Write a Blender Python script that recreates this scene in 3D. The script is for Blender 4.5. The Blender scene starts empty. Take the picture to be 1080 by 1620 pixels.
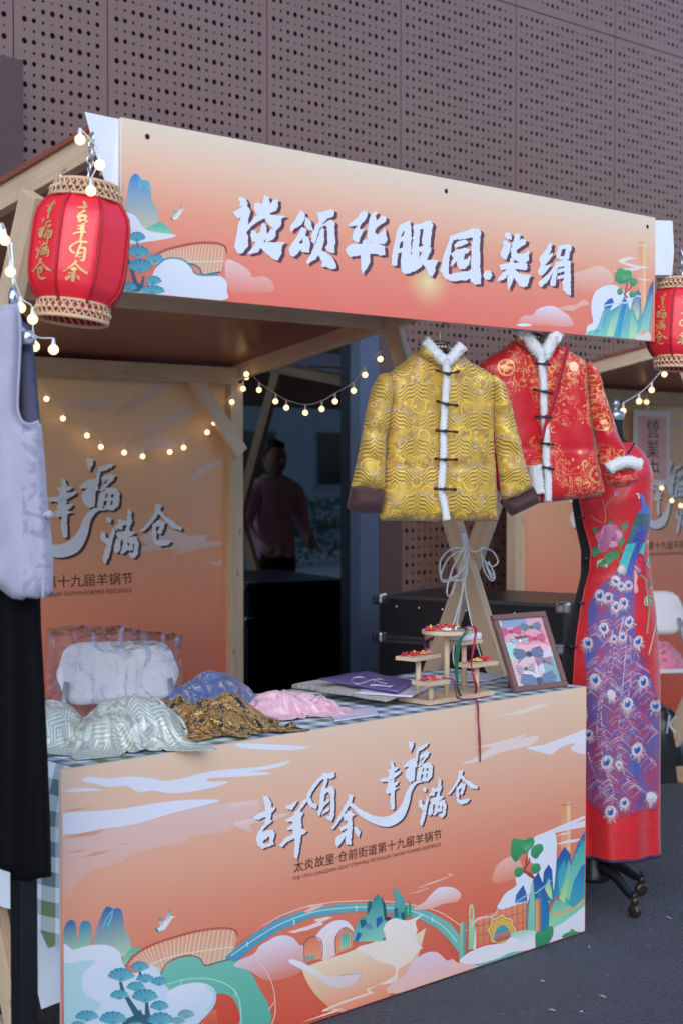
import bpy, bmesh, math, random
import numpy as np
from mathutils import Vector, Matrix, noise
from mathutils.geometry import delaunay_2d_cdt
R = math.radians
scene = bpy.context.scene
COL = scene.collection
random.seed(7)

# ------------------------------------------------------------------ camera, sky, sun, exposure
CAM_F, CAM_CX, CAM_CY, CAM_H = 2400.0, 540.0, 810.0, 1.52
PSI, PITCH = R(42.93), R(1.742)
cam_d = bpy.data.cameras.new("camera"); cam = bpy.data.objects.new("camera", cam_d); COL.objects.link(cam)
cam.location = (0, 0, CAM_H)
cam.rotation_euler = (R(90) - PITCH, 0, -PSI)
cam_d.sensor_fit = 'VERTICAL'; cam_d.sensor_height = 36; cam_d.lens = CAM_F / 1620 * 36
cam_d.clip_start = 0.05; cam_d.clip_end = 400
cam_d.dof.use_dof = True; cam_d.dof.focus_distance = 4.5; cam_d.dof.aperture_fstop = 4.0
scene.camera = cam
world = bpy.data.worlds.new("World"); scene.world = world; world.use_nodes = True
wn = world.node_tree.nodes; wl = world.node_tree.links
bg = wn["Background"]; sky = wn.new("ShaderNodeTexSky"); sky.sky_type = 'NISHITA'; sky.sun_disc = False
SUN_EL, SUN_AZ = R(30), R(215)          # azimuth clockwise from +Y: the light comes from behind the camera
sky.sun_elevation = SUN_EL; sky.sun_rotation = SUN_AZ; sky.air_density = 1.0; sky.dust_density = 1.0; sky.ozone_density = 4.0
wl.new(sky.outputs[0], bg.inputs[0]); bg.inputs[1].default_value = 0.15
sun_d = bpy.data.lights.new("sun", 'SUN'); sun = bpy.data.objects.new("sun", sun_d); COL.objects.link(sun)
sun_d.energy = 0.5; sun_d.angle = R(70); sun_d.color = (1.0, 0.985, 0.97)
sd = Vector((math.sin(SUN_AZ) * math.cos(SUN_EL), math.cos(SUN_AZ) * math.cos(SUN_EL), math.sin(SUN_EL)))
sun.rotation_euler = sd.to_track_quat('Z', 'Y').to_euler(); sun.location = sd * 30
scene.view_settings.view_transform = 'Standard'; scene.view_settings.look = 'None'
scene.view_settings.gamma = 1; scene.view_settings.exposure = 1.1; scene.view_settings.use_curve_mapping = False
scene.render.engine = 'CYCLES'; scene.cycles.use_denoising = True
scene.cycles.max_bounces = 8; scene.cycles.sample_clamp_indirect = 8

# ------------------------------------------------------------------ measuring helpers (photo pixel -> point on a real plane)
FW = Vector((math.sin(PSI) * math.cos(PITCH), math.cos(PSI) * math.cos(PITCH), -math.sin(PITCH)))
RT = Vector((math.cos(PSI), -math.sin(PSI), 0)); UP = RT.cross(FW)
EYE = Vector((0, 0, CAM_H))
def ray(x, y): return FW + RT * ((x - CAM_CX) / CAM_F) + UP * ((CAM_CY - y) / CAM_F)
def P(x, y, **k):
    d = ray(x, y); a, v = list(k.items())[0]; i = 'XYZ'.index(a)
    return EYE + d * ((v - EYE[i]) / d[i])
def PP(x, y, o, n):
    d = ray(x, y); return EYE + d * ((o - EYE).dot(n) / d.dot(n))
def lin(c):
    c = c / 255.0
    return c / 12.92 if c <= 0.04045 else ((c + 0.055) / 1.055) ** 2.4
WHITE = (lin(213) / .8, lin(220) / .8, lin(243) / .8)
def A(r, g, b):                 # colour seen in the open shade of the photograph -> the surface's own colour
    return tuple(min(0.88, max(0.004, lin(c) / w)) for c, w in zip((r, g, b), WHITE))

# ------------------------------------------------------------------ node building
class S:
    def __init__(s, nb, sock): s.nb, s.k = nb, sock
    def _m(s, op, *a): return s.nb.math(op, s, *a)
    def __add__(s, o): return s._m('ADD', o)
    def __radd__(s, o): return s._m('ADD', o)
    def __sub__(s, o): return s._m('SUBTRACT', o)
    def __rsub__(s, o): return s.nb.math('SUBTRACT', o, s)
    def __mul__(s, o): return s._m('MULTIPLY', o)
    def __rmul__(s, o): return s._m('MULTIPLY', o)
    def __truediv__(s, o): return s._m('DIVIDE', o)
    def lt(s, o): return s._m('LESS_THAN', o)
    def gt(s, o): return s._m('GREATER_THAN', o)
    def sin(s): return s._m('SINE')
    def abs(s): return s._m('ABSOLUTE')
    def floor(s): return s._m('FLOOR')
    def fract(s): return s._m('FRACT')
    def sqrt(s): return s._m('SQRT')
    def mod2(s): return s._m('FLOORED_MODULO', 2.0)
    def mx(s, o): return s._m('MAXIMUM', o)
    def mn(s, o): return s._m('MINIMUM', o)
class NB:
    def __init__(s, m):
        s.m = m; m.use_nodes = True; s.t = m.node_tree; s.N = s.t.nodes; s.L = s.t.links
        s.b = s.N["Principled BSDF"]; s.out = s.N["Material Output"]; s._tc = None
    def put(s, inp, v):
        if isinstance(v, S): s.L.new(v.k, inp)
        elif v is not None: inp.default_value = v if not (isinstance(v, tuple) and len(v) == 3 and inp.type == 'RGBA') else (*v, 1)
    def math(s, op, *a):
        n = s.N.new("ShaderNodeMath"); n.operation = op
        for i, v in enumerate(a): s.put(n.inputs[i], v)
        return S(s, n.outputs[0])
    def tc(s, w='Object'):
        if s._tc is None: s._tc = s.N.new("ShaderNodeTexCoord")
        return S(s, s._tc.outputs[w])
    def sep(s, v):
        n = s.N.new("ShaderNodeSeparateXYZ"); s.put(n.inputs[0], v); return [S(s, o) for o in n.outputs]
    def comb(s, x, y, z=0.0):
        n = s.N.new("ShaderNodeCombineXYZ")
        for i, v in enumerate((x, y, z)): s.put(n.inputs[i], v)
        return S(s, n.outputs[0])
    def scl(s, v, sc):
        n = s.N.new("ShaderNodeMapping"); s.put(n.inputs['Vector'], v); n.inputs['Scale'].default_value = sc; return S(s, n.outputs[0])
    def noise(s, v, scale=5, detail=3, rough=.5, dist=0.0, col=False):
        n = s.N.new("ShaderNodeTexNoise"); s.put(n.inputs['Vector'], v); n.inputs['Scale'].default_value = scale
        n.inputs['Detail'].default_value = detail; n.inputs['Roughness'].default_value = rough; n.inputs['Distortion'].default_value = dist
        return S(s, n.outputs['Color' if col else 'Fac'])
    def voro(s, v, scale=5, feature='F1', out='Distance', rnd=1.0):
        n = s.N.new("ShaderNodeTexVoronoi"); s.put(n.inputs['Vector'], v); n.feature = feature
        n.inputs['Scale'].default_value = scale; n.inputs['Randomness'].default_value = rnd
        return S(s, n.outputs[out])
    def mix(s, f, a, b):
        n = s.N.new("ShaderNodeMix"); n.data_type = 'RGBA'; s.put(n.inputs[0], f)
        ii = [i for i in n.inputs if i.type == 'RGBA']; s.put(ii[0], a); s.put(ii[1], b)
        return S(s, [o for o in n.outputs if o.type == 'RGBA'][0])
    def ramp(s, f, *stops):
        n = s.N.new("ShaderNodeValToRGB"); s.put(n.inputs[0], f); e = n.color_ramp.elements
        while len(e) < len(stops): e.new(0.5)
        for el, (p, c) in zip(e, stops): el.position = p; el.color = (*c, 1) if isinstance(c, tuple) else (c, c, c, 1)
        return S(s, n.outputs[0])
    def bump(s, h, strength=.3, dist=.01):
        n = s.N.new("ShaderNodeBump"); s.put(n.inputs['Height'], h); n.inputs['Strength'].default_value = strength
        n.inputs['Distance'].default_value = dist; s.L.new(n.outputs[0], s.b.inputs['Normal'])
    def set(s, **k):
        for a, v in k.items(): s.put(s.b.inputs[a.replace('_', ' ')], v)
MATS = {}
def mat(name, color=(.5, .5, .5), rough=.5, metal=0.0, var=.12, vscale=14, bump=0.0, bscale=60, fn=None, **kw):
    if name in MATS: return MATS[name]
    m = bpy.data.materials.new(name); nb = NB(m); MATS[name] = m
    nb.set(Roughness=rough, Metallic=metal, **kw)
    if fn: fn(nb)
    else:
        o = nb.tc(); f = nb.noise(o, vscale, 4, .6)
        nb.set(Base_Color=nb.mix(f, tuple(c * (1 - var) for c in color), tuple(min(.95, c * (1 + var)) for c in color)))
        if bump: nb.bump(nb.noise(o, bscale, 4, .6), bump, .004)
    return m

# ------------------------------------------------------------------ mesh helpers
class MB:
    def __init__(s): s.v, s.f, s.uv, s.c = [], [], None, None
    def add(s, vs, fs):
        o = len(s.v); s.v += [tuple(v) for v in vs]; s.f += [tuple(i + o for i in f) for f in fs]; return s
    def box(s, c, d, rot=None, ch=0.0):
        c = Vector(c); h = [x / 2 for x in d]; M = rot or Matrix.Identity(3)
        if ch <= 0:
            vs = [c + M @ Vector((x * h[0], y * h[1], z * h[2])) for x in (-1, 1) for y in (-1, 1) for z in (-1, 1)]
            return s.add(vs, [(0, 1, 3, 2), (4, 6, 7, 5), (0, 4, 5, 1), (2, 3, 7, 6), (0, 2, 6, 4), (1, 5, 7, 3)])
        b = bmesh.new(); bmesh.ops.create_cube(b, size=1.0)
        for v in b.verts: v.co = Vector((v.co.x * d[0], v.co.y * d[1], v.co.z * d[2]))
        bmesh.ops.bevel(b, geom=b.edges[:], offset=ch, segments=2, affect='EDGES', profile=.6)
        b.verts.index_update()
        s.add([c + M @ v.co for v in b.verts], [[v.index for v in f.verts] for f in b.faces]); b.free(); return s
    def tube(s, pts, r, n=8, cap=True, up=None, flat=1.0):
        pts = [Vector(p) for p in pts]; rr = r if isinstance(r, (list, tuple)) else [r] * len(pts)
        vs, fs = [], []; prev = None
        for i, p in enumerate(pts):
            t = (pts[min(i + 1, len(pts) - 1)] - pts[max(i - 1, 0)])
            t = t.normalized() if t.length > 1e-9 else Vector((0, 0, 1))
            if prev is None:
                a = up or (Vector((0, 0, 1)) if abs(t.z) < .9 else Vector((1, 0, 0)))
                x = (a - t * a.dot(t)).normalized()
            else: x = (prev - t * prev.dot(t)).normalized()
            prev = x; y = t.cross(x)
            vs += [p + x * (math.cos(k * 2 * math.pi / n) * rr[i]) + y * (math.sin(k * 2 * math.pi / n) * rr[i] * flat) for k in range(n)]
        for i in range(len(pts) - 1):
            for k in range(n):
                a, b = i * n + k, i * n + (k + 1) % n; fs.append((a, b, b + n, a + n))
        if cap: fs += [tuple(range(n))[::-1], tuple((len(pts) - 1) * n + k for k in range(n))]
        return s.add(vs, fs)
    def lathe(s, prof, c=(0, 0, 0), n=24, M=None, cap=True):
        c = Vector(c); M = M or Matrix.Identity(3); vs, fs = [], []
        for r, z in prof: vs += [c + M @ Vector((r * math.cos(k * 2 * math.pi / n), r * math.sin(k * 2 * math.pi / n), z)) for k in range(n)]
        for i in range(len(prof) - 1):
            for k in range(n):
                a, b = i * n + k, i * n + (k + 1) % n; fs.append((a, b, b + n, a + n))
        if cap: fs += [tuple(range(n))[::-1], tuple((len(prof) - 1) * n + k for k in range(n))]
        return s.add(vs, fs)
    def ball(s, c, r, n=10, sq=(1, 1, 1)):
        c = Vector(c); vs, fs = [], []; m = max(4, n // 2 + 1)
        for i in range(1, m):
            a = math.pi * i / m
            vs += [c + Vector((r * sq[0] * math.sin(a) * math.cos(2 * math.pi * k / n), r * sq[1] * math.sin(a) * math.sin(2 * math.pi * k / n), r * sq[2] * math.cos(a))) for k in range(n)]
        t = len(vs); vs += [c + Vector((0, 0, r * sq[2])), c - Vector((0, 0, r * sq[2]))]
        for i in range(m - 2):
            for k in range(n):
                a, b = i * n + k, i * n + (k + 1) % n; fs.append((a, a + n, b + n, b))
        for k in range(n): fs.append((t, k, (k + 1) % n)); fs.append((t + 1, (m - 2) * n + (k + 1) % n, (m - 2) * n + k))
        return s.add(vs, fs)
    def build(s, name, m, parent=None, smooth=False, wpar=True):
        me = bpy.data.meshes.new(name); me.from_pydata(s.v, [], s.f); me.update()
        if s.uv is not None:
            l = me.uv_layers.new(name="UVMap"); vi = np.empty(len(me.loops), np.int32); me.loops.foreach_get("vertex_index", vi)
            l.data.foreach_set("uv", np.asarray(s.uv, np.float32)[vi].ravel())
        if s.c is not None:
            ca = me.color_attributes.new("Col", 'FLOAT_COLOR', 'POINT')
            c4 = np.ones((len(s.c), 4), np.float32); c4[:, :3] = np.asarray(s.c, np.float32); ca.data.foreach_set("color", c4.ravel())
        if smooth: me.polygons.foreach_set("use_smooth", [True] * len(me.polygons))
        me.materials.append(m)
        o = bpy.data.objects.new(name, me); COL.objects.link(o)
        if parent is not None: attach(o, parent)
        return o
def world_of(o):
    m = o.matrix_local.copy() if o.parent is None else o.matrix_basis.copy()
    return (world_of(o.parent) @ o.matrix_parent_inverse @ o.matrix_basis) if o.parent else o.matrix_basis.copy()
def attach(o, parent):          # keep where it stands
    o.parent = parent; o.matrix_parent_inverse = world_of(parent).inverted()
def tag(o, label=None, cat=None, group=None, kind=None):
    for k, v in (("label", label), ("category", cat), ("group", group), ("kind", kind)):
        if v: o[k] = v
    return o
def thing(name, loc, label, cat, group=None, rz=0):
    o = bpy.data.objects.new(name, None); COL.objects.link(o); o.location = loc; o.rotation_euler = (0, 0, rz); o.empty_display_size = .1
    return tag(o, label, cat, group)
def kids(o): return [c for c in bpy.data.objects if c.parent == o]
def copy_tree(o, parent=None):
    c = o.copy(); COL.objects.link(c)
    if parent is not None: c.parent = parent
    for ch in kids(o): copy_tree(ch, c)
    return c
def beam(name, p0, p1, w, h, m, parent, up=(0, 0, 1), ch=.003):      # w across, h along 'up'; own axes so the grain runs along it
    p0, p1 = Vector(p0), Vector(p1); x = (p1 - p0).normalized(); u = Vector(up); u = (u - x * u.dot(x)).normalized(); y = u.cross(x)
    b = MB(); b.box((0, 0, 0), ((p1 - p0).length, w, h), ch=ch); o = b.build(name, m)
    M = Matrix((x, y, u)).transposed().to_4x4(); M.translation = (p0 + p1) / 2; o.matrix_world = M; o.matrix_basis = M
    if parent is not None: attach(o, parent)
    return o
def catmull(pts, n=6, closed=False):
    pts = [Vector(p) for p in pts]; out = []; L = len(pts)
    for i in range(L if closed else L - 1):
        g = (lambda k: pts[k % L]) if closed else (lambda k: pts[min(max(k, 0), L - 1)])
        a, b, c, d = g(i - 1), g(i), g(i + 1), g(i + 2)
        for j in range(n):
            t = j / n
            out.append(.5 * ((2 * b) + (c - a) * t + (2 * a - 5 * b + 4 * c - d) * t * t + (3 * b - a - 3 * c + d) * t ** 3))
    if not closed: out.append(pts[-1])
    return out

# ------------------------------------------------------------------ materials
def f_wood(c1, c2, sc=1.0):
    def fn(nb):
        o = nb.tc(); g = nb.noise(nb.scl(o, (2.2 * sc, 38 * sc, 38 * sc)), 1.6, 5, .6, .6)
        k = nb.voro(nb.scl(o, (5, 16, 16)), 1.0); knot = nb.math('SMOOTH_MIN', k * 9.0, 1.0, .2)
        blot = nb.noise(o, 3.0, 2)
        c = nb.mix(g, c1, c2); c = nb.mix(nb.ramp(blot, (.35, 0.0), (.75, .35)), c, tuple(x * .72 for x in c1))
        c = nb.mix(knot, tuple(x * .35 for x in c1), c)
        nb.set(Base_Color=c, Roughness=.62); nb.bump(g, .15, .002)
    return fn
PINE = mat("pine", fn=f_wood((.46, .30, .17), (.74, .55, .36)))
PINE_PALE = mat("pine_pale", fn=f_wood((.55, .37, .22), (.83, .63, .43)))
def f_print(nb):
    n = nb.N.new("ShaderNodeVertexColor"); n.layer_name = "Col"
    g = nb.noise(nb.tc(), 260, 2, .6)
    n2 = nb.noise(nb.tc(), 3.5, 3)
    h = S(nb, n.outputs[0])
    nb.set(Base_Color=nb.mix(nb.ramp(n2, (.3, .0), (.8, .05)), h, (.5, .48, .45)), Roughness=.42)
    nb.bump(g * .3 + n2, .06, .004)
PRINT = mat("printed_foam_board", fn=f_print)
FOAM = mat("foam_edge", (.78, .77, .76), .6)
WHITE_CLOTH = mat("white_sheet", (.74, .76, .8), .7, var=.04)
def f_emb(nb):
    n = nb.N.new("ShaderNodeVertexColor"); n.layer_name = "Col"; o = nb.tc()
    g = nb.noise(nb.scl(o, (200, 200, 900)), 1.0, 2)
    nb.set(Base_Color=nb.mix(g * .5, S(nb, n.outputs[0]), (.05, .02, .06)), Roughness=.5, Sheen_Weight=.3); nb.bump(g, .4, .002)
EMB = mat("embroidery_thread", fn=f_emb)
BLACKM = mat("black_metal", (.012, .012, .014), .38, .3, var=.3)
CHROME = mat("chrome", (.75, .75, .77), .18, 1.0, var=.05)
FUR = mat("white_fur", (.82, .82, .80), .95, var=.06, vscale=120, bump=.8, bscale=400, Sheen_Weight=.4)
WIRE = mat("white_wire", (.72, .72, .72), .45, var=.03)
MAROON = mat("maroon_velvet", (.055, .016, .015), .7, var=.25, vscale=30, bump=.2, bscale=200, Sheen_Weight=.15)
GOLDINK = mat("gold_ink", (.66, .44, .18), .4, .35)
def f_bulb(nb): nb.set(Base_Color=(.35, .28, .16), Emission_Color=(1.0, .66, .27), Emission_Strength=1.5)
BULB = mat("lit_bulb", fn=f_bulb)

# ------------------------------------------------------------------ ground, opposite side of the street
def f_asph(nb):
    o = nb.tc(); n1 = nb.noise(o, 150, 3, .75); n2 = nb.noise(o, 1.6, 6, .7); v = nb.voro(o, 95)
    c = nb.mix(nb.ramp(n1, (.35, .0), (.7, 1.0)), (.030, .033, .040), (.125, .130, .145))
    c = nb.mix(nb.ramp(n2, (.35, 0.0), (.7, .6)), c, (.125, .13, .142))
    c = nb.mix(v.lt(.12) * .55, c, (.25, .26, .28)); sp = nb.noise(o, 34, 2, .4); c = nb.mix(nb.ramp(sp, (.68, 0.0), (.76, .5)), c, (.22, .22, .23))
    nb.set(Base_Color=c, Roughness=nb.ramp(n2, (.3, .72), (.7, .9))); nb.bump(v + n1 * .8, .9, .012)
gm = MB()
gm.add([(x, y, 0) for y in (-120, -7, 12, 160) for x in (-140, -8, 14, 180)], [(r * 4 + c, r * 4 + c + 1, r * 4 + c + 5, r * 4 + c + 4) for r in range(3) for c in range(3)])
tag(gm.build("ground", mat("asphalt", fn=f_asph)), kind="structure")
pv = MB(); pv.add([(x, y, .004) for y in (-15.5, 1.95) for x in (-24, 34)], [(0, 1, 3, 2)])       # pale ground added out of view to bounce light under the stall roof
def f_bounce_paving(nb):
    o = nb.tc(); u = nb.sep(o); n = nb.noise(o, 3, 4); j = ((u[0] / .6).fract().lt(.012) + (u[1] / .6).fract().lt(.012)).mn(1.0)
    nb.set(Base_Color=nb.mix(j, nb.mix(n, (.46, .45, .43), (.58, .57, .55)), (.16, .16, .16)), Roughness=.8)
tag(pv.build("bounce_paving", mat("pale_bounce_paving", fn=f_bounce_paving)), kind="structure")
lit = MB()
for i in range(26):           # dry leaf stalks and paper scraps lying about on the asphalt
    a = random.random() * 6.28; l = random.uniform(.005, .022); w = random.uniform(.001, .004)
    c = Vector((random.uniform(3.2, 6.5), random.uniform(1.6, 3.9), .006)); d = Vector((math.cos(a), math.sin(a), 0)) * l; e = Vector((-math.sin(a), math.cos(a), 0)) * w
    lit.add([c - d - e, c + d - e * .4, c + d + e * .4, c - d + e, c + Vector((0, 0, .004))], [(0, 1, 4), (1, 2, 4), (2, 3, 4), (3, 0, 4)])
tag(lit.build("litter", mat("straw", (.4, .36, .3), .8)), kind="stuff")

# buildings across the street: only the glass and the metal show them, as reflections
WALLP = mat("pale_render", (.55, .54, .53), .8, var=.06, vscale=2)
DARKG = mat("dark_window", (.02, .025, .03), .08)
bt = thing("office_building", (16, -17, 0), "pale rendered office building across the street, dark window bands", "building")
b = MB(); b.box((14, -19, 3.7), (50, 5, 7.4), ch=.05); b.build("wall", WALLP, bt)
for i in range(9):
    for j in range(3):
        w = MB(); w.box((-5.5 + i * 4.6, -16.49, 1.7 + j * 2.2), (3.2, .1, 1.3)); w.build("window", DARKG, bt)
        w = MB(); w.box((-5.5 + i * 4.6, -16.44, 1.0 + j * 2.2), (3.4, .16, .09)); w.build("sill", WALLP, bt)
def f_leaf(nb):
    i = nb.N.new("ShaderNodeObjectInfo"); o = nb.tc(); f = nb.noise(o, 9, 3)
    nb.set(Base_Color=nb.mix(f, (.03, .07, .018), (.10, .17, .045)), Roughness=.55)
LEAF = mat("leaf", fn=f_leaf)
hg = MB(); rnd = random.Random(3)
for i in range(6000):
    c = Vector((rnd.uniform(2, 17), rnd.uniform(-6.6, -5.8), rnd.uniform(.05, 1.0) + .06 * math.sin(i)))
    n = Vector((rnd.gauss(0, 1), rnd.gauss(0, 1), rnd.gauss(0, 1))).normalized(); t = n.orthogonal().normalized() * .05; s_ = n.cross(t)
    hg.add([c - t, c + s_ * .6, c + t, c - s_ * .6], [(0, 1, 2, 3)])
tag(hg.build("hedge", LEAF), "clipped green hedge across the street, seen in the glass", "hedge")

# ------------------------------------------------------------------ facade: perforated metal panels, glazing
FY = 5.65
def f_copper(nb):
    o = nb.tc(); n = nb.noise(o, 1.1, 3); n2 = nb.noise(nb.scl(o, (40, 40, 6)), 1.0, 3)
    nb.set(Base_Color=nb.mix(n, (.24, .122, .090), (.275, .155, .120)), Metallic=.5, Roughness=nb.ramp(n2, (.3, .25), (.7, .34)))
COPPER = mat("coppery_panel_coating", fn=f_copper)
SOLIDB = mat("brown_metal", (.11, .062, .055), .45, .3)
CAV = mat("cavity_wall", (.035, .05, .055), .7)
fac = thing("perforated_facade", (5.5, FY, 0), "building front clad in coppery perforated metal sheets behind the stalls", "facade")
SP = .0458
def perf_panel(x0, x1, z0, z1):
    nx = max(2, int(round((x1 - x0 - .046) / SP)) - 1 + 1); nz = int((z1 - z0 - .05) / SP)
    mx = (x1 - x0 - .006 - nx * SP) / 2; mz = (z1 - z0 - .006 - nz * SP) / 2
    xa, za = x0 + .003 + mx, z0 + .003 + mz
    ii, jj = np.meshgrid(np.arange(nx), np.arange(nz)); ii = ii.ravel(); jj = jj.ravel(); n = len(ii)
    cx = xa + (ii + .5) * SP; cz = za + (jj + .5) * SP
    r = .0089 + .0042 * np.cos(math.pi * ii / 3 + math.pi * jj)
    ang = np.arange(8) * math.pi / 4 + math.pi / 8 * 0
    sq = np.array([(1, 0), (1, 1), (0, 1), (-1, 1), (-1, 0), (-1, -1), (0, -1), (1, -1)]) * SP / 2
    V = np.empty((n, 24, 3)); V[:, :8, 0] = cx[:, None] + sq[:, 0]; V[:, :8, 2] = cz[:, None] + sq[:, 1]; V[:, :8, 1] = FY
    hx = cx[:, None] + r[:, None] * np.cos(ang); hz = cz[:, None] + r[:, None] * np.sin(ang)
    V[:, 8:16, 0] = hx; V[:, 8:16, 2] = hz; V[:, 8:16, 1] = FY; V[:, 16:, 0] = hx; V[:, 16:, 2] = hz; V[:, 16:, 1] = FY + .0012
    k = np.arange(8); k2 = (k + 1) % 8
    F = np.concatenate([np.stack([k, k2, k2 + 8, k + 8], 1), np.stack([k + 8, k2 + 8, k2 + 16, k + 16], 1)])
    F = (F[None] + (np.arange(n) * 24)[:, None, None]).reshape(-1, 4)
    me = bpy.data.meshes.new("metal_panel")
    V = V.reshape(-1, 3)
    # the plain margin round the holes and the folded edge of the sheet
    bx = [x0 + .003, xa, xa + nx * SP, x1 - .003]; bz = [z0 + .003, za, za + nz * SP, z1 - .003]
    mv = [(x, FY, z) for z in bz for x in bx] + [(x, FY + .03, z) for z in (bz[0], bz[3]) for x in (bx[0], bx[3])]
    mf = [(q * 4 + c, q * 4 + c + 1, q * 4 + c + 5, q * 4 + c + 4) for q in range(3) for c in range(3) if not (q == 1 and c == 1)]
    mf += [(0, 16, 17, 3), (12, 15, 19, 18), (0, 12, 18, 16), (3, 17, 19, 15)]
    o0 = len(V); V = np.vstack([V, np.array(mv)]); F = np.vstack([F, np.array(mf) + o0])
    me.vertices.add(len(V)); me.vertices.foreach_set("co", V.ravel()); me.loops.add(F.size); me.loops.foreach_set("vertex_index", F.ravel().astype(np.int32))
    me.polygons.add(len(F)); me.polygons.foreach_set("loop_start", np.arange(len(F)) * 4); me.polygons.foreach_set("use_smooth", [False] * len(F)); me.update(calc_edges=True)
    me.materials.append(COPPER)
    o = bpy.data.objects.new("metal_panel", me); COL.objects.link(o); attach(o, fac)
seams = [2.46, 3.375, 3.848, 4.767, 5.678, 6.598, 7.512, 8.43, 9.35]
for a, c in zip(seams[:-1], seams[1:]):
    perf_panel(a, c, 2.34 if a < 5 else .12, 4.112)
    perf_panel(a, c, 4.112, 5.2)
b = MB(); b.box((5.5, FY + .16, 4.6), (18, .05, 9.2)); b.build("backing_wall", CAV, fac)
b = MB(); b.box((5.9, FY + .015, 6.6), (17, .05, 2.78)); b.build("upper_cladding", SOLIDB, fac)
b = MB(); b.box((-.3, FY + .015, 2.6), (5.5, .05, 5.2)); b.build("plain_cladding", SOLIDB, fac)
b = MB(); b.box((2.86, FY - .06, 1.6), (.98, .12, 3.2), ch=.006); b.build("pilaster", SOLIDB, fac)
b = MB(); b.box((11.4, FY + .015, 2.6), (4.09, .05, 5.18)); b.build("plain_cladding", SOLIDB, fac)
b = MB(); b.box((5.5, FY + .02, .06), (8, .06, .12)); b.build("plinth", SOLIDB, fac)
def f_glass(nb):
    fr = nb.N.new("ShaderNodeFresnel"); fr.inputs[0].default_value = 1.75
    gl = nb.N.new("ShaderNodeBsdfGlossy"); gl.inputs['Roughness'].default_value = .022; gl.inputs['Color'].default_value = (.82, .92, 1, 1)
    tr = nb.N.new("ShaderNodeBsdfTransparent"); tr.inputs[0].default_value = (.30, .38, .38, 1)
    mx = nb.N.new("ShaderNodeMixShader"); nb.L.new((nb.math('MULTIPLY', S(nb, fr.outputs[0]), 1.6)).k, mx.inputs[0]); nb.L.new(tr.outputs[0], mx.inputs[1]); nb.L.new(gl.outputs[0], mx.inputs[2])
    nb.L.new(mx.outputs[0], nb.out.inputs[0])
GLASS = mat("tinted_glass", fn=f_glass)
FRAME = mat("slate_blue_frame", (.075, .10, .15), .4, .2)
gx0, gx1 = 3.36, 5.335
b = MB(); b.box(((gx0 + gx1) / 2, FY + .03, 1.15), (gx1 - gx0, .012, 2.1)); b.build("glass_pane", GLASS, fac)
b = MB(); b.box((5.405, FY, 1.16), (.13, .1, 2.28), ch=.004); b.build("window_frame", FRAME, fac)
b = MB(); b.box(((gx0 + gx1) / 2 - .005, FY, 2.25), (gx1 - gx0, .1, .1), ch=.004); b.build("window_frame", FRAME, fac)
b = MB(); b.box(((gx0 + gx1) / 2 - .005, FY, .05), (gx1 - gx0, .1, .1), ch=.004); b.build("window_frame", FRAME, fac)
b = MB(); b.box((5.575, FY + .02, 1.2), (.20, .07, 2.26), ch=.004); b.build("jamb", SOLIDB, fac)
b = MB(); b.box((3.3, FY + 1.7, 1.6), (6, .05, 3.3)); b.box((3.3, FY + 1.0, .02), (6, 1.5, .03)); b.build("room_wall", mat("room_dark", (.03, .035, .04), .8), fac)

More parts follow.
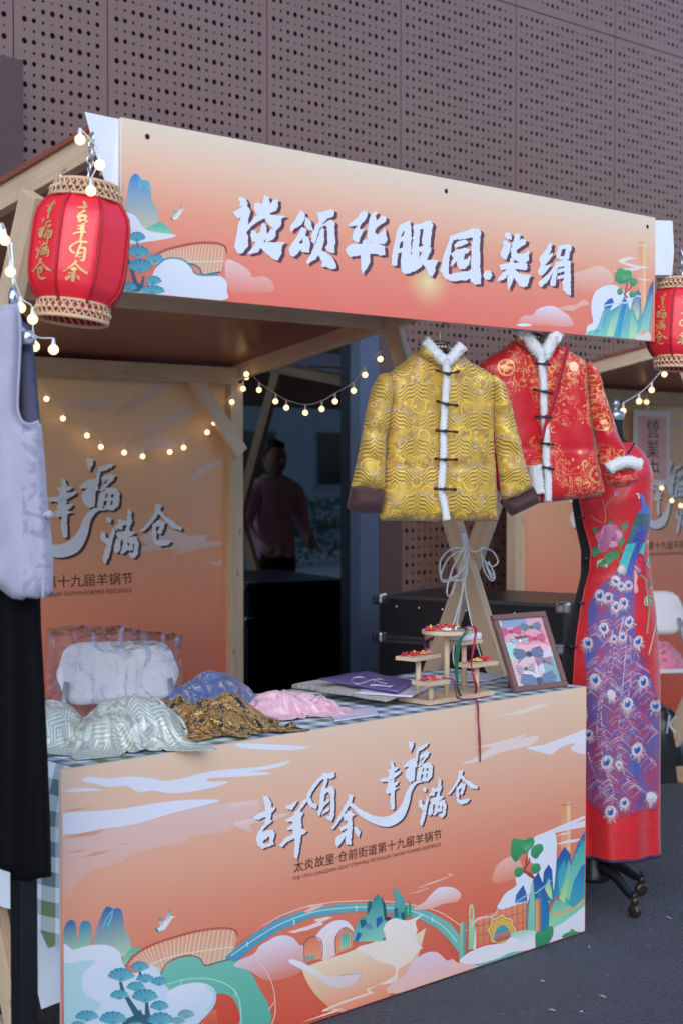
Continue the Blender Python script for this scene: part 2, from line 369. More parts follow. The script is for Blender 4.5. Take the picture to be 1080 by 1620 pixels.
# ------------------------------------------------------------------ printed artwork: flat shapes laid on boards, each a hair above the last
class Art:
    def __init__(s, y, ybase=0.0005, step=3e-5, xf=None): s.y, s.base, s.step, s.sh, s.xf = y, ybase, step, [], xf
    def pt(s, x, y):
        p = P(x, y, Y=s.y); q = (p.x, p.z); return s.xf(q) if s.xf else q
    def poly(s, pts, top, bot=None, smooth=0, o=(0, 0), k=1.0, world=False):
        q = [(o[0] + x / k, o[1] + y / k) for x, y in pts]
        if smooth: q = [(v[0], v[1]) for v in catmull([(x, y, 0) for x, y in q], smooth, True)]
        w = q if world else [s.pt(*p) for p in q]
        s.sh.append((w, top, bot or top)); return s
    def stroke(s, pts, w, top, bot=None, o=(0, 0), k=1.0):
        q = catmull([(o[0] + x / k, o[1] + y / k, 0) for x, y in pts], 5)
        ww = w if isinstance(w, (list, tuple)) else [w] * len(pts); n = len(q); L, Rr = [], []
        for i, p in enumerate(q):
            t = (q[min(i + 1, n - 1)] - q[max(i - 1, 0)]); t = t.normalized() if t.length > 1e-9 else Vector((1, 0, 0))
            f = i / (n - 1) * (len(ww) - 1); a = int(min(f, len(ww) - 2)) if len(ww) > 1 else 0
            hw = (ww[a] * (1 - (f - a)) + ww[min(a + 1, len(ww) - 1)] * (f - a)) / 2 / k
            L.append((p.x - t.y * hw, p.y + t.x * hw)); Rr.append((p.x + t.y * hw, p.y - t.x * hw))
        for i in range(0, n - 1, 5):          # short runs keep every piece convex enough
            e = min(i + 5, n - 1); s.poly(L[i:e + 1] + Rr[i:e + 1][::-1], top, bot)
        return s
    def build(s, name, parent, clip=None, m=None):
        mb = MB(); cs = []; lay = []
        for pts, ct, cb in s.sh:
            if clip:
                pts = clip_poly(pts, clip)
                if len(pts) < 3: continue
            xs = [p[0] for p in pts]; zs = [p[1] for p in pts]; bb = (min(xs), max(xs), min(zs), max(zs))
            l = 1 + max([L for L, B in lay if B[0] <= bb[1] and B[1] >= bb[0] and B[2] <= bb[3] and B[3] >= bb[2]], default=0); lay.append((l, bb))
            yy = s.y - s.base - l * s.step; h = max(1e-6, bb[3] - bb[2])
            area = sum(pts[i - 1][0] * pts[i][1] - pts[i][0] * pts[i - 1][1] for i in range(len(pts)))
            if area < 0: pts = pts[::-1]
            mb.add([(x, yy, z) for x, z in pts], [tuple(range(len(pts)))])
            for x, z in pts:
                f = (z - bb[2]) / h; cs.append([cb[i] * (1 - f) + ct[i] * f for i in range(3)])
        mb.c = cs
        return mb.build(name, m or PRINT, parent)
def clip_poly(pts, c):
    for ax, lim, sg in ((0, c[0], 1), (0, c[1], -1), (1, c[2], 1), (1, c[3], -1)):
        out = []
        for i in range(len(pts)):
            a, b = pts[i - 1], pts[i]; ia, ib = (a[ax] - lim) * sg >= 0, (b[ax] - lim) * sg >= 0
            if ia != ib:
                t = (lim - a[ax]) / (b[ax] - a[ax]); out.append((a[0] + (b[0] - a[0]) * t, a[1] + (b[1] - a[1]) * t))
            if ib: out.append(b)
        pts = out
        if len(pts) < 3: return []
    return pts
def board(name, x0, x1, y, z0, z1, th, stops, parent):      # foam board with a printed colour ramp; stops from top to bottom
    n = 24; vs, fs, cs = [], [], []
    for i in range(n + 1):
        f = i / n; z = z1 + (z0 - z1) * f
        for (f0, c0), (f1, c1) in zip(stops[:-1], stops[1:]):
            if f <= f1 + 1e-9: t = (f - f0) / (f1 - f0); c = [c0[k] * (1 - t) + c1[k] * t for k in range(3)]; break
        for x, yy in ((x0, y), (x1, y), (x1, y + th), (x0, y + th)): vs.append((x, yy, z)); cs.append(c if yy == y else (.78, .77, .76))
    # front face gets its own vertices so that the print stops at the edge
    for i in range(n):
        a = i * 4
        for k in range(4): fs.append((a + k, a + 4 + k, a + 4 + (k + 1) % 4, a + (k + 1) % 4))
    fs += [(3, 0, 1, 2), (n * 4, n * 4 + 3, n * 4 + 2, n * 4 + 1)]
    mb = MB(); mb.add(vs, fs); mb.c = cs
    return mb.build(name, PRINT, parent)
INKW = A(213, 222, 248); INKS = A(88, 52, 72); INKD = A(70, 42, 40)

# ------------------------------------------------------------------ brush lettering (outlines measured in close-ups: origin, scale)
BANNER_TXT = [((360, 300), 7.714, [
 [(130,105),(160,95),(215,120),(240,165),(235,205),(190,195),(140,205),(155,160)],
 [(70,265),(130,245),(190,205),(245,215),(275,260),(252,340),(240,420),(222,520),(242,570),(245,690),(170,775),(120,775),(80,700),(110,560),(140,400),(160,335),(115,350),(80,300)],
 [(330,165),(380,165),(420,190),(400,270),(350,300),(320,215)],
 [(445,70),(500,95),(512,200),(490,290),(440,350),(330,410),(222,522),(215,470),(300,380),(360,310),(405,260),(425,180)],
 [(510,210),(550,130),(605,125),(610,200),(580,260),(490,295)],
 [(440,300),(600,320),(715,320),(650,355),(640,440),(590,490),(500,430),(460,370)],
 [(290,500),(340,510),(355,545),(392,515),(370,580),(340,640),(300,630),(280,560)],
 [(415,410),(450,420),(470,470),(470,560),(430,650),(400,710),(360,765),(240,785),(310,700),(360,620),(395,530)],
 [(470,550),(530,480),(585,490),(580,560),(540,610),(465,635)],
 [(400,650),(470,640),(560,650),(700,640),(655,690),(650,780),(600,865),(530,830),(440,750),(390,690)]]),
 ((450, 320), 6.0, [
 [(150,75),(185,100),(185,150),(150,215),(90,245),(55,280),(55,230),(110,160)],
 [(200,140),(240,175),(270,280),(220,255),(190,215)],
 [(165,240),(205,262),(190,310),(130,385),(150,400),(175,385),(170,430),(85,515),(50,500),(40,440),(80,380),(130,310)],
 [(180,315),(215,330),(235,390),(230,475),(190,470),(160,470),(175,380)],
 [(300,100),(360,95),(440,70),(465,85),(460,130),(400,150),(370,185),(330,200),(320,140)],
 [(370,180),(330,240),(300,330),(280,390),(250,370),(260,300),(300,220),(330,180)],
 [(350,225),(400,190),(440,170),(470,195),(468,480),(420,468),(385,430),(410,400),(405,240),(390,215),(350,240)],
 [(345,240),(370,260),(370,350),(345,450),(290,540),(240,565),(210,590),(210,560),(255,490),(290,400),(330,310)],
 [(340,455),(400,490),(450,530),(475,580),(480,625),(440,630),(400,610),(345,610),(360,570),(320,500)],
 [(750,80),(780,100),(765,150),(715,210),(700,250),(720,265),(745,245),(715,320),(700,375),(670,380),(640,350),(655,270),(690,220),(570,230),(620,200),(690,150),(720,100)],
 [(820,110),(870,90),(855,180),(848,290),(880,310),(910,290),(940,240),(950,290),(965,350),(940,395),(870,395),(800,365),(780,330),(790,230)],
 [(850,185),(920,130),(955,150),(950,180),(890,220),(840,270)],
 [(575,450),(610,410),(640,400),(720,400),(800,385),(900,405),(940,420),(945,500),(900,505),(850,485),(780,490),(700,500),(620,520),(590,490)],
 [(740,370),(770,350),(800,370),(800,500),(795,580),(770,630),(730,680),(725,600),(720,480)]]),
 ((600, 330), 6.0, [
 [(185,160),(235,140),(225,200),(190,270),(180,350),(165,420),(155,540),(110,535),(115,460),(140,330),(160,230)],
 [(185,160),(280,115),(290,170),(290,350),(295,480),(300,560),(290,610),(225,615),(205,590),(200,480),(215,400),(225,300),(230,200)],
 [(170,300),(225,260),(230,300),(170,330)], [(165,400),(225,360),(225,400),(160,430)],
 [(320,165),(370,150),(375,250),(365,370),(360,480),(350,580),(290,600),(295,500),(310,350)],
 [(360,150),(440,120),(485,130),(500,160),(480,260),(475,350),(430,365),(400,330),(410,240),(415,190),(375,195)],
 [(370,370),(430,350),(480,370),(475,410),(440,480),(400,530),(360,570),(320,600),(300,560),(360,490),(400,420),(370,400)],
 [(385,440),(430,490),(550,490),(530,530),(510,610),(490,645),(460,625),(440,570),(390,500)],
 [(670,255),(690,290),(670,370),(650,470),(645,560),(645,640),(600,640),(570,590),(600,470),(640,350)],
 [(670,260),(780,225),(880,190),(930,195),(955,230),(940,290),(870,270),(780,285),(690,300)],
 [(880,230),(955,225),(940,350),(945,500),(950,715),(900,720),(860,690),(865,500),(872,350)],
 [(580,600),(650,630),(760,610),(870,585),(870,660),(800,680),(690,685),(620,665)],
 [(705,350),(740,315),(820,305),(830,330),(780,350),(715,375)],
 [(675,430),(720,400),(800,375),(850,390),(830,420),(760,430),(690,460)],
 [(740,420),(760,440),(730,490),(665,550),(680,500),(715,450)],
 [(770,430),(800,430),(790,490),(830,480),(850,450),(840,530),(800,570),(750,570),(730,530),(745,480)],
 [(1000,588),(1040,590),(1060,630),(1040,670),(1000,672),(980,630)]]),
 ((760, 350), 6.75, [
 [(250,130),(290,125),(320,160),(320,195),(280,190),(255,165)],
 [(220,215),(270,210),(310,240),(300,265),(240,255)],
 [(240,265),(300,270),(330,230),(300,310),(275,370),(265,410),(225,395),(205,340),(225,300)],
 [(370,135),(410,140),(410,180),(380,240),(370,300),(375,345),(430,355),(480,340),(510,305),(500,370),(505,410),(470,440),(400,430),(350,410),(320,370),(330,270)],
 [(380,230),(430,190),(480,200),(470,240),(420,270),(360,310),(310,330),(320,290)],
 [(195,470),(240,460),(330,450),(430,445),(485,455),(490,500),(470,520),(400,510),(330,500),(210,520)],
 [(310,400),(340,390),(345,450),(345,600),(320,670),(285,735),(280,640),(295,500)],
 [(295,505),(290,560),(235,620),(165,645),(190,600),(240,545)],
 [(345,505),(390,550),(440,570),(530,580),(505,620),(490,690),(450,705),(400,680),(360,610),(335,545)],
 [(730,230),(755,250),(745,300),(710,370),(760,340),(760,360),(720,420),(660,490),(750,450),(700,520),(640,580),(615,570),(605,540),(640,470),(620,400),(640,370),(690,310)],
 [(610,655),(660,620),(720,560),(770,490),(790,470),(750,560),(690,660),(640,700),(620,685)],
 [(830,265),(860,260),(850,330),(840,400),(810,395),(800,360),(820,310)],
 [(840,265),(930,245),(960,265),(940,330),(930,400),(840,415),(830,385),(890,375),(905,290),(850,300)],
 [(790,450),(830,430),(810,510),(795,600),(785,690),(735,685),(750,620),(775,520)],
 [(800,440),(900,410),(950,430),(950,790),(915,780),(880,740),(865,650),(890,600),(890,480),(810,490)],
 [(820,520),(890,500),(890,530),(815,550)], [(815,590),(890,570),(890,600),(810,620)]])]
A1, A2 = ((390, 1200), 5.4), ((580, 1160), 5.684)
SLOGAN = {'a': (A1, [
 [(135,320),(175,320),(205,370),(210,440),(200,520),(190,560),(150,560),(165,500),(155,400)],
 [(60,490),(150,450),(235,410),(240,430),(190,480),(100,520),(65,515)],
 [(190,520),(215,535),(150,590),(120,640),(100,690),(80,680),(105,620),(150,560)],
 [(80,680),(110,680),(125,720),(150,725),(130,770),(95,740)], [(120,735),(180,725),(225,735),(130,770)],
 [(110,650),(160,615),(220,610),(240,640),(220,700),(230,735),(190,740),(195,660),(150,690),(125,730),(105,710)]]),
 'b': (A1, [[(330,405),(380,395),(430,355),(415,390),(380,440),(345,430)],
 [(440,430),(480,360),(505,340),(505,375),(460,430),(450,455),(410,460)],
 [(330,525),(380,500),(450,460),(480,465),(460,510),(400,530),(345,540)],
 [(340,590),(400,560),(460,550),(470,575),(400,600),(345,610)],
 [(275,740),(330,680),(400,640),(470,600),(510,620),(490,640),(400,680),(340,710),(300,755)],
 [(410,450),(450,470),(465,560),(455,680),(440,800),(425,860),(405,840),(410,700),(390,600),(395,500)]]),
 'c': (A1, [[(650,125),(690,130),(745,115),(750,150),(720,170),(690,165),(670,240),(640,260),(660,180),(640,150)],
 [(660,160),(600,220),(550,290),(535,330),(560,380),(600,390),(590,430),(540,410),(510,360),(515,300),(560,230),(630,150)],
 [(640,240),(670,240),(660,320),(650,420),(620,490),(605,480),(620,380)],
 [(660,260),(720,235),(745,260),(745,480),(720,535),(680,510),(670,490),(710,490),(715,300),(690,280),(650,320)],
 [(650,380),(700,340),(700,370),(650,410)], [(650,450),(700,420),(700,440),(640,480)]]),
 'd': (A1, [[(870,305),(905,320),(890,370),(850,430),(790,530),(740,600),(715,600),(760,540),(820,430),(865,350)],
 [(850,380),(900,380),(960,430),(1060,480),(1060,525),(960,480),(900,420)],
 [(850,450),(890,450),(895,600),(885,735),(850,735),(840,700),(860,600)],
 [(820,480),(880,450),(920,480),(870,520),(830,530)], [(790,590),(850,560),(900,560),(880,580),(800,620)],
 [(760,680),(800,650),(860,600),(840,660),(800,720),(770,755),(755,730)],
 [(910,590),(940,590),(965,630),(955,670),(925,640)]]),
 'e': (A2, [[(205,255),(230,260),(240,300),(235,380),(200,420),(195,370),(215,310)],
 [(180,330),(240,310),(280,305),(260,330),(200,360)],
 [(105,415),(180,400),(250,355),(305,335),(290,360),(240,400),(180,430),(130,440)],
 [(180,430),(240,410),(230,440),(190,460)], [(180,460),(280,430),(265,460),(200,490),(180,485)],
 [(165,500),(220,490),(280,490),(230,520),(180,545),(165,530)],
 [(215,440),(245,450),(240,560),(240,680),(215,685),(205,620),(210,520)]]),
 'f': (A2, [[(370,75),(415,80),(410,120),(385,170),(375,130)],
 [(320,300),(380,240),(430,220),(430,260),(420,420),(380,440),(345,400),(340,350),(380,290),(330,310)],
 [(450,130),(500,110),(550,85),(530,120),(490,145),(460,160),(440,300),(425,310),(435,220)],
 [(470,200),(530,165),(555,170),(540,210),(500,260),(470,300),(450,300),(500,240),(515,205),(470,240)],
 [(470,310),(500,290),(480,370),(470,430),(440,420),(445,380)],
 [(490,280),(560,265),(585,300),(575,390),(540,430),(480,430),(490,405),(540,390),(550,310),(500,310)],
 [(490,350),(550,335),(550,355),(485,370)], [(510,310),(530,305),(520,400),(500,400)]]),
 'g': (A2, [[(495,490),(530,495),(525,525),(505,520)], [(465,600),(485,600),(490,640),(520,650),(510,700),(490,680),(460,660)],
 [(540,560),(550,580),(530,680),(510,780),(490,830),(475,820),(485,740),(510,680)],
 [(550,550),(600,500),(670,480),(660,510),(600,530),(560,570)], [(575,490),(600,490),(600,560),(575,560)],
 [(640,400),(660,420),(655,500),(640,590),(620,590),(635,480)], [(560,600),(640,560),(690,570),(650,600),(580,640)],
 [(560,640),(590,640),(580,720),(560,740),(545,720)],
 [(600,620),(690,600),(705,640),(700,720),(670,760),(640,730),(675,720),(680,650),(610,650)],
 [(610,650),(630,650),(640,690),(610,730),(590,740)], [(650,650),(665,650),(670,700),(640,710)]]),
 'h': (A2, [[(825,335),(860,340),(840,400),(790,480),(740,550),(715,550),(760,500),(810,410)],
 [(850,375),(890,420),(990,480),(985,500),(930,490),(860,420),(840,400)],
 [(800,490),(840,450),(880,460),(870,510),(850,550),(830,545),(850,490),(820,500),(825,600),(860,600),(920,590),(900,620),(850,640),(810,620),(800,560)]])}
SWASH = ([(556,1272),(567.8,1285.2),(590,1296.3),(611.7,1299.5),(629.3,1290.2),(639.8,1272.6),(646,1251.5),(655.7,1238.4),(666.2,1236.9)], [4,7,12,17,16,11,8,5,1])
def swell(pts, d):                    # press the brush harder: move every edge outwards
    n = len(pts); sg = 1 if sum(pts[i - 1][0] * pts[i][1] - pts[i][0] * pts[i - 1][1] for i in range(n)) > 0 else -1; out = []
    for i in range(n):
        a, b, c = Vector(pts[i - 1]), Vector(pts[i]), Vector(pts[(i + 1) % n]); t1, t2 = (b - a).normalized(), (c - b).normalized(); m = Vector((t1.y + t2.y, -t1.x - t2.x)) * sg
        m = m.normalized() if m.length > .2 else Vector((0, 0)); out.append((b.x + m.x * d, b.y + m.y * d))
    return out
def rough(pts, amp, seed):            # brush edge: more points, slightly torn
    pts = swell(pts, amp * 1.5)
    q = []; n = len(pts); r = random.Random(seed)
    for i in range(n):
        a, b = pts[i], pts[(i + 1) % n]; L = math.hypot(b[0] - a[0], b[1] - a[1]); k = max(1, int(L / (amp * 7)))
        for j in range(k):
            t = j / k; q.append((a[0] + (b[0] - a[0]) * t + (r.gauss(0, amp) if j else 0), a[1] + (b[1] - a[1]) * t + (r.gauss(0, amp) if j else 0)))
    return q
def slogan_art(art, keys, white, dark, sh=(2.6, 1.7), swash=True):
    for col, dx, dy in ((dark, sh[0], sh[1]), (white, 0, 0)):
        for kk in keys:
            ((ox, oy), k), ps = SLOGAN[kk]
            for i, p in enumerate(ps): art.poly(rough(p, 2.0, i), col, o=(ox + dx, oy + dy), k=k)
        if swash: art.stroke([(x + dx, y + dy) for x, y in SWASH[0]], SWASH[1], col)
def small_text(art, body, left, right, size, col, parent, y, xf=None, name="lettering", squeeze=1.0, m=None):
    c = bpy.data.curves.new(name, 'FONT'); c.body = body; c.size = 1; c.resolution_u = 2
    o = bpy.data.objects.new(name, c); COL.objects.link(o); bpy.context.view_layer.update()
    me = bpy.data.meshes.new_from_object(o.evaluated_get(bpy.context.evaluated_depsgraph_get()))
    COL.objects.unlink(o); bpy.data.objects.remove(o)
    xs = [v.co.x for v in me.vertices]; x0, x1 = min(xs), max(xs)
    a, b = Vector((left[0], 0, left[1])), Vector((right[0], 0, right[1])); d = (b - a); sc = d.length / (x1 - x0); d.normalize(); u = Vector((-d.z, 0, d.x))
    for v in me.vertices:
        p = a + d * ((v.co.x - x0) * sc) + u * (v.co.y * size); v.co = (p.x, y, p.z)
    me.materials.append(m); q = bpy.data.objects.new(name, me); COL.objects.link(q)
    if parent: attach(q, parent)
    return q
INKMAT = mat("dark_print_ink", INKD, .5, var=.05)
mat("maroon_print_ink", A(120, 66, 60), .5, var=.05)

def fan(art, cx, cy, w, h, o, k, grey=False):
    t, b = (A(25, 122, 178), A(110, 182, 196)) if not grey else (A(90, 140, 165), A(130, 175, 195))
    n = 7; pts = []
    for i in range(n):
        a0 = math.pi - math.pi * i / n; a1 = math.pi - math.pi * (i + 1) / n; am = (a0 + a1) / 2
        pts += [(cx + w / 2 * math.cos(a0), cy + h * .15 - h * .6 * math.sin(a0)), (cx + w * .54 * math.cos(am), cy + h * .15 - h * .66 * math.sin(am))]
    pts += [(cx + w / 2, cy + h * .15), (cx + w * .28, cy + h * .30), (cx, cy + h * .48), (cx - w * .28, cy + h * .30)]
    art.poly(pts, t, b, o=o, k=k)
    for i in range(1, n):
        a = math.pi - math.pi * i / n
        art.poly([(cx - 2, cy + h * .36), (cx + 2, cy + h * .36), (cx + w * .44 * math.cos(a) + 1.5, cy + h * .1 - h * .5 * math.sin(a)), (cx + w * .44 * math.cos(a) - 1.5, cy + h * .1 - h * .5 * math.sin(a))], A(140, 200, 212), t, o=o, k=k)
def crane(art, o, k):
    W_, D_ = A(215, 222, 240), A(60, 130, 140)
    art.poly([(690,175),(705,165),(735,168),(715,178),(700,205),(675,240),(640,248),(628,232),(650,225),(668,200)], W_, o=o, k=k)
    art.poly([(680,200),(685,160),(710,120),(708,160),(695,200)], D_, W_, o=o, k=k)
    art.poly([(640,180),(655,175),(672,200),(665,225),(648,210)], D_, W_, o=o, k=k)
    art.poly([(622,232),(635,228),(645,248),(638,256)], D_, o=o, k=k)
def tan_arch(art, o, k, kx):
    pts = kx([(470,432),(520,372),(620,318),(740,280),(860,248),(980,233),(1050,245),(1062,285),(1045,350),(1020,395),(890,430),(865,395),(800,378),(720,400),(660,470),(590,430),(540,405)])
    art.poly(pts, A(216, 150, 128), A(205, 170, 155), o=o, k=k)
    top = [(480,425),(520,375),(570,345),(620,322),(680,300),(740,282),(800,266),(860,250),(920,240),(980,236),(1040,244)]
    bot = [(560,410),(590,428),(620,445),(650,462),(690,430),(720,402),(760,388),(800,380),(850,388),(890,428),(960,412),(1020,393)]
    for i in range(26):
        f = i / 25; a = f * 10; ia = min(int(a), 9); tx = [top[ia][j] * (1 - a + ia) + top[ia + 1][j] * (a - ia) for j in (0, 1)]
        c = f * 11; ic = min(int(c), 10); bx = [bot[ic][j] * (1 - c + ic) + bot[ic + 1][j] * (c - ic) for j in (0, 1)]
        q = kx([(tx[0] - 2.5, tx[1]), (tx[0] + 2.5, tx[1]), (bx[0] + 2.5, bx[1]), (bx[0] - 2.5, bx[1])]); art.poly(q, A(238, 205, 190), o=o, k=k)
    art.stroke(kx([(600,425),(660,400),(760,370),(880,352),(1040,330)]), 5, A(236, 215, 205), o=o, k=k)
    art.stroke(kx([(468,436),(520,372),(620,316),(740,276),(860,245),(980,231),(1052,242),(1065,280)]), [10, 13, 12, 12, 12, 12, 10, 5], A(172, 76, 68), o=o, k=k)
    for i in range(30):
        f = i / 29 * 10; ia = min(int(f), 9); x = [top[ia][j] * (1 - f + ia) + top[ia + 1][j] * (f - ia) for j in (0, 1)]
        art.poly(kx([(x[0] - 3, x[1] - 6), (x[0] + 3, x[1] - 6), (x[0] + 3, x[1] - 1), (x[0] - 3, x[1] - 1)]), A(212, 140, 122), o=o, k=k)
    art.stroke(kx([(655,478),(680,430),(720,398),(800,376),(865,392),(890,428),(960,412),(1022,396)]), 7, A(52, 112, 138), o=o, k=k)
ID = lambda q: q
BT, BB, BG = A(22, 92, 168), A(84, 170, 170), A(150, 190, 170)

def banner_art(parent, y, lettering=True):
    a = Art(y); o, k = (0, 160), 3.0
    CW = A(214, 222, 248)
    # sun glow between cloud bands
    def bgc(z):
        f = (2.356 - z) / .417
        st = BSTOPS
        for (f0, c0), (f1, c1) in zip(st[:-1], st[1:]):
            if f <= f1: t = (f - f0) / (f1 - f0); return [c0[i] * (1 - t) + c1[i] * t for i in range(3)]
        return st[-1][1]
    g = MB(); gc = []; p0 = P(677, 446, Y=y); n = 28
    for ring in range(7):
        rr = .105 * ring / 6
        for j in range(n):
            x, z = p0.x + rr * math.cos(6.2832 * j / n), p0.z + rr * .8 * math.sin(6.2832 * j / n)
            z = min(max(z, 1.945), 2.35); f = (1 - ring / 6) ** 1.6
            b_ = bgc(z); w = A(255, 214, 165); g.v.append((x, y - .0004, z)); gc.append([b_[i] * (1 - f) + w[i] * f for i in range(3)])
    for ring in range(6):
        for j in range(n): g.f.append((ring * n + j, ring * n + (j + 1) % n, ring * n + n + (j + 1) % n, ring * n + n + j))
    g.c = gc; g.build("printed_sun_glow", PRINT, parent)
    fade = lambda z: tuple(bgc(z))
    a.poly([(60,480),(130,490),(190,530),(215,570),(270,565),(320,590),(335,650),(200,665),(80,650)], A(224, 192, 200), A(227, 124, 114), 4, (340, 280), 3.6)
    a.poly([(565,500),(568,400),(576,372),(586,400),(582,495)], BT, BG, 3, o, k)
    a.poly([(600,535),(605,440),(618,370),(640,345),(655,350),(675,374),(705,380),(716,420),(720,470),(745,510),(748,590),(680,605)], A(40, 132, 205), A(190, 190, 172), 3, o, k)
    a.poly([(655,350),(675,374),(705,380),(716,420),(700,420),(680,400),(660,420)], A(60, 150, 210), A(110, 180, 190), 3, o, k)
    a.poly([(690,605),(730,585),(760,573),(800,600),(815,637),(700,630)], A(78, 172, 158), A(140, 205, 190), 3, o, k)
    a.poly([(580,530),(610,530),(645,548),(690,608),(760,625),(840,640),(700,668),(585,668)], CW, CW, 4, o, k)
    tan_arch(a, (0, 160), 3.0, lambda q: [(690 + (1075 - 690) * ((x - 470) / 595) if True else 0, 640 + (y_ - 233) * .80 + (x - 470) * .10 - 15) for x, y_ in q])
    a.poly([(590,905),(600,880),(640,870),(700,885),(735,800),(785,752),(860,755),(905,790),(935,826),(1035,828),(1072,855),(1076,900),(1055,945),(780,922)], CW, A(206, 214, 244), 4, o, k)
    a.stroke([(735,790),(790,748),(860,750),(905,785),(935,823),(1035,826)], 8, A(70, 150, 165), o=o, k=k)
    a.stroke([(605,745),(625,800),(648,880)], [12, 13, 24], A(52, 98, 122), o=o, k=k); a.stroke([(682,830),(676,860),(665,890)], [10, 12, 18], A(52, 98, 122), o=o, k=k)
    a.poly([(610,885),(640,862),(680,868),(692,905),(615,905)], A(52, 98, 122), None, 0, o, k)
    a.stroke([(650,660),(652,700),(640,740)], 7, A(52, 98, 122), o=o, k=k)
    for f in ((650,645,80,52),(655,715,105,62),(735,748,80,50),(665,782,115,70),(728,852,75,48),(612,882,72,52),(722,898,115,52)): fan(a, *f, o, k)
    crane(a, (0 + (808 - 622 * .62) / 3, 160 + (485 - 120 * .62) / 3), 3 / .62)
    o, k = (800, 300), 3.857
    a.poly([(400,600),(410,515),(480,490),(560,465),(620,490),(650,530),(640,580),(560,600),(520,640)], A(226, 192, 190), A(229, 140, 122), 4, o, k)
    a.poly([(75,800),(110,770),(160,765),(190,730),(240,712),(290,712),(340,740),(390,780),(402,835),(250,832),(90,815)], A(216, 214, 244), A(230, 140, 130), 4, o, k)
    a.poly([(60,825),(110,815),(160,828),(100,836)], CW, None, 3, o, k)
    a.poly([(320,722),(370,708),(430,700),(470,670),(505,700),(450,715),(410,738),(350,735)], A(228, 170, 165), None, 4, o, k)
    a.poly([(805,320),(850,320),(850,790),(820,790)], A(226, 158, 122), A(232, 178, 150), 0, o, k); a.poly([(834,322),(850,322),(850,790),(838,790)], A(236, 190, 150), A(236, 200, 170), 0, o, k)
    a.poly([(800,334),(855,340),(855,348),(800,342)], A(240, 205, 175), None, 0, o, k)
    a.poly([(480,885),(495,830),(528,810),(520,750),(520,690),(545,620),(600,588),(660,582),(710,610),(770,625),(810,660),(800,720),(690,860),(600,890),(420,888)], CW, CW, 4, o, k)
    a.poly([(680,430),(740,410),(800,418),(740,432),(720,445),(800,462),(885,476),(850,482),(770,474),(700,450)], A(228, 215, 222), None, 0, o, k)
    a.poly([(640,500),(700,486),(780,478),(840,470),(800,492),(720,502)], A(228, 215, 222), None, 0, o, k); a.poly([(780,535),(840,545),(890,552),(840,556)], A(228, 215, 222), None, 0, o, k)
    M1, M2, M3 = A(28, 82, 178), A(48, 140, 190), A(120, 200, 196)
    a.poly([(595,700),(620,672),(645,660),(656,690),(640,720),(600,765)], M1, M2, 0, o, k)
    a.poly([(480,888),(500,865),(540,855),(560,830),(590,740),(610,720),(640,735),(690,705),(720,650),(742,690),(755,740),(780,640),(800,610),(818,630),(826,770),(850,690),(875,590),(897,553),(893,700),(878,915),(780,912),(600,898)], M1, M3, 0, o, k)
    for q, c0, c1 in (([(560,885),(590,790),(612,735),(606,800),(590,890)], M2, M3), ([(610,890),(640,780),(690,712),(680,790),(650,895)], A(70, 180, 190), A(190, 222, 180)),
        ([(655,900),(690,780),(722,660),(735,720),(720,800),(700,905)], A(36, 110, 200), A(60, 170, 200)), ([(745,905),(755,800),(765,740),(800,830),(790,910)], A(90, 190, 190), A(180, 220, 190)),
        ([(770,720),(790,640),(806,622),(812,760),(800,800)], A(30, 100, 195), A(210, 225, 170)), ([(815,860),(850,730),(885,620),(885,700),(860,900)], A(46, 150, 200), A(150, 215, 205)),
        ([(520,885),(545,860),(570,850),(555,888)], A(40, 120, 205), M3)): a.poly(q, c0, c1, 0, o, k)
    a.stroke([(598,708),(640,700),(690,690),(740,688),(790,650),(820,655)], 9, A(190, 215, 240), o=o, k=k)
    for q in ([(560,880),(585,800),(605,740)], [(640,895),(668,800),(705,690)], [(700,900),(715,800),(740,700)], [(850,900),(870,800),(890,640)]): a.stroke(q, 3, A(150, 205, 225), o=o, k=k)
    a.poly([(790,915),(800,880),(840,860),(878,880),(875,921)], A(205, 215, 225), None, 3, o, k); a.poly([(800,890),(830,860),(865,850),(850,880)], A(226, 170, 140), None, 0, o, k)
    a.stroke([(738,560),(732,600),(722,640),(740,660)], [7, 9, 12, 10], A(165, 66, 62), o=o, k=k); a.stroke([(765,585),(750,610),(728,630)], 7, A(165, 66, 62), o=o, k=k)
    G1, G2 = A(80, 160, 110), A(52, 140, 105)
    for q in ([(662,545),(668,505),(690,478),(725,490),(755,492),(765,530),(738,565),(700,575),(670,562)], [(748,565),(765,538),(795,545),(797,570),(772,592)], [(676,612),(700,600),(712,625),(698,642),(680,638)], [(748,632),(768,618),(788,630),(785,655),(755,658)]): a.poly(q, G1, G2, 3, o, k)
    a.poly([(700,520),(730,500),(758,510),(752,535),(715,550)], A(60, 145, 95), A(95, 175, 120), 3, o, k)
    art = a.build("printed_artwork", parent, clip=(2.118, 4.277, 1.941, 2.354))
    if lettering:
        l = Art(y, .0016, 2e-5)
        for col, dx, dy in ((INKS, 5.2, 3.2), (INKW, 0, 0)):
            for bi, ((ox, oy), k, ps) in enumerate(BANNER_TXT):
                for i, p in enumerate(ps): l.poly(rough(p, 3.2, i + bi * 40), col, o=(ox + dx, oy + dy), k=k)
        l.build("lettering", parent)
BSTOPS = [(0, A(216, 203, 196)), (.22, A(222, 186, 170)), (.5, A(227, 152, 132)), (.75, A(230, 130, 116)), (1, A(229, 112, 102))]
PSTOPS = [(0, A(216, 190, 178)), (.22, A(214, 172, 156)), (.5, A(211, 138, 118)), (.72, A(209, 108, 88)), (1, A(202, 78, 62))]

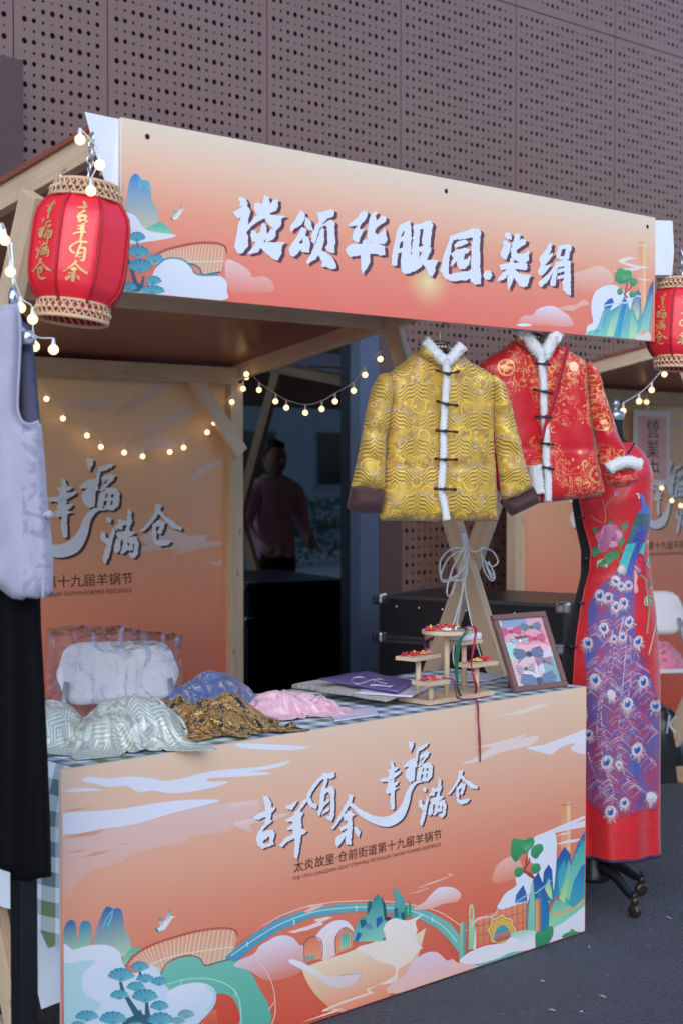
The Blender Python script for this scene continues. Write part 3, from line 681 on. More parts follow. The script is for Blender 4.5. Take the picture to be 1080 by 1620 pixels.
def panel_art(parent, y, x0, x1):
    a = Art(y); CW = A(210, 216, 246); PK = A(212, 184, 190)
    o, k = (0, 1200), 3.0
    a.poly([(290,395),(450,365),(500,340),(650,310),(800,270),(960,230),(1080,210),(1190,200),(1240,230),(1180,290),(1080,345),(920,370),(860,410),(780,415),(620,460),(560,500),(460,520),(400,560),(345,620),(340,650),(290,668)], PK, A(212, 160, 152), 3, o, k)
    a.poly([(390,100),(420,86),(450,88),(520,95),(600,85),(700,90),(780,105),(860,95),(950,70),(1080,52),(1180,60),(1290,70),(1180,84),(1000,92),(990,108),(1080,108),(1040,130),(940,152),(820,165),(720,152),(660,160),(600,130),(520,135),(450,120),(400,110)], CW, None, 3, o, k)
    a.poly([(300,158),(350,142),(420,140),(500,150),(420,157),(350,160)], CW, None, 0, o, k)
    a.poly([(290,263),(450,250),(600,235),(750,210),(900,195),(1040,195),(1020,210),(960,225),(800,265),(650,310),(480,335),(290,362)], CW, None, 2, o, k)
    for q in ([(300,250),(360,238),(430,232),(360,248)], [(300,380),(400,350),(500,338),(440,365)], [(305,450),(370,436),(430,425),(370,445)], [(380,470),(470,440),(540,435),(450,462)], [(560,408),(600,400),(625,395),(600,406)]):
        a.poly(q, A(210, 148, 132), None, 0, o, k)
    for q in ([(378,1176),(440,1178),(490,1182),(460,1187),(420,1186),(378,1183)], [(360,1217),(413,1213),(460,1203),(440,1214),(400,1220),(360,1224)]): a.poly(q, CW, None, 2)
    for q in ([(365,1272),(408,1266),(400,1277),(365,1287)], [(370,1300),(430,1290),(458,1287),(430,1298),(395,1304),(400,1316),(380,1310)]): a.poly(q, A(214, 196, 206), A(213, 176, 172), 2)
    o, k = (860, 1080), 3.86
    a.poly([(-110,400),(-40,385),(0,378),(60,355),(130,330),(200,305),(270,288),(270,428),(200,428),(160,402),(190,370),(120,385),(80,410),(40,440),(0,430)], CW, A(214, 206, 226), 3, o, k)
    a.poly([(728,1209),(760,1195),(780,1180),(850,1163),(838,1180),(790,1190),(760,1204)], A(216, 200, 208), None, 2); a.poly([(745,1183),(790,1173),(835,1160),(800,1178)], A(216, 200, 208), None, 2)
    a.poly([(780,1133),(810,1128),(840,1118),(870,1112),(830,1128)], A(222, 204, 204), None, 2)
    # bottom left: blue peaks, clouds, arched hall, pine
    o, k = (60, 1400), 3.375
    a.poly([(130,330),(135,270),(145,220),(162,193),(182,186),(200,200),(207,240),(206,290),(216,345)], BT, BG, 3, o, k)
    a.poly([(212,345),(220,270),(226,215),(244,192),(270,195),(288,222),(284,280),(274,335)], A(30, 122, 180), BG, 3, o, k)
    a.poly([(300,325),(310,260),(325,200),(345,150),(365,118),(385,117),(402,128),(428,122),(448,138),(456,180),(460,225),(472,252),(490,280),(498,365),(440,380)], BT, A(172, 196, 178), 3, o, k)
    a.poly([(370,210),(388,150),(402,130),(396,170),(378,230)], A(40, 150, 205), A(70, 170, 200), 2, o, k)
    a.stroke([(345,230),(372,170),(398,138)], 3, A(150, 205, 215), o=o, k=k); a.stroke([(400,132),(392,180),(370,215)], 3, A(150, 205, 215), o=o, k=k)
    a.poly([(445,425),(470,370),(500,340),(535,333),(568,357),(490,425)], A(84, 172, 158), A(140, 200, 185), 3, o, k)
    tan_arch(a, o, k, ID)
    a.poly([(655,490),(690,435),(730,402),(800,383),(862,398),(893,436),(960,418),(1020,402),(1060,400),(1100,425),(1150,490),(1185,560),(1230,640),(1235,742),(1066,742),(1062,660),(1020,610),(950,580),(840,540),(700,565)], A(108, 184, 176), A(84, 168, 160), 3, o, k)
    a.stroke([(690,530),(780,505),(880,498),(970,515),(1040,555),(1075,620),(1085,742)], 6, A(165, 215, 208), o=o, k=k)
    for x, y_ in ((762, 510), (1050, 560)): a.poly([(x, y_), (x + 5, y_), (x + 5, y_ + 38), (x, y_ + 38)], A(165, 215, 208), None, 0, o, k)
    a.poly([(930,620),(960,580),(1020,590),(1060,640),(1068,742),(890,742)], A(204, 82, 66), A(196, 66, 52), 3, o, k)
    for i in range(5): a.stroke([(880 + i * 18, 742), (905 + i * 11, 700), (935 + i * 4, 668)], 3, A(215, 140, 110), o=o, k=k)
    a.poly([(80,312),(140,312),(165,330),(192,345),(260,325),(340,318),(400,330),(440,365),(455,430),(520,470),(560,440),(600,430),(645,450),(662,510),(700,560),(722,640),(690,760),(80,760)], CW, A(180, 206, 238), 3, o, k)
    a.poly([(80,440),(180,418),(250,402),(310,408),(250,462),(236,520),(245,570),(285,605),(340,640),(280,700),(220,760),(80,760)], A(170, 205, 226), A(160, 202, 224), 3, o, k)
    a.poly([(690,590),(720,552),(780,530),(860,520),(930,545),(952,600),(922,670),(820,760),(690,760)], CW, A(176, 206, 240), 3, o, k)
    a.stroke([(900,540),(940,575),(940,620),(900,670)], [4, 12, 16, 8], A(160, 205, 228), o=o, k=k)
    TR = A(48, 92, 116)
    a.stroke([(440,515),(452,560),(480,610),(510,660),(535,700)], [16, 20, 24, 30, 42], TR, o=o, k=k); a.stroke([(580,620),(582,660),(585,700)], [16, 22, 32], TR, o=o, k=k)
    a.stroke([(545,440),(545,480),(555,520)], 14, TR, o=o, k=k); a.poly([(430,760),(470,715),(520,692),(560,690),(600,700),(620,760)], TR, None, 0, o, k)
    a.poly([(530,700),(545,660),(560,690)], TR, None, 0, o, k)
    for f in ((445,480,138,80),(545,435,95,58),(572,500,95,52),(522,542,95,56),(435,587,98,56),(648,515,88,54),(570,592,135,80),(648,645,95,60),(262,700,122,64),(400,712,142,80),(655,717,138,80),(215,745,80,40),(520,748,90,40)): fan(a, *f, o, k)
    fan(a, 790, 690, 88, 54, o, k, True); fan(a, 745, 725, 80, 44, o, k, True)
    crane(a, o, k)
    # middle: blue bridge, bowl with houses, peaks and foam
    o, k = (360, 1380), 3.176
    a.poly([(30,470),(60,440),(130,410),(160,370),(200,345),(250,320),(300,318),(335,335),(360,365),(385,372),(395,420),(380,480),(330,520),(200,545),(100,490)], A(215, 212, 242), A(208, 120, 106), 4, o, k)
    a.stroke([(160,450),(200,510),(228,580),(238,660),(235,720),(210,790)], 5, A(226, 190, 190), o=o, k=k); a.stroke([(235,650),(205,690)], 5, A(226, 190, 190), o=o, k=k)
    q1 = [(355,1515),(372,1500),(400,1478),(440,1454),(490,1437),(540,1430),(590,1429),(640,1432),(680,1443),(710,1460),(735,1490),(742,1506)]
    q2 = [(728,1512),(712,1490),(692,1470),(665,1455),(640,1447),(590,1442),(540,1444),(490,1452),(440,1473),(405,1495),(372,1522)]
    for i in range(len(q1) - 2):
        n1, n2 = q1[i], q1[i + 1]; m1, m2 = q2[::-1][min(i, 10)], q2[::-1][min(i + 1, 10)]
        f = i / 9; c = [A(70, 150, 196)[j] * (1 - f) + A(112, 186, 186)[j] * f for j in range(3)]; c2 = [x * .88 for x in c]
        a.poly([n1, n2, m2, m1], tuple(c), tuple(c2))
    a.stroke([(365,1512),(405,1484),(445,1461),(495,1443),(545,1436),(592,1435),(640,1439),(672,1449),(700,1466),(722,1490)], 1.3, A(190, 220, 235))
    a.stroke([(396,1478),(445,1448),(500,1431),(560,1425),(620,1427),(690,1441),(738,1473)], 1.6, A(228, 196, 198))
    a.stroke([(372,1496),(408,1470),(455,1446)], 1.2, A(190, 110, 110))
    for x, y_ in ((390, 1494), (464, 1459), (562, 1437), (682, 1455)): a.poly([(x, y_ - 4), (x + 1.4, y_ - 4), (x + 1.4, y_ + 4), (x, y_ + 4)], A(215, 230, 240))
    a.poly([(355,180),(420,160),(490,162),(455,180),(400,205),(380,195),(420,175)], A(226, 180, 180), None, 0, o, k)
    a.poly([(300,300),(400,270),(450,250),(430,238),(500,222),(530,225),(470,250),(480,262),(400,290),(330,305)], A(228, 205, 215), None, 0, o, k)
    a.poly([(440,340),(455,300),(490,268),(530,245),(580,240),(615,262),(632,300),(600,335),(560,400),(500,435),(470,435)], A(218, 216, 242), A(222, 196, 205), 4, o, k)
    for r in range(3): a.stroke([(495 - r * 10, 420), (490 - r * 8, 360), (505 + r * 4, 310 - r * 8), (540 + r * 8, 300 - r * 12)], 3, A(236, 222, 230), o=o, k=k)
    a.poly([(370,480),(450,452),(600,402),(750,342),(860,345),(930,320),(992,280),(975,350),(955,420),(905,490),(830,595),(790,640),(700,672),(580,715),(520,682),(440,612),(395,545)], A(232, 212, 198), A(222, 138, 112), 0, o, k)
    a.stroke([(370,482),(395,545),(440,612),(520,682),(582,692),(582,715)], 4, A(226, 190, 130), o=o, k=k)
    H1 = A(214, 118, 96); HD = A(92, 84, 112)
    a.poly([(385,352),(432,322),(470,350),(472,432),(386,452)], H1, A(226, 150, 124), 0, o, k); a.stroke([(385,450),(385,353),(432,323),(472,350),(472,430)], 4, HD, o=o, k=k)
    a.poly([(392,420),(436,412),(436,438),(392,448)], A(100, 186, 176), None, 0, o, k)
    for i in range(4): a.poly([(396 + i * 11, 418), (400 + i * 11, 417), (400 + i * 11, 444), (396 + i * 11, 446)], A(170, 90, 80), None, 0, o, k)
    a.poly([(540,325),(586,276),(628,300),(622,378),(540,412)], H1, A(228, 150, 120), 0, o, k); a.stroke([(541,410),(541,325),(586,277),(628,301)], 5, HD, o=o, k=k)
    a.poly([(566,325),(592,300),(616,312),(612,372),(566,386)], A(88, 172, 172), A(150, 205, 170), 0, o, k)
    for i in range(3): a.poly([(578 + i * 12, 306), (581 + i * 12, 306), (581 + i * 12, 378), (578 + i * 12, 380)], A(60, 130, 140), None, 0, o, k)
    T1, T2 = A(34, 130, 146), A(124, 200, 190)
    a.poly([(825,230),(838,150),(833,80),(838,70),(855,95),(882,128),(888,175),(892,250),(850,250)], A(80, 165, 170), A(60, 150, 160), 0, o, k)
    a.poly([(690,225),(705,180),(725,140),(752,105),(778,150),(795,230),(800,300),(790,345),(740,345),(700,300)], T1, T2, 0, o, k)
    a.poly([(625,340),(640,270),(668,225),(690,222),(710,290),(740,345),(650,348)], A(46, 150, 165), T2, 0, o, k)
    for q, c in (([(770,118),(790,160),(800,240),(784,240)], A(30, 82, 96)), ([(697,190),(702,148),(716,138),(722,170),(702,212)], A(30, 92, 100)), ([(660,240),(690,235),(695,262),(668,282)], A(30, 92, 120)),
                 ([(742,232),(770,218),(778,242),(745,282)], A(30, 90, 172)), ([(633,342),(650,296),(672,310),(652,346)], A(30, 96, 180)), ([(830,182),(850,178),(855,225),(838,225)], A(30, 96, 120)), ([(690,262),(712,252),(722,275),(700,292)], A(120, 120, 180)),
                 ([(865,205),(885,195),(890,235),(870,238)], A(28, 86, 110)), ([(885,170),(897,168),(902,225),(890,228)], A(30, 140, 110)), ([(905,150),(916,148),(920,220),(906,222)], A(30, 146, 110)), ([(790,225),(815,222),(818,240),(795,250)], A(40, 60, 90)),
                 ([(770,330),(815,322),(820,330),(780,340)], A(170, 70, 70))): a.poly(q, c, None, 0, o, k)
    a.stroke([(688,280),(705,262),(722,272),(722,290)], 6, A(70, 130, 205), o=o, k=k)
    FO = A(224, 222, 232)
    a.poly([(778,285),(800,245),(840,230),(880,240),(915,238),(985,205),(940,245),(950,290),(940,320),(960,370),(978,376),(940,410),(925,440),(870,475),(848,500),(852,530),(820,556),(755,562),(835,520),(832,470),(780,455),(735,438),(700,410),(640,385),(690,362),(790,345)], FO, A(230, 208, 204), 2, o, k)
    for q in ([(720,390),(745,375),(775,385),(770,410),(740,415)], [(700,395),(740,362),(800,372)], [(800,300),(830,262),(880,262)], [(840,330),(880,300),(930,300)], [(780,420),(850,400),(900,420)]): a.stroke(q, 5, A(236, 214, 206), o=o, k=k)
    a.poly([(305,440),(330,438),(380,455),(440,490),(510,525),(560,520),(610,508),(672,504),(665,530),(640,555),(600,575),(545,582),(490,560),(420,510),(320,462)], A(224, 226, 246), A(206, 190, 206), 3, o, k)
    a.stroke([(560,520),(610,512),(668,508),(650,545)], 4, A(160, 160, 175), o=o, k=k)
    a.poly([(755,560),(690,590),(706,604),(580,645),(480,688),(470,700),(540,690),(360,757),(540,702),(580,684),(500,690),(600,650),(730,606),(706,592)], A(232, 208, 206), None, 0, o, k)
    # right: reeds of light, towers, moon gate, blue mountains
    o, k = (640, 1240), 3.375
    a.poly([(0,1015),(30,960),(60,930),(100,905),(140,895),(180,905),(220,942),(250,935),(280,955),(330,955),(390,990),(130,1090),(-60,1120),(-100,1090)], A(214, 196, 226), A(228, 178, 178), 3, o, k)
    a.poly([(-10,592),(60,575),(120,556),(60,556),(140,525),(240,490),(225,482),(292,458),(238,478),(255,488),(150,532),(75,552),(130,556),(70,578)], A(230, 184, 180), None, 0, o, k)
    a.poly([(40,668),(100,630),(130,595),(175,556),(215,550),(258,555),(292,580),(295,605),(270,630),(200,642),(130,668)], A(216, 218, 248), A(226, 160, 150), 4, o, k)
    a.poly([(468,528),(475,470),(500,425),(550,392),(592,388),(625,440),(600,490),(560,515)], A(230, 182, 178), A(216, 132, 112), 3, o, k)
    a.poly([(835,103),(882,97),(882,372),(830,350)], A(206, 146, 110), A(222, 160, 124), 0, o, k); a.poly([(862,99),(882,97),(882,370),(866,360)], A(232, 190, 146), A(230, 176, 140), 0, o, k)
    a.poly([(832,112),(884,105),(884,112),(832,119)], A(186, 126, 100), None, 0, o, k)
    a.poly([(498,668),(510,625),(540,580),(592,545),(588,505),(608,482),(640,478),(672,500),(690,440),(655,398),(668,330),(690,285),(740,262),(790,255),(808,300),(806,420),(800,560),(760,640),(640,680)], A(208, 218, 248), A(214, 222, 248), 3, o, k)
    a.poly([(740,262),(790,240),(860,210),(970,165),(972,180),(900,215),(972,192),(972,228),(880,245),(800,262)], A(214, 210, 238), None, 0, o, k)
    a.poly([(800,322),(870,300),(960,290),(905,312),(830,322)], A(220, 206, 226), None, 0, o, k); a.poly([(800,280),(850,262),(900,255),(850,272)], A(220, 206, 226), None, 0, o, k)
    D1, D2, D3 = A(30, 70, 158), A(34, 130, 178), A(112, 190, 172)
    a.poly([(585,640),(592,592),(630,540),(646,580),(652,625)], D1, A(40, 120, 190), 0, o, k)
    a.poly([(800,690),(845,560),(880,440),(920,320),(966,238),(966,610),(900,670)], A(28, 84, 170), A(80, 180, 168), 0, o, k)
    a.poly([(855,600),(885,440),(930,340),(966,290),(966,420),(930,480),(890,640)], A(36, 158, 176), A(130, 205, 170), 0, o, k)
    a.poly([(872,640),(900,520),(940,440),(966,420),(966,600),(905,660)], A(30, 110, 190), A(60, 160, 180), 0, o, k)
    a.poly([(790,600),(800,500),(808,410),(850,335),(880,372),(888,440),(866,540),(830,610)], D1, A(40, 140, 180), 0, o, k)
    a.poly([(815,470),(848,400),(862,440),(850,540),(822,590),(818,540)], A(40, 140, 190), A(70, 180, 180), 0, o, k)
    a.poly([(820,610),(850,520),(872,400),(885,440),(868,560),(850,640)], A(70, 170, 176), A(180, 212, 150), 0, o, k)
    a.poly([(725,600),(740,470),(765,430),(784,460),(790,560),(800,600),(790,640)], D1, D2, 0, o, k); a.poly([(745,560),(765,500),(780,560),(785,620),(765,600)], A(110, 190, 170), A(210, 220, 140), 0, o, k)
    a.poly([(655,640),(680,520),(710,470),(738,540),(770,650),(768,790),(700,790)], D1, D2, 0, o, k); a.poly([(690,640),(715,540),(742,640),(752,760),(700,760)], A(34, 120, 180), A(36, 110, 180), 0, o, k)
    a.poly([(765,780),(770,690),(800,620),(825,625),(850,640),(905,665),(966,600),(966,660),(860,700),(790,760)], A(84, 180, 170), A(160, 210, 160), 0, o, k)
    for q in ([(585,640),(640,600),(700,580),(780,515)],): a.stroke(q, 6, A(150, 190, 226), o=o, k=k)
    rs = random.Random(5)
    for i in range(60):
        f = rs.random(); x, y_ = 885 + 75 * f + rs.gauss(0, 4), 450 - 190 * f + rs.gauss(0, 8); a.poly([(x - 1.6, y_), (x, y_ - 2), (x + 1.6, y_), (x, y_ + 2)], A(150, 205, 225), None, 0, o, k)
    a.poly([(375,716),(655,626),(660,792),(375,872)], A(216, 138, 106), A(208, 116, 90), 0, o, k)
    for i in range(10): x = 385 + i * 30; a.poly([(x, 712 - (x - 375) * .32), (x + 2.5, 711 - (x - 375) * .32), (x + 2.5, 869 - (x - 375) * .28), (x, 870 - (x - 375) * .28)], A(150, 74, 66), None, 0, o, k)
    for f in (.28, .62): a.poly([(375, 716 + 156 * f), (655, 626 + 166 * f), (655, 629 + 166 * f), (375, 719 + 156 * f)], A(150, 74, 66), None, 0, o, k)
    for rr, c in ((78, A(226, 206, 130)), (70, A(150, 110, 70)), (66, A(212, 168, 92))):
        a.poly([(514 + rr * (1 + .08 * math.cos(8 * t)) * .88 * math.cos(t), 782 + rr * (1 + .08 * math.cos(8 * t)) * math.sin(t)) for t in [i * 6.2832 / 40 for i in range(40)]], c, None, 0, o, k)
    a.poly([(478,800),(490,770),(515,752),(540,762),(556,790),(556,812),(480,838)], A(60, 166, 168), A(60, 120, 180), 3, o, k)
    a.poly([(484,806),(550,782),(556,812),(556,825),(484,848)], A(206, 140, 130), A(170, 86, 84), 0, o, k)
    for i in range(7): a.poly([(490 + i * 10, 804 - i * 3.4), (492 + i * 10, 803 - i * 3.4), (492 + i * 10, 842 - i * 3), (490 + i * 10, 843 - i * 3)], A(120, 60, 70), None, 0, o, k)
    a.poly([(335,885),(338,680),(342,650),(350,640),(362,650),(366,680),(374,880)], A(186, 206, 176), A(130, 186, 160), 0, o, k); a.poly([(344,720),(346,670),(352,655),(358,672),(358,720)], A(226, 130, 100), None, 0, o, k)
    a.poly([(360,885),(375,755),(376,882)], A(220, 214, 226), None, 0, o, k)
    a.poly([(290,742),(322,735),(320,934),(286,940)], A(150, 190, 160), A(104, 176, 166), 0, o, k); a.poly([(308,738),(322,735),(320,934),(308,936)], A(96, 156, 160), A(80, 150, 160), 0, o, k)
    a.poly([(660,640),(672,528),(682,524),(690,640),(690,785),(648,795)], A(140, 196, 184), A(110, 186, 174), 0, o, k); a.poly([(644,640),(652,636),(652,790),(644,792)], A(60, 120, 150), None, 0, o, k)
    a.poly([(695,617),(722,612),(722,785),(695,790)], A(212, 150, 100), A(220, 166, 120), 0, o, k); a.poly([(710,614),(722,612),(722,785),(710,788)], A(190, 122, 84), None, 0, o, k)
    a.stroke([(350,760),(380,725),(420,712),(470,705),(495,660)], [10, 14, 12, 8, 5], A(214, 186, 200), o=o, k=k)
    a.poly([(760,775),(800,735),(860,700),(966,630),(966,690),(900,720),(850,760),(800,800)], A(110, 186, 180), A(150, 205, 200), 0, o, k); a.stroke([(790,690),(840,685),(890,670),(930,640),(966,605)], 11, A(218, 160, 116), o=o, k=k)
    a.poly([(740,800),(790,770),(850,735),(910,690),(972,655),(972,800),(850,850),(740,880)], A(216, 218, 242), A(206, 214, 242), 3, o, k)
    a.poly([(375,965),(440,940),(520,915),(600,870),(640,880),(600,920),(400,985)], A(96, 180, 174), None, 0, o, k)
    a.poly([(285,945),(330,905),(362,888),(430,862),(520,850),(560,818),(610,812),(645,832),(690,820),(705,882),(640,890),(560,900),(500,928),(400,958),(330,962)], A(216, 218, 244), A(222, 216, 238), 3, o, k)
    a.poly([(560,800),(640,780),(700,790),(690,830),(600,830)], A(150, 205, 195), A(216, 218, 244), 3, o, k)
    G1, G2 = A(64, 150, 100), A(40, 128, 96)
    for q in ([(690,812),(705,790),(740,785),(765,760),(788,768),(782,820),(745,870),(700,890)], [(836,822),(850,800),(875,790),(890,774),(912,788),(945,795),(900,812)],
              [(566,330),(575,292),(610,296),(640,300),(660,288),(685,290),(688,325),(665,350),(645,372),(620,380),(592,418),(564,382)], [(674,345),(700,325),(728,322),(737,350),(720,375),(700,400),(672,384)], [(584,460),(600,446),(625,450),(628,480),(606,498),(586,492)], [(672,440),(695,424),(718,432),(720,462),(695,480),(674,474)]): a.poly(q, G1, G2, 3, o, k)
    for q in ([(620,320),(650,300),(680,296),(676,330),(640,360)], [(880,780),(892,778),(896,790),(884,792)]): a.poly(q, A(40, 132, 84), A(90, 176, 116), 2, o, k)
    a.stroke([(652,380),(645,410),(648,432),(636,462),(660,480),(690,505)], [6, 9, 10, 16, 18, 16], A(150, 62, 62), o=o, k=k); a.stroke([(664,395),(660,420),(648,440)], 7, A(150, 62, 62), o=o, k=k)
    a.build("printed_artwork", parent, clip=(x0 + .004, x1 - .004, .006, .8))
    l = Art(y, .0018, 2e-5); slogan_art(l, "abcdefgh", INKW, A(66, 40, 74)); l.build("slogan_lettering", parent)
    g = lambda x, y_: (lambda p: (p.x, p.z))(P(x, y_, Y=y))
    small_text(None, "太炎故里·仓前街道第十九届羊锅节", g(464, 1379), g(697, 1326), .0325, INKD, parent, y - .0022, m=INKMAT)
    small_text(None, "THE 19TH CANGQIAN GOAT-STEWING FESTIVALIN TAIYAN FORMER RESIDENCE", g(462, 1393), g(696, 1338), .0145, INKD, parent, y - .0022, m=mat("maroon_print_ink", A(120, 66, 60), .5, var=.05))

def back_art(parent, y, dx=0.0):
    mp = lambda q: (3.991 + (q[0] - 3.395) * 1.65 + dx, 1.264 + (q[1] - .562) * 1.75)
    a = Art(3.048, xf=mp); a.y = 3.048
    l = Art(3.048, xf=mp); slogan_art(l, "abcdefgh", INKW, A(66, 36, 40), sh=(3.0, 2.0))
    l.y = y; l.base = .0016
    # clouds measured straight on the back board
    c = Art(5.3); c.xf = lambda q: (q[0] + dx, q[1]); CL = A(204, 192, 206)
    for pts, sm in (([(180,655),(215,628),(250,608),(270,600),(262,616),(235,636),(205,652)], 2), ([(190,722),(222,706),(250,695),(275,695),(292,688),(265,706),(240,712),(215,724)], 2),
        ([(205,700),(250,665),(300,642),(345,630),(300,658),(250,690)], 3), ([(275,768),(293,768),(315,742),(345,730),(361,727),(361,735),(340,740),(318,755),(300,773),(285,772)], 3),
        ([(210,870),(235,862),(222,850),(262,835),(300,848),(330,845),(325,856),(361,857),(361,862),(320,868),(275,880),(285,868),(240,872)], 2), ([(330,886),(345,890),(361,876),(361,890),(345,895)], 2), ([(100,640),(150,632),(190,640),(150,650)], 2)):
        c.poly(pts, CL, A(208, 168, 150), sm)
    c.y = y; c.build("printed_clouds", parent, clip=(2.12 + dx, 4.21 + dx, .05, 1.95))
    l.build("slogan_lettering", parent, clip=(2.12 + dx, 4.21 + dx, .05, 1.95))
    g = lambda x, y_: (lambda p: mp((p.x, p.z)))(P(x, y_, Y=3.048))
    small_text(None, "太炎故里·仓前街道第十九届羊锅节", g(464, 1379), g(697, 1326), .055, INKD, parent, y - .002, m=INKMAT)
    small_text(None, "THE 19TH CANGQIAN GOAT-STEWING FESTIVALIN TAIYAN FORMER RESIDENCE", g(462, 1393), g(696, 1338), .026, INKD, parent, y - .002, m=MATS["maroon_print_ink"])
KSTOPS = [(0, A(218, 192, 165)), (.25, A(214, 170, 140)), (.55, A(210, 130, 105)), (.8, A(206, 98, 76)), (1, A(202, 80, 62))]

# ------------------------------------------------------------------ market stalls
YF, YK = 3.048, 5.30
XL, XR = 2.085, 4.275
ROOFU = mat("roof_board_russet", fn=lambda nb: (lambda n: (nb.set(Base_Color=nb.mix(n, (.24, .062, .045), (.30, .085, .062)), Roughness=.33), nb.bump(n, .05, .01)))(nb.noise(nb.tc(), 2.5, 3)))
SLOPE = .170
def roofz(y): return 2.36 - (y - YF) * SLOPE
def stall(label, dx=0.0, lettering=True):
    t = thing("market_stall", (3.18 + dx, 4.2, 0), label, "market stall", "pine market stalls along the building")
    xl, xr = XL + dx, XR + dx
    for x in (xl + .01, xr - .01):
        beam("rafter", (x, YF + .05, roofz(YF) - .055), (x, YK + .04, roofz(YK) - .055), .035, .07, PINE_PALE, t)
        # crossed legs
        lx, ly = (x - .095, -.09) if x < xl + .1 else (x, 0)
        beam("leg", (lx, 3.425 + ly, .045), (lx, 4.30 + ly, 2.10), .036, .075, PINE_PALE, t, up=(0, 1, 0))
        beam("leg", (lx + .038, 4.41 + ly, .045), (lx + .038, 3.41 + ly, 2.20), .036, .075, PINE_PALE, t, up=(0, 1, 0))
        beam("foot_rail", (lx + .019, 3.44 + ly, .04), (lx + .019, 4.56 + ly, .04), .036, .075, PINE, t)
        beam("post", (x, YK, .0), (x, YK, roofz(YK) - .09), .07, .07, PINE, t, up=(0, 1, 0))
    for y, dz, m in ((4.34, .090, PINE_PALE), (YK - .05, .06, PINE), (YF + .075, .05, PINE)):
        zz = roofz(y) - .13 + dz
        beam("purlin", (xl + .03, y, zz), (xr - .03, y, zz), .045, .075, m, t)
    beam("brace", (xr - .27, YK - .053, roofz(YK) - .07), (xr - .005, YK - .053, roofz(YK) - .40), .07, .03, PINE_PALE, t, up=(0, 1, 0))
    beam("brace", (xl + .27, YK - .053, roofz(YK) - .07), (xl + .005, YK - .053, roofz(YK) - .40), .07, .03, PINE_PALE, t, up=(0, 1, 0))
    rb = MB(); y0, y1 = YF + .05, YK + .09
    rb.add([(x, y, roofz(y) + dz) for x in (xl - .02, xr + .02) for y in (y0, y1) for dz in (-.018, -.006)], [(0, 1, 3, 2), (4, 6, 7, 5), (0, 4, 5, 1), (2, 3, 7, 6), (0, 2, 6, 4), (1, 5, 7, 3)])
    rb.build("roof_board", ROOFU, t)
    bk = board("back_board", xl + .055, xr - .045, YK + .006, .03, roofz(YK) - .06, .012, KSTOPS, t)
    back_art(bk, YK + .006, dx)
    # printed fascia
    fs = board("fascia_board", xl + .03, xr + .005, YF, 1.94, 2.357, .01, BSTOPS, t)
    if lettering: banner_art(fs, YF)
    for x in (2.19, 3.25, 4.235):
        s = MB(); s.lathe([(.0, -.004), (.006, -.003), (.007, 0), (.0, .0015)], (x + dx, YF - .001, 2.322 if x != 3.25 else 2.32), 10, Matrix.Rotation(R(90), 3, 'X'), cap=False); s.build("screw", BLACKM, fs)
    w = MB(); w.add([(xl + .03, YF + .012, 2.355), (xl - .055, YF + .03, 2.362), (xl - .025, YF + .03, 2.27), (xl + .012, YF + .026, 2.17), (xl + .03, YF + .014, 2.08)], [(0, 1, 2), (0, 2, 3), (0, 3, 4)]); w.build("sheet_flap", WHITE_CLOTH, fs)
    w = MB(); w.add([(xr + .008, YF + .004, 2.35), (xr + .075, YF - .02, 2.352), (xr + .085, YF - .02, 2.25), (xr + .082, YF - .015, 2.17), (xr + .008, YF + .006, 2.165)], [(0, 1, 2, 3, 4)]); w.build("sheet_flap", WHITE_CLOTH, fs)
    return t
stall("pine market stall with an orange printed fascia of white brush lettering, front left", 0.0)
stall("pine market stall behind the red embroidered dress, cut off by the photo's edge", 4.105, False)

# ------------------------------------------------------------------ display table with printed front
tx0, tx1, TZ = 1.935, 3.918, .80
tb = thing("display_table", (2.93, 3.36, 0), "long display table fronted by an orange printed landscape board", "table")
b = MB(); b.box(((tx0 + tx1) / 2 + .025, 3.36, TZ - .018), (tx1 - tx0 - .07, .58, .03), ch=.004); b.build("tabletop", mat("white_laminate", (.7, .7, .7), .4), tb)
for x in (tx0 + .08, tx1 - .08):
    for y in (3.12, 3.58):
        b = MB(); b.tube([(x, y, 0), (x, y, TZ - .033)], .014, 10); b.build("leg", CHROME, tb, True)
fp = board("front_board", tx0, tx1, YF, .004, .804, .01, PSTOPS, tb)
panel_art(fp, YF, tx0, tx1)
for x, y in ((138, 1230), (330, 1197), (392, 1186), (490, 1171), (555, 1160), (645, 1143), (730, 1125), (812, 1113), (910, 1095)):
    p = P(x, y, Y=YF); b = MB(); b.lathe([(.0, -.0015), (.004, -.001), (.0055, 0)], p, 8, Matrix.Rotation(R(90), 3, 'X'), cap=False); b.build("staple_dimple", FOAM, fp)
def f_ging(nb):
    u = nb.sep(nb.tc('UV')); a = (u[0] / .036).mod2().gt(1.0); c = (u[1] / .036).mod2().gt(1.0)
    o = nb.tc(); w = nb.noise(o, 900, 1); n = nb.noise(o, 2.0, 2)
    s = a + c; tone = nb.mix(nb.ramp(n, (.42, 0.0), (.55, 1.0)), (.10, .17, .23), (.16, .24, .08))
    nb.set(Base_Color=nb.mix(s * .5, (.74, .78, .84), tone), Roughness=.8); nb.bump(w, .15, .001)
GING = mat("gingham", fn=f_ging)
cl = MB(); uv = []; nx, ny = 60, 22
ys = [3.062 + .6 * j / ny for j in range(ny + 1)]
for i in range(nx + 1):
    for j, y in enumerate(ys):
        x = tx0 + .048 + (tx1 - tx0 - .044) * i / nx
        z = TZ + .003 + .002 * noise.noise((x * 7, y * 7, 0)); cl.v.append((x, y, z)); uv.append((x, y))
for i in range(nx):
    for j in range(ny): a = i * (ny + 1) + j; cl.f.append((a, a + ny + 1, a + ny + 2, a + 1))
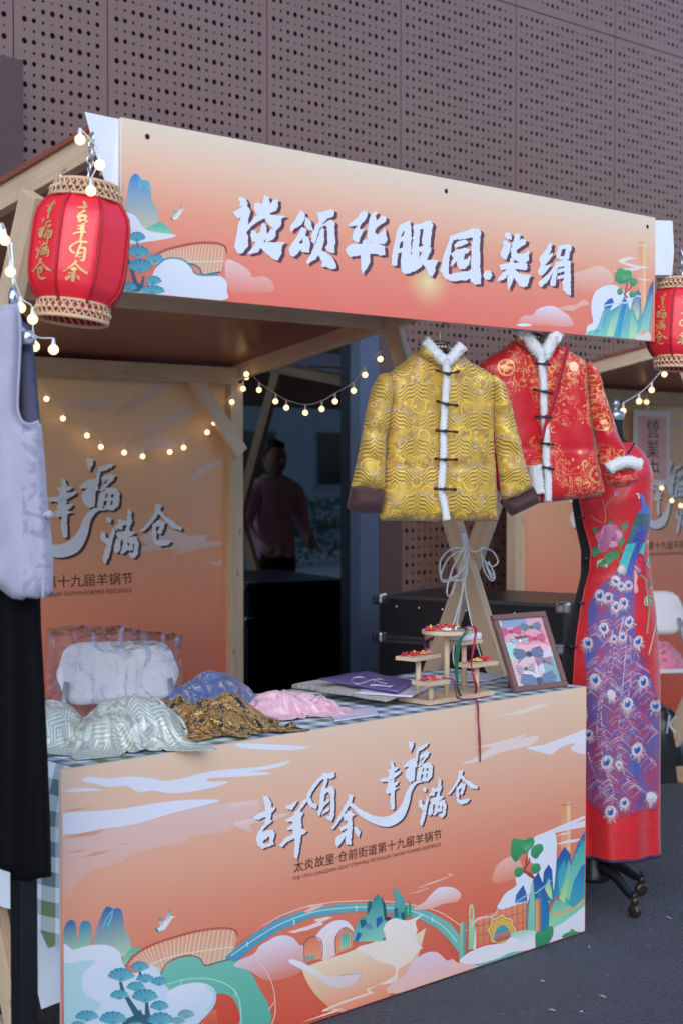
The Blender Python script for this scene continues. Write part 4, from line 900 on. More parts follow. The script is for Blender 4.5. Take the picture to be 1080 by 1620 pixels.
def drape(side, prof):                # hanging end of the cloth: fall length changes along the edge
    o = len(cl.v); m = 16; xe = tx0 + .048 if side < 0 else tx1 + .004
    for j, y in enumerate(ys):
        f = j / ny; L = np.interp(f, [p[0] for p in prof], [p[1] for p in prof])
        for k in range(m + 1):
            t = k / m * L; wv = .012 * math.sin(y * 34 + 1.3) * min(1, t * 4)
            cl.v.append((xe + side * (.006 + .05 * min(t, .12) / .12 * .5 + wv + .03 * t), max(YF + .016, y + .05 * t * math.sin(y * 20)), TZ + .003 - t)); uv.append((y + 5, t))
    for j in range(ny):
        for k in range(m): a = o + j * (m + 1) + k; cl.f.append((a, a + 1, a + m + 2, a + m + 1))
drape(-1, [(0, .40), (.10, .44), (.22, .26), (.6, .22), (1, .30)]); drape(1, [(0, .10), (.1, .2), (.3, .26), (1, .22)])
cl.uv = uv; tag(cl.build("tablecloth", GING, None, True), "blue and green gingham cloth covering the display table", "tablecloth")
ws = MB(); nn = 14
for j in range(nn + 1):
    for k in range(nn + 1):
        y = 3.07 + .55 * j / nn; L = np.interp(j / nn, [0, .22, .4, 1], [.50, .56, .36, .34]); t = L * k / nn
        ws.v.append((tx0 + .060 - .035 * t - .012 * math.sin(y * 26), y, TZ - .05 - t))
for j in range(nn):
    for k in range(nn): a = j * (nn + 1) + k; ws.f.append((a, a + 1, a + nn + 2, a + nn + 1))
tag(ws.build("under_sheet", WHITE_CLOTH, None, True), "plain white sheet hanging under the gingham cloth at the table's left end", "sheet")

# ------------------------------------------------------------------ lanterns
RED_LANTERN = mat("lantern_red_satin", fn=lambda nb: (lambda o: (nb.set(Base_Color=nb.mix(nb.noise(o, 30, 3), A(212, 30, 52), A(220, 38, 60)), Roughness=.42, Coat_Weight=.25, Coat_Roughness=.3), nb.bump(nb.noise(nb.scl(o, (300, 300, 60)), 1.0, 2), .06, .001)))(nb.tc()))
RED_RIB = mat("lantern_rib", A(158, 18, 36), .45)
STRAW = mat("woven_straw", A(196, 170, 150), .75, var=.25, vscale=90)
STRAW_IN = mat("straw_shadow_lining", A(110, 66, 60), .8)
def glyph_sets():
    out = {}
    for kk, ((o, k), ps) in SLOGAN.items():
        w = []
        for p in ps: w.append([(lambda q: (q.x, q.z))(P(o[0] + x / k, o[1] + y / k, Y=YF)) for x, y in p])
        xs = [q[0] for p in w for q in p]; zs = [q[1] for p in w for q in p]; cx, cz = (min(xs) + max(xs)) / 2, (min(zs) + max(zs)) / 2; s = max(zs) - min(zs)
        out[kk] = [[((x - cx) / s, (z - cz) / s) for x, z in p] for p in w]
    return out
GLY = glyph_sets()
def lantern(top, R_, H, tilt, yaw0, label):
    # profile of a facet: half-width radius against height (0 at top of the red body)
    t = thing("paper_lantern", top, label, "lantern", "red paper lanterns at the stall's front corners")
    prof = [(.70, 0), (.72, -.03), (.84, -.09), (.945, -.17), (.99, -.27), (1.0, -.45), (1.0, -.60), (.985, -.74), (.93, -.85), (.82, -.93), (.70, -.985), (.68, -1.0)]
    T = Matrix.Translation(top) @ Matrix.Rotation(R(tilt[0]), 4, 'X') @ Matrix.Rotation(R(tilt[1]), 4, 'Y')
    n = 8; z0 = -.17 * H
    def at(f, phi, lift=0.0):         # f height fraction, phi angle: flat-ish facets between ribs
        zz = [p[1] for p in prof][::-1]; rr = [p[0] for p in prof][::-1]; r = np.interp(f, zz, rr) * R_
        k = (phi / (2 * math.pi / n)); d = k - math.floor(k) - .5; r = r * (math.cos(math.pi / n) / math.cos(d * 2 * math.pi / n) * .75 + .25 * (1.0 - .06 * (1 - (2 * d) ** 2)))+ lift
        return T @ Vector((r * math.cos(phi + yaw0), r * math.sin(phi + yaw0), z0 + f * H))
    m = MB(); sub = 6; ns = n * sub; fr = np.linspace(0, -1, 36)
    for f in fr:
        for k in range(ns): m.v.append(tuple(at(f, k * 2 * math.pi / ns)))
    for i in range(len(fr) - 1):
        for k in range(ns): a, b = i * ns + k, i * ns + (k + 1) % ns; m.f.append((a, b, b + ns, a + ns))
    m.build("shade", RED_LANTERN, t, True)
    for k in range(n):
        r = MB(); r.tube([at(f, k * 2 * math.pi / n, .0015) for f in fr], .0035, 6); r.build("rib", RED_RIB, t, True)
    def basket(name, za, zb, ra, rb, rim):
        bm = MB(); lin_ = MB(); cnt = 30
        for sgn in (1, -1):
            for k in range(cnt):
                pts = []
                for j in range(7):
                    u = j / 6; ph = 2 * math.pi * (k / cnt + sgn * u * 1.6 / cnt); rr = (ra + (rb - ra) * u) * R_ + .0022 * sgn
                    pts.append(T @ Vector((rr * math.cos(ph), rr * math.sin(ph), za + (zb - za) * u)))
                bm.tube(pts, .0023, 5, cap=False)
        for k in range(cnt):
            ph = 2 * math.pi * (k + .5) / cnt; u = .5; rr = (ra + rb) / 2 * R_ + .004; bm.ball(T @ Vector((rr * math.cos(ph), rr * math.sin(ph), (za + zb) / 2)), .0048, 6)
        for z, r_ in ((za, ra), (zb, rb)):
            bm.tube([T @ Vector((r_ * R_ * math.cos(a), r_ * R_ * math.sin(a), z)) for a in np.linspace(0, 2 * math.pi, 33)], .0048 if z == rim else .0035, 6, cap=False)
        q = bm.build(name, STRAW, t, True)
        for rr2 in (.985,):
            ri = MB(); vs = [];
            for zz, r_ in ((za, ra), (zb, rb)): vs += [T @ Vector((r_ * R_ * .96 * math.cos(a), r_ * R_ * .96 * math.sin(a), zz)) for a in np.linspace(0, 2 * math.pi, 33)]
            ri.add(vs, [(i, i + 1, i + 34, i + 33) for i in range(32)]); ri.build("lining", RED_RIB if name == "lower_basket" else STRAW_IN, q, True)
        return q
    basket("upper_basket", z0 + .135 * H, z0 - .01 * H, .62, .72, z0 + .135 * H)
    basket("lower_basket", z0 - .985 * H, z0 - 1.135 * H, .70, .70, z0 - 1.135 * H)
    # lettering, two facets
    for keys, facet, zs in (("abcd", 0, None), ("efgh", -1, None)):
        g = MB(); lay = 0
        for i, kk in enumerate(keys):
            s = .178 * H / .9; fc = -.19 - i * .185
            for p in GLY[kk]:
                lay += 1; ph0 = (facet + .5) * 2 * math.pi / n
                q = [at(fc + y * s / H * 1.0, ph0 + x * s / R_ * 1.1, .0025 + lay * 3e-5) for x, y in p]; g.add(q, [tuple(range(len(q)))])
        g.build("lettering", GOLDINK, t)
    h = MB(); h.tube([T @ Vector((0, 0, z0 + .15 * H)), T @ Vector((0, 0, z0 + .30 * H))], .003, 6)
    for k in range(5):
        c = T @ Vector((0, 0, z0 + (.30 + k * .07) * H)); a = k * 90
        ring = [c + Vector((.010 * math.cos(q) * (1 if k % 2 else .3), .010 * math.cos(q) * (.3 if k % 2 else 1), .014 * math.sin(q))) for q in np.linspace(0, 2 * math.pi, 13)]
        h.tube(ring, .0022, 5, cap=False)
    h.tube([T @ Vector((-.66 * R_, 0, z0 + .15 * H)), T @ Vector((.66 * R_, 0, z0 + .15 * H))], .003, 6)
    h.build("hanging_chain", CHROME, t, True)
    return t
yv = math.atan2(-3.0, -1.96)            # facing the camera
lt = P(139, 288, Y=2.985); T_H = .248
lantern(lt + Vector((0, 0, .0)), .116, T_H, (1.5, 7), yv - R(24), "red paper lantern with gold lettering at the stall's left front corner")
rt_ = P(1078, 440, Y=3.03); lantern(rt_, .112, .238, (0, 4), math.atan2(-3.03, -4.4) - R(14), "red paper lantern hanging right of the fascia, cut by the photo's edge")

# ------------------------------------------------------------------ fairy lights
def lights(pts, plane, label, sag=True, br=.0118, wire_extra=(), drop=.022, wr=.0016):
    q = [P(x, y, **plane) for x, y in pts]
    t = thing("string_lights", q[0], label, "fairy lights", "warm white globe string lights")
    w = MB(); tops = [p + Vector((0, 0, drop + br)) for p in q]
    for e in wire_extra: tops.append(P(*e, **plane))
    w.tube(catmull(tops, 5), wr, 5); w.build("wire", WIRE, t, True)
    for p, tp in zip(q, tops):
        b = MB(); b.ball(p, br, 14); bb = b.build("bulb", BULB, t, True)
        s = MB(); s.tube([p + Vector((0, 0, br * .8)), tp], [br * .45, br * .25], 7); s.build("socket", WIRE, bb)
    return t
lights([(48,602),(74,631),(100,662),(138,689),(160,707),(197,716),(226,722),(269,715),(291,708),(328,684),(339,669),(367,636),(385,615),(390,597)], dict(Y=5.255), "string of warm globe bulbs sagging across the stall's back board", br=.0112)
lights([(390,592),(410,617),(436,635),(453,645),(483,653),(509,647),(530,635),(559,618),(577,593),(601,568)], dict(X=4.21), "string of warm globe bulbs swagged in front of the dark glass", br=.0115)
lights([(127,221),(158,261),(144,302)], dict(Y=2.84), "three warm globe bulbs looped on the left lantern's hook", br=.0115, drop=.014)
lights([(2,372),(8,380),(17,430),(33,487),(52,505),(55,548),(85,553)], dict(Y=2.93), "string of warm globe bulbs trailing down the left post to the grey vest", br=.0115, drop=.014)
lights([(1050,592),(1030,617),(1010,635),(985,650)], dict(Y=4.0), "short string of warm globe bulbs hanging below the right lantern", br=.0125)
lights([(1022,636),(1046,772),(1062,792),(1076,800)], dict(Y=5.22), "string of warm globe bulbs against the far stall's back board", br=.0125)

# ------------------------------------------------------------------ padded garments
def inflate(poly, T, fall, h=.011, wr=.004, ws=14, seed=0, both=True, folds=None):
    pts = []; n = len(poly)
    for i in range(n):
        a, b = Vector(poly[i]), Vector(poly[(i + 1) % n]); k = max(1, int((b - a).length / h))
        pts += [a + (b - a) * (j / k) for j in range(k)]
    nb_ = len(pts); B = np.array([(p.x, p.y) for p in pts]); B2 = np.roll(B, -1, 0)
    x0, y0 = B.min(0); x1, y1 = B.max(0); gx, gy = np.meshgrid(np.arange(x0, x1, h), np.arange(y0, y1, h)); gx = gx + (np.arange(gx.shape[0]) % 2)[:, None] * h / 2
    G = np.stack([gx.ravel(), gy.ravel()], 1)
    def dist(Q):
        d = np.full(len(Q), 9.0); ins = np.zeros(len(Q), bool)
        for a, b in zip(B, B2):
            ab = b - a; L = ab @ ab + 1e-12; t = np.clip(((Q - a) @ ab) / L, 0, 1); d = np.minimum(d, np.hypot(*(Q - a - t[:, None] * ab).T))
            c = ((a[1] > Q[:, 1]) != (b[1] > Q[:, 1])) & (Q[:, 0] < (b[0] - a[0]) * (Q[:, 1] - a[1]) / (b[1] - a[1] + 1e-12) + a[0]); ins ^= c
        return d, ins
    d, ins = dist(G); G = G[ins & (d > .55 * h)]
    vin = [Vector(p) for p in B] + [Vector(p) for p in G]
    V, _, Fc, *_ = delaunay_2d_cdt(vin, [(i, (i + 1) % nb_) for i in range(nb_)], [], 1, 1e-6)
    V = np.array([(v.x, v.y) for v in V]); d, _ = dist(V); edge = d < 1e-5
    s = np.sqrt(np.clip(1 - (1 - np.clip(d / fall, 0, 1)) ** 2, 0, 1)); dep = T * s
    nz = np.array([noise.noise((x * ws, y * ws * .6, seed)) + .5 * noise.noise((x * ws * 2.3, y * ws * 1.6, seed + 9)) for x, y in V])
    dep = dep + wr * nz * np.clip(d / .02, 0, 1)
    if folds is not None: dep = dep + folds(V) * np.clip(d / .015, 0, 1)
    return V, Fc, dep, edge
class Frame:
    def __init__(s, o, ang): s.o = Vector(o); s.n = Vector((-math.sin(ang), -math.cos(ang), 0)); s.r = Vector((math.cos(ang), -math.sin(ang), 0)); s.z = Vector((0, 0, 1))
    def loc(s, x, y): p = PP(x, y, s.o, s.n) - s.o; return (p.dot(s.r), p.z)
    def w(s, a, b, c=0.0): return s.o + s.r * a + s.z * b + s.n * c
def padded(fr, name, poly, T, fall, m, parent, off=0.0, back=True, **k):
    V, F, dep, edge = inflate(poly, T, fall, **k); mb = MB(); n = len(V)
    mb.v = [tuple(fr.w(a, b, off + dd)) for (a, b), dd in zip(V, dep)]; uv = [(a, b) for a, b in V]; idx = {}
    mb.f = [tuple(f) for f in F]
    if back:
        for i in range(n):
            if edge[i]: idx[i] = i
            else: idx[i] = len(mb.v); mb.v.append(tuple(fr.w(V[i][0], V[i][1], off - dep[i] * .8))); uv.append((V[i][0] + 3, V[i][1]))
        mb.f += [tuple(idx[i] for i in f[::-1]) for f in F]
    mb.uv = uv
    # outward winding
    a, b, c = [Vector(mb.v[i]) for i in mb.f[0]][:3]
    if (b - a).cross(c - a).dot(fr.n) < 0: mb.f = [f[::-1] for f in mb.f]
    return mb.build(name, m, parent, True)
def fur_strip(fr, name, pts, r, parent, off, m=None, seed=0):
    q = catmull([(a, b, 0) for a, b in pts], 8); mb = MB(); n = len(q); nn = 12
    rnd_ = random.Random(seed)
    mb.tube([fr.w(p.x, p.y, off) for p in q], [r * (1 + .10 * noise.noise((i * .5, seed, 3))) for i in range(n)], nn, flat=.8)
    mb.v = [tuple(Vector(v) + Vector((rnd_.gauss(0, 1), rnd_.gauss(0, 1), rnd_.gauss(0, 1))) * r * .05) for v in mb.v]
    o0 = len(mb.v); base = list(mb.v)
    for v in base:                                  # short tufts all over the strip
        for _ in range(3):
            i = rnd_.randrange(n); c = fr.w(q[i].x, q[i].y, off); d = (Vector(v) - fr.w(*min(((p.x, p.y) for p in q), key=lambda t: (Vector(v) - fr.w(t[0], t[1], off)).length_squared), off)).normalized()
            d = (d + Vector((rnd_.gauss(0, .5), rnd_.gauss(0, .5), rnd_.gauss(-.2, .5)))).normalized(); s = d.orthogonal().normalized() * .0011; p = Vector(v) - d * .002
            mb.add([p - s, p + s, p + d * (r * .34 + .002)], [(0, 1, 2)])
    return mb.build(name, m or FUR, parent, True)
def f_gold(nb):
    uvv = nb.tc('UV'); u = nb.sep(uvv); x, y = u[0], u[1]
    wob = nb.noise(uvv, 34, 2) - .5; n1 = nb.noise(uvv, 26, 3); n2 = nb.noise(uvv, 9, 2); vd = nb.voro(uvv, 95); v = nb.voro(uvv, 44)
    px, py = .132, .082
    gy = (y + .011) / py; row = gy.floor(); gx = (x + .020 + row.mod2() * (px / 2)) / px
    sx = (gx.fract() - .5) * px; lx = sx.abs(); ly = (gy.fract() - .30) * py
    d = ly + lx * .62 + (lx * 165.0).sin() * .0038 + wob * .004          # stepped wave crests, one hill per tile
    rad = (lx * lx + ly * ly * 2.4).sqrt() + wob * .016
    inside = rad.lt(.054) * ly.gt(-.018)
    st = (d * (6.2832 / .0115)).sin(); line = st.gt(.25)
    crest = rad.gt(.054) * rad.lt(.068) * ly.gt(.0)
    base = nb.mix(n2, A(166, 134, 52), A(192, 164, 86))
    floral = nb.mix(nb.ramp(n1, (.44, 0.0), (.58, 1.0)), A(192, 156, 58), A(154, 116, 58))
    floral = nb.mix(v.lt(.22) * nb.noise(uvv, 15, 2).gt(.47), floral, A(150, 126, 124)); floral = nb.mix((v - .26).abs().lt(.04), floral, A(226, 204, 100))
    floral = nb.mix((nb.voro(uvv, 17) - .40).abs().lt(.022), floral, A(224, 196, 70))
    hill = nb.mix(line, A(202, 168, 58), A(112, 88, 56))
    gray = nb.mix(nb.ramp(vd, (.25, 0.0), (.45, 1.0)), A(170, 160, 172), A(150, 130, 96))
    c = nb.mix(inside, floral, hill); c = nb.mix(crest * vd.lt(.5), c, gray); c = nb.mix(nb.ramp(n2, (.38, .35), (.58, .0)), c, base)
    spk = nb.voro(uvv, 420)
    c = nb.mix(spk.lt(.30) * .3, c, A(226, 212, 140))
    nb.set(Base_Color=c, Roughness=nb.ramp(n1, (.3, .34), (.7, .55)), Metallic=.1, Sheen_Weight=.25)
    nb.bump(st * inside * .5 + v * .6 + spk * .3, .3, .0015)
GOLDB = mat("gold_brocade", fn=f_gold)
def f_redb(nb):
    uvv = nb.tc('UV'); u = nb.sep(uvv); x, y = u[0], u[1]; nz = nb.noise(uvv, 12, 2); fine = nb.noise(uvv, 210, 3, .7); br = nb.noise(uvv, 30, 4, .6, 1.5)
    c = nb.mix(nz, A(172, 16, 30), A(198, 24, 38))
    def med(sc, ox, oy, rad):
        v = nb.N.new("ShaderNodeTexVoronoi"); v.feature = 'F1'; mp = nb.N.new("ShaderNodeMapping"); nb.put(mp.inputs[0], uvv); mp.inputs['Location'].default_value = (ox, oy, 0); nb.L.new(mp.outputs[0], v.inputs['Vector'])
        v.inputs['Scale'].default_value = sc; v.inputs['Randomness'].default_value = .75; d = S(nb, v.outputs['Distance']) / sc; r = nb.sep(S(nb, v.outputs['Color']))
        return d, r[0]
    d, rnd_ = med(9.5, .13, .31, 0)
    gold = nb.mix(fine, A(196, 120, 70), A(240, 196, 140)); cream = nb.mix(fine, A(214, 160, 140), A(238, 210, 190))
    sprig = ((br - .5).abs().lt(.018)) * d.gt(.03)
    flw = nb.voro(uvv, 26); fl = (flw - .30).abs().lt(.05) * nb.noise(uvv, 7, 2).gt(.52)
    c = nb.mix((sprig * nb.noise(uvv, 5.5, 2).gt(.47)) * .8, c, gold); c = nb.mix(fl * fine.gt(.45) * .9, c, gold)
    big = d.lt(.029); spots = (nb.voro(uvv, 95) - .32).abs().lt(.16)
    mc = nb.mix(rnd_.gt(.55), gold, cream); mask = big * (spots + (d - .026).abs().lt(.0025) + d.lt(.010)).mn(1.0)
    c = nb.mix(mask * .85, c, mc)
    d2, _ = med(12.5, .47, .77, 0); m2 = d2.lt(.022) * (fine.gt(.52) * (nb.voro(uvv, 70) - .3).abs().lt(.12)).mn(1.0); c = nb.mix(m2 * .8, c, gold)
    nb.set(Base_Color=c, Roughness=.36, Sheen_Weight=.2, Metallic=mask * .35); nb.bump(fine * mask + br * .1, .2, .001)
REDB = mat("red_brocade", fn=f_redb)
FROGM = mat("dark_maroon_cord", (.05, .015, .016), .5)
NAVYC = mat("navy_cord", (.02, .022, .05), .45)
def jacket(label, hook, ang, L, fabric, trim, cuffs, frogs, frogmat, group):
    fr = Frame(P(*hook, Y=3.12), ang); loc = fr.loc
    t = thing("padded_jacket", fr.o, label, "jacket", group)
    LL = {k: [loc(*p) for p in v] for k, v in L.items()}
    sag = lambda V: .004 * np.sin(V[:, 0] * 60 + V[:, 1] * 9) + .006 * np.exp(-((V[:, 1] - LL['pocket'][0][1]) / .006) ** 2) * -1
    padded(fr, "body", LL['body'], .040, .06, fabric, t, folds=sag, seed=1)
    for i, kk in enumerate(('sl', 'sr')):
        padded(fr, "sleeve", LL[kk], .040, .045, fabric, t, off=.004 if kk == 'sl' else .012, seed=3 + i, wr=.006, folds=lambda V: .005 * np.sin(V[:, 1] * 70 + V[:, 0] * 40))
    for kk in ('cl', 'cr'):
        if kk in LL: padded(fr, "cuff", LL[kk], .05, .045, cuffs, t, off=.008, seed=6, wr=.002)
    for kk in ('collar_l', 'collar_r'): padded(fr, "collar", LL[kk], .030, .02, fabric, t, off=.022, seed=8, wr=.001, h=.007)
    for nm, kk, r in trim: fur_strip(fr, nm, LL[kk], r, t, .052 if 'placket' in nm else (.045 if 'collar' in nm else .058), seed=len(kk))
    for i, (xl, yl, xc, yc, xr, yr) in enumerate(frogs):
        a, c, d = loc(xl, yl), loc(xc, yc), loc(xr, yr); f = MB()
        f.tube([fr.w(*a, .058), fr.w(*[(p + q) / 2 for p, q in zip(a, c)], .064), fr.w(*c, .070), fr.w(*[(p + q) / 2 for p, q in zip(d, c)], .064), fr.w(*d, .058)], [.005, .003, .0042, .003, .005], 8)
        for e in (a, d): f.ball(fr.w(*e, .058), .0045, 8)
        o = f.build("frog_fastening", frogmat, t, True); k = MB(); k.ball(fr.w(*c, .072), .006, 10); k.build("knot_button", frogmat, o, True)
    # dark neck lining
    padded(fr, "neck_lining", LL['neck'], .01, .02, mat("dark_lining", (.05, .04, .045), .8), t, off=-.02, seed=9, wr=0, h=.01)
    return fr, t
g_ = lambda pts, o=(540, 520), k=3.484: [(o[0] + x / k, o[1] + y / k) for x, y in pts]
YEL = dict(
 body=g_([(205,1058),(222,880),(240,700),(245,560),(255,420),(262,330),(250,262),(300,212),(350,178),(400,135),(440,140),(500,170),(560,175),(610,150),(660,140),(720,190),(790,225),(830,252),(838,330),(836,480),(838,620),(850,800),(860,1062),(700,1060),(548,1055),(530,1066),(380,1058)]),
 sl=g_([(205,252),(262,240),(285,300),(278,420),(262,520),(245,600),(240,760),(234,900),(140,890),(48,876),(75,760),(105,610),(130,460),(160,330)]),
 sr=g_([(815,240),(890,295),(912,380),(950,520),(990,690),(1042,880),(960,930),(872,952),(862,860),(845,700),(832,560),(822,440),(820,330)]),
 cl=g_([(46,868),(140,872),(238,886),(232,950),(212,1014),(120,1020),(50,1008),(22,984)]), cr=g_([(862,950),(950,920),(1050,868),(1070,910),(1082,960),(1010,995),(928,1034),(890,990)]),
 collar_l=g_([(400,150),(428,72),(470,105),(530,190),(520,215),(470,190)]), collar_r=g_([(535,215),(540,185),(590,130),(632,98),(662,145),(600,190)]),
 cf=g_([(425,74),(448,92),(490,140),(528,178),(542,190),(570,172),(606,132),(635,100)]), pl=g_([(540,190),(544,260),(536,400),(526,560),(526,700),(516,880),(530,960),(545,1050)]),
 neck=g_([(430,80),(480,70),(540,62),(600,72),(632,100),(560,180),(510,170)]), pocket=g_([(240,762),(840,768)]))
yfr = [g_([a, b, c]) for a, b, c in (((484,236),(543,257),(604,242)), ((488,404),(536,422),(598,428)), ((484,563),(528,567),(595,571)), ((478,717),(528,722),(594,722)), ((474,880),(522,882),(588,885)))]
yfr = [tuple(v for p in f for v in p) for f in yfr]
JG = "padded brocade jackets hung under the fascia"
fy_, jy = jacket("gold brocade padded jacket with white fur edging and maroon cuffs", (695, 545), R(26), YEL, GOLDB, (("collar_fur", 'cf', .0155), ("placket_fur", 'pl', .0115)), MAROON, yfr, FROGM, JG)
g2 = lambda pts: g_(pts, (750, 510), 4.0)
RED = dict(
 body=g2([(30,262),(110,205),(180,165),(240,112),(330,170),(390,215),(440,215),(500,170),(520,140),(600,180),(680,225),(712,250),(718,420),(735,600),(760,780),(800,950),(830,1095),(700,1112),(580,1125),(460,1138),(420,1145),(330,1120),(250,1100),(150,900),(90,640),(60,420)]),
 sl=g2([(30,262),(80,235),(110,330),(120,520),(170,800),(240,1090),(180,1110),(100,1000),(40,700),(10,420)]),
 sr=g2([(695,225),(770,290),(800,390),(850,560),(905,720),(945,800),(965,880),(880,905),(792,930),(775,820),(745,690),(722,560),(712,400)]),
 cr=g2([(806,945),(900,925),(1000,915),(1022,1010),(960,1040),(900,1050),(826,1020)]),
 collar_l=g2([(236,118),(246,72),(290,70),(345,150),(400,215),(380,240),(310,180)]), collar_r=g2([(405,225),(420,170),(440,80),(500,75),(520,130),(480,180)]),
 cf=g2([(244,92),(275,72),(310,110),(350,165),(385,205),(410,215),(440,160),(470,100),(505,120)]), cf2=g2([(500,130),(470,90),(445,72)]),
 pl=g2([(385,215),(390,300),(400,400),(400,520),(408,640),(418,760),(415,860),(428,980),(428,1130)]), hem=g2([(340,905),(350,980),(365,1080)]), cuf=g2([(800,930),(850,900),(920,882),(1005,900)]),
 neck=g2([(250,80),(320,62),(400,58),(440,70),(430,160),(400,210),(330,150)]), pocket=g2([(430,795),(745,788)]))
rfr = [tuple(v for p in g2([a, b, c]) for v in p) for a, b, c in (((352,268),(400,272),(436,276)), ((336,432),(402,446),(440,452)), ((345,600),(402,602),(440,605)), ((380,765),(418,772),(455,775)), ((390,915),(424,922),(458,932)))]
fr_, jr = jacket("red brocade padded jacket with gold medallions and white fur edging", (842, 545), R(30), RED, REDB, (("collar_fur", 'cf', .0185), ("placket_fur", 'pl', .0125), ("hem_fur", 'hem', .022), ("cuff_fur", 'cuf', .0185)), REDB, rfr, NAVYC, JG)
bs = MB(); q = [fr_.loc(*p) for p in g2([(545,150),(500,340),(450,520),(410,640),(380,750)])]
bs.tube(catmull([fr_.w(a, b, .062) for a, b in q], 6), .0095, 8, flat=.35, up=Vector((1, 0, 0)))
bs.build("bag_strap", mat("crimson_strap", A(160, 20, 40), .6), jr, True)
def hanger(fr, cpx, wpx, hook_top, label):
    t = thing("coat_hanger", fr.w(*fr.loc(*cpx)), label, "hanger", "wooden hangers carrying the jackets")
    c = fr.loc(*cpx); w = abs(fr.loc(cpx[0] + wpx, cpx[1])[0] - c[0])
    m = MB(); m.tube([fr.w(c[0] - w, c[1] - .030, -.004), fr.w(c[0] - w * .55, c[1] - .008, .004), fr.w(c[0], c[1], .006), fr.w(c[0] + w * .55, c[1] - .008, .004), fr.w(c[0] + w, c[1] - .030, -.004)], [.009, .012, .014, .012, .009], 10); m.build("arm", mat("clear_acrylic_hanger", (.30, .29, .29), .12, Transmission_Weight=.35), t, True)
    h = MB(); top = fr.loc(*hook_top); pts = [fr.w(c[0], c[1] + .01, .006), fr.w(c[0], top[1] - .03, .006)] + [fr.w(c[0] + .016 * (1 - math.cos(a)), top[1] - .03 + .022 * math.sin(a), .006) for a in np.linspace(.2, 3.3, 8)]
    h.tube(catmull(pts, 3), .002, 6); h.build("hook", mat("brass_hook", (.5, .36, .2), .3, .9), t, True)
    l = MB(); l.box(fr.w(c[0], c[1] - .004, .024), (.036, .002, .016), Matrix((fr.r, fr.n, fr.z)).transposed()); lb = l.build("label_plate", BLACKM, t)
    for i in range(3):
        s = MB(); s.box(fr.w(c[0] - .010 + i * .010, c[1] - .004, .0258), (.006, .001, .007), Matrix((fr.r, fr.n, fr.z)).transposed()); s.build("plate_character", GOLDINK, lb)
hanger(fy_, (694, 547), 26, (694, 508), "hanger inside the gold jacket's collar")
hanger(fr_, (842, 532), 26, (842, 506), "hanger inside the red jacket's collar")

# ------------------------------------------------------------------ dress form with the embroidered dress
MC = Vector((4.235, 3.205, 0)); mdir = Vector((MC.x, MC.y, 0)).normalized()
MF = -mdir; MR = Vector((mdir.y, -mdir.x, 0)); PXM = 2400 / (mdir * 5.31).length
FRm = Frame(MC, math.atan2(mdir.x, mdir.y))
def ml(x, y): return FRm.loc(x, y)
def sil(rows): return [(ml(xl, y)[1], ml(xl, y)[0], ml(xr, y)[0]) for y, xl, xr in rows]
FORM = sil([(690,962,984),(704,955,1000),(720,944,1018),(745,930,1028),(790,903,1027),(830,909,1023),(870,918,1021),(910,918,1025),(950,908,1030),(1000,894,1035),(1050,887,1037),(1080,886,1038),(1150,890,1036)])
DRESS = sil([(700,962,1000),(712,952,1013),(730,938,1026),(750,930,1032),(790,905,1030),(830,910,1026),(870,919,1024),(910,919,1028),(950,909,1034),(1000,895,1039),(1050,888,1042),(1080,886,1043),(1150,886,1043),(1250,887,1042),(1300,888,1041),(1342,889,1041)])
SEAM = [(ml(x, y)[1], ml(x, y)[0]) for y, x in ((700,964),(730,944),(760,925),(790,917),(830,925),(870,935),(900,934),(930,925),(970,918),(1010,912),(1080,908),(1200,908),(1342,908))]
def interp(rows, z, c): zs = [r[0] for r in rows][::-1]; return float(np.interp(z, zs, [r[c] for r in rows][::-1]))
def form_pt(rows, z, a, lift=0.0, depth=.78):     # a: lateral position -1..1 -> front surface point
    l, r_ = interp(rows, z, 1), interp(rows, z, 2); c, h = (l + r_) / 2, (r_ - l) / 2
    d = math.sqrt(max(0, 1 - a * a)) * h * depth
    return MC + MR * (c + a * h) + MF * (d + lift) + Vector((0, 0, z))
mt = thing("dress_form", MC, "black dress form with a silver knob on a black pedestal with castors", "mannequin")
m = MB(); n = 40; zs = np.linspace(FORM[-1][0], FORM[0][0], 44)
for z in zs:
    l, r_ = interp(FORM, z, 1), interp(FORM, z, 2); c, h = (l + r_) / 2, (r_ - l) / 2
    for k in range(n): a = 2 * math.pi * k / n; m.v.append(tuple(MC + MR * (c + h * math.cos(a)) + MF * (h * .74 * math.sin(a)) + Vector((0, 0, z))))
for i in range(len(zs) - 1):
    for k in range(n): a, b = i * n + k, i * n + (k + 1) % n; m.f.append((a, b, b + n, a + n))
m.f += [tuple(range(n))[::-1], tuple((len(zs) - 1) * n + k for k in range(n))]
m.build("torso", mat("black_velvet", (.008, .008, .010), .85, var=.2, Sheen_Weight=.08), mt, True)
nk = MB(); c = ml(972, 690); z1 = ml(972, 655)[1]; cc = MC + MR * c[0]
nk.lathe([(.030, c[1] - .02), (.027, c[1] + .03), (.027, z1 - .02)], cc, 20); nk.build("neck", MATS["black_velvet"], mt, True)
nk = MB(); nk.lathe([(.030, z1 - .022), (.033, z1 - .02), (.033, z1), (.029, z1 + .008), (.012, z1 + .014), (.008, z1 + .02), (.013, z1 + .026), (.0165, z1 + .034), (.013, z1 + .045), (.006, z1 + .05)], cc, 20); nk.build("cap", mat("pewter", (.42, .43, .46), .35, .8), mt, True)
BC = Vector((4.20, 3.235, 0))
nk = MB(); nk.lathe([(.016, .12), (.016, .75)], BC, 12); nk.build("pole", BLACKM, mt, True)
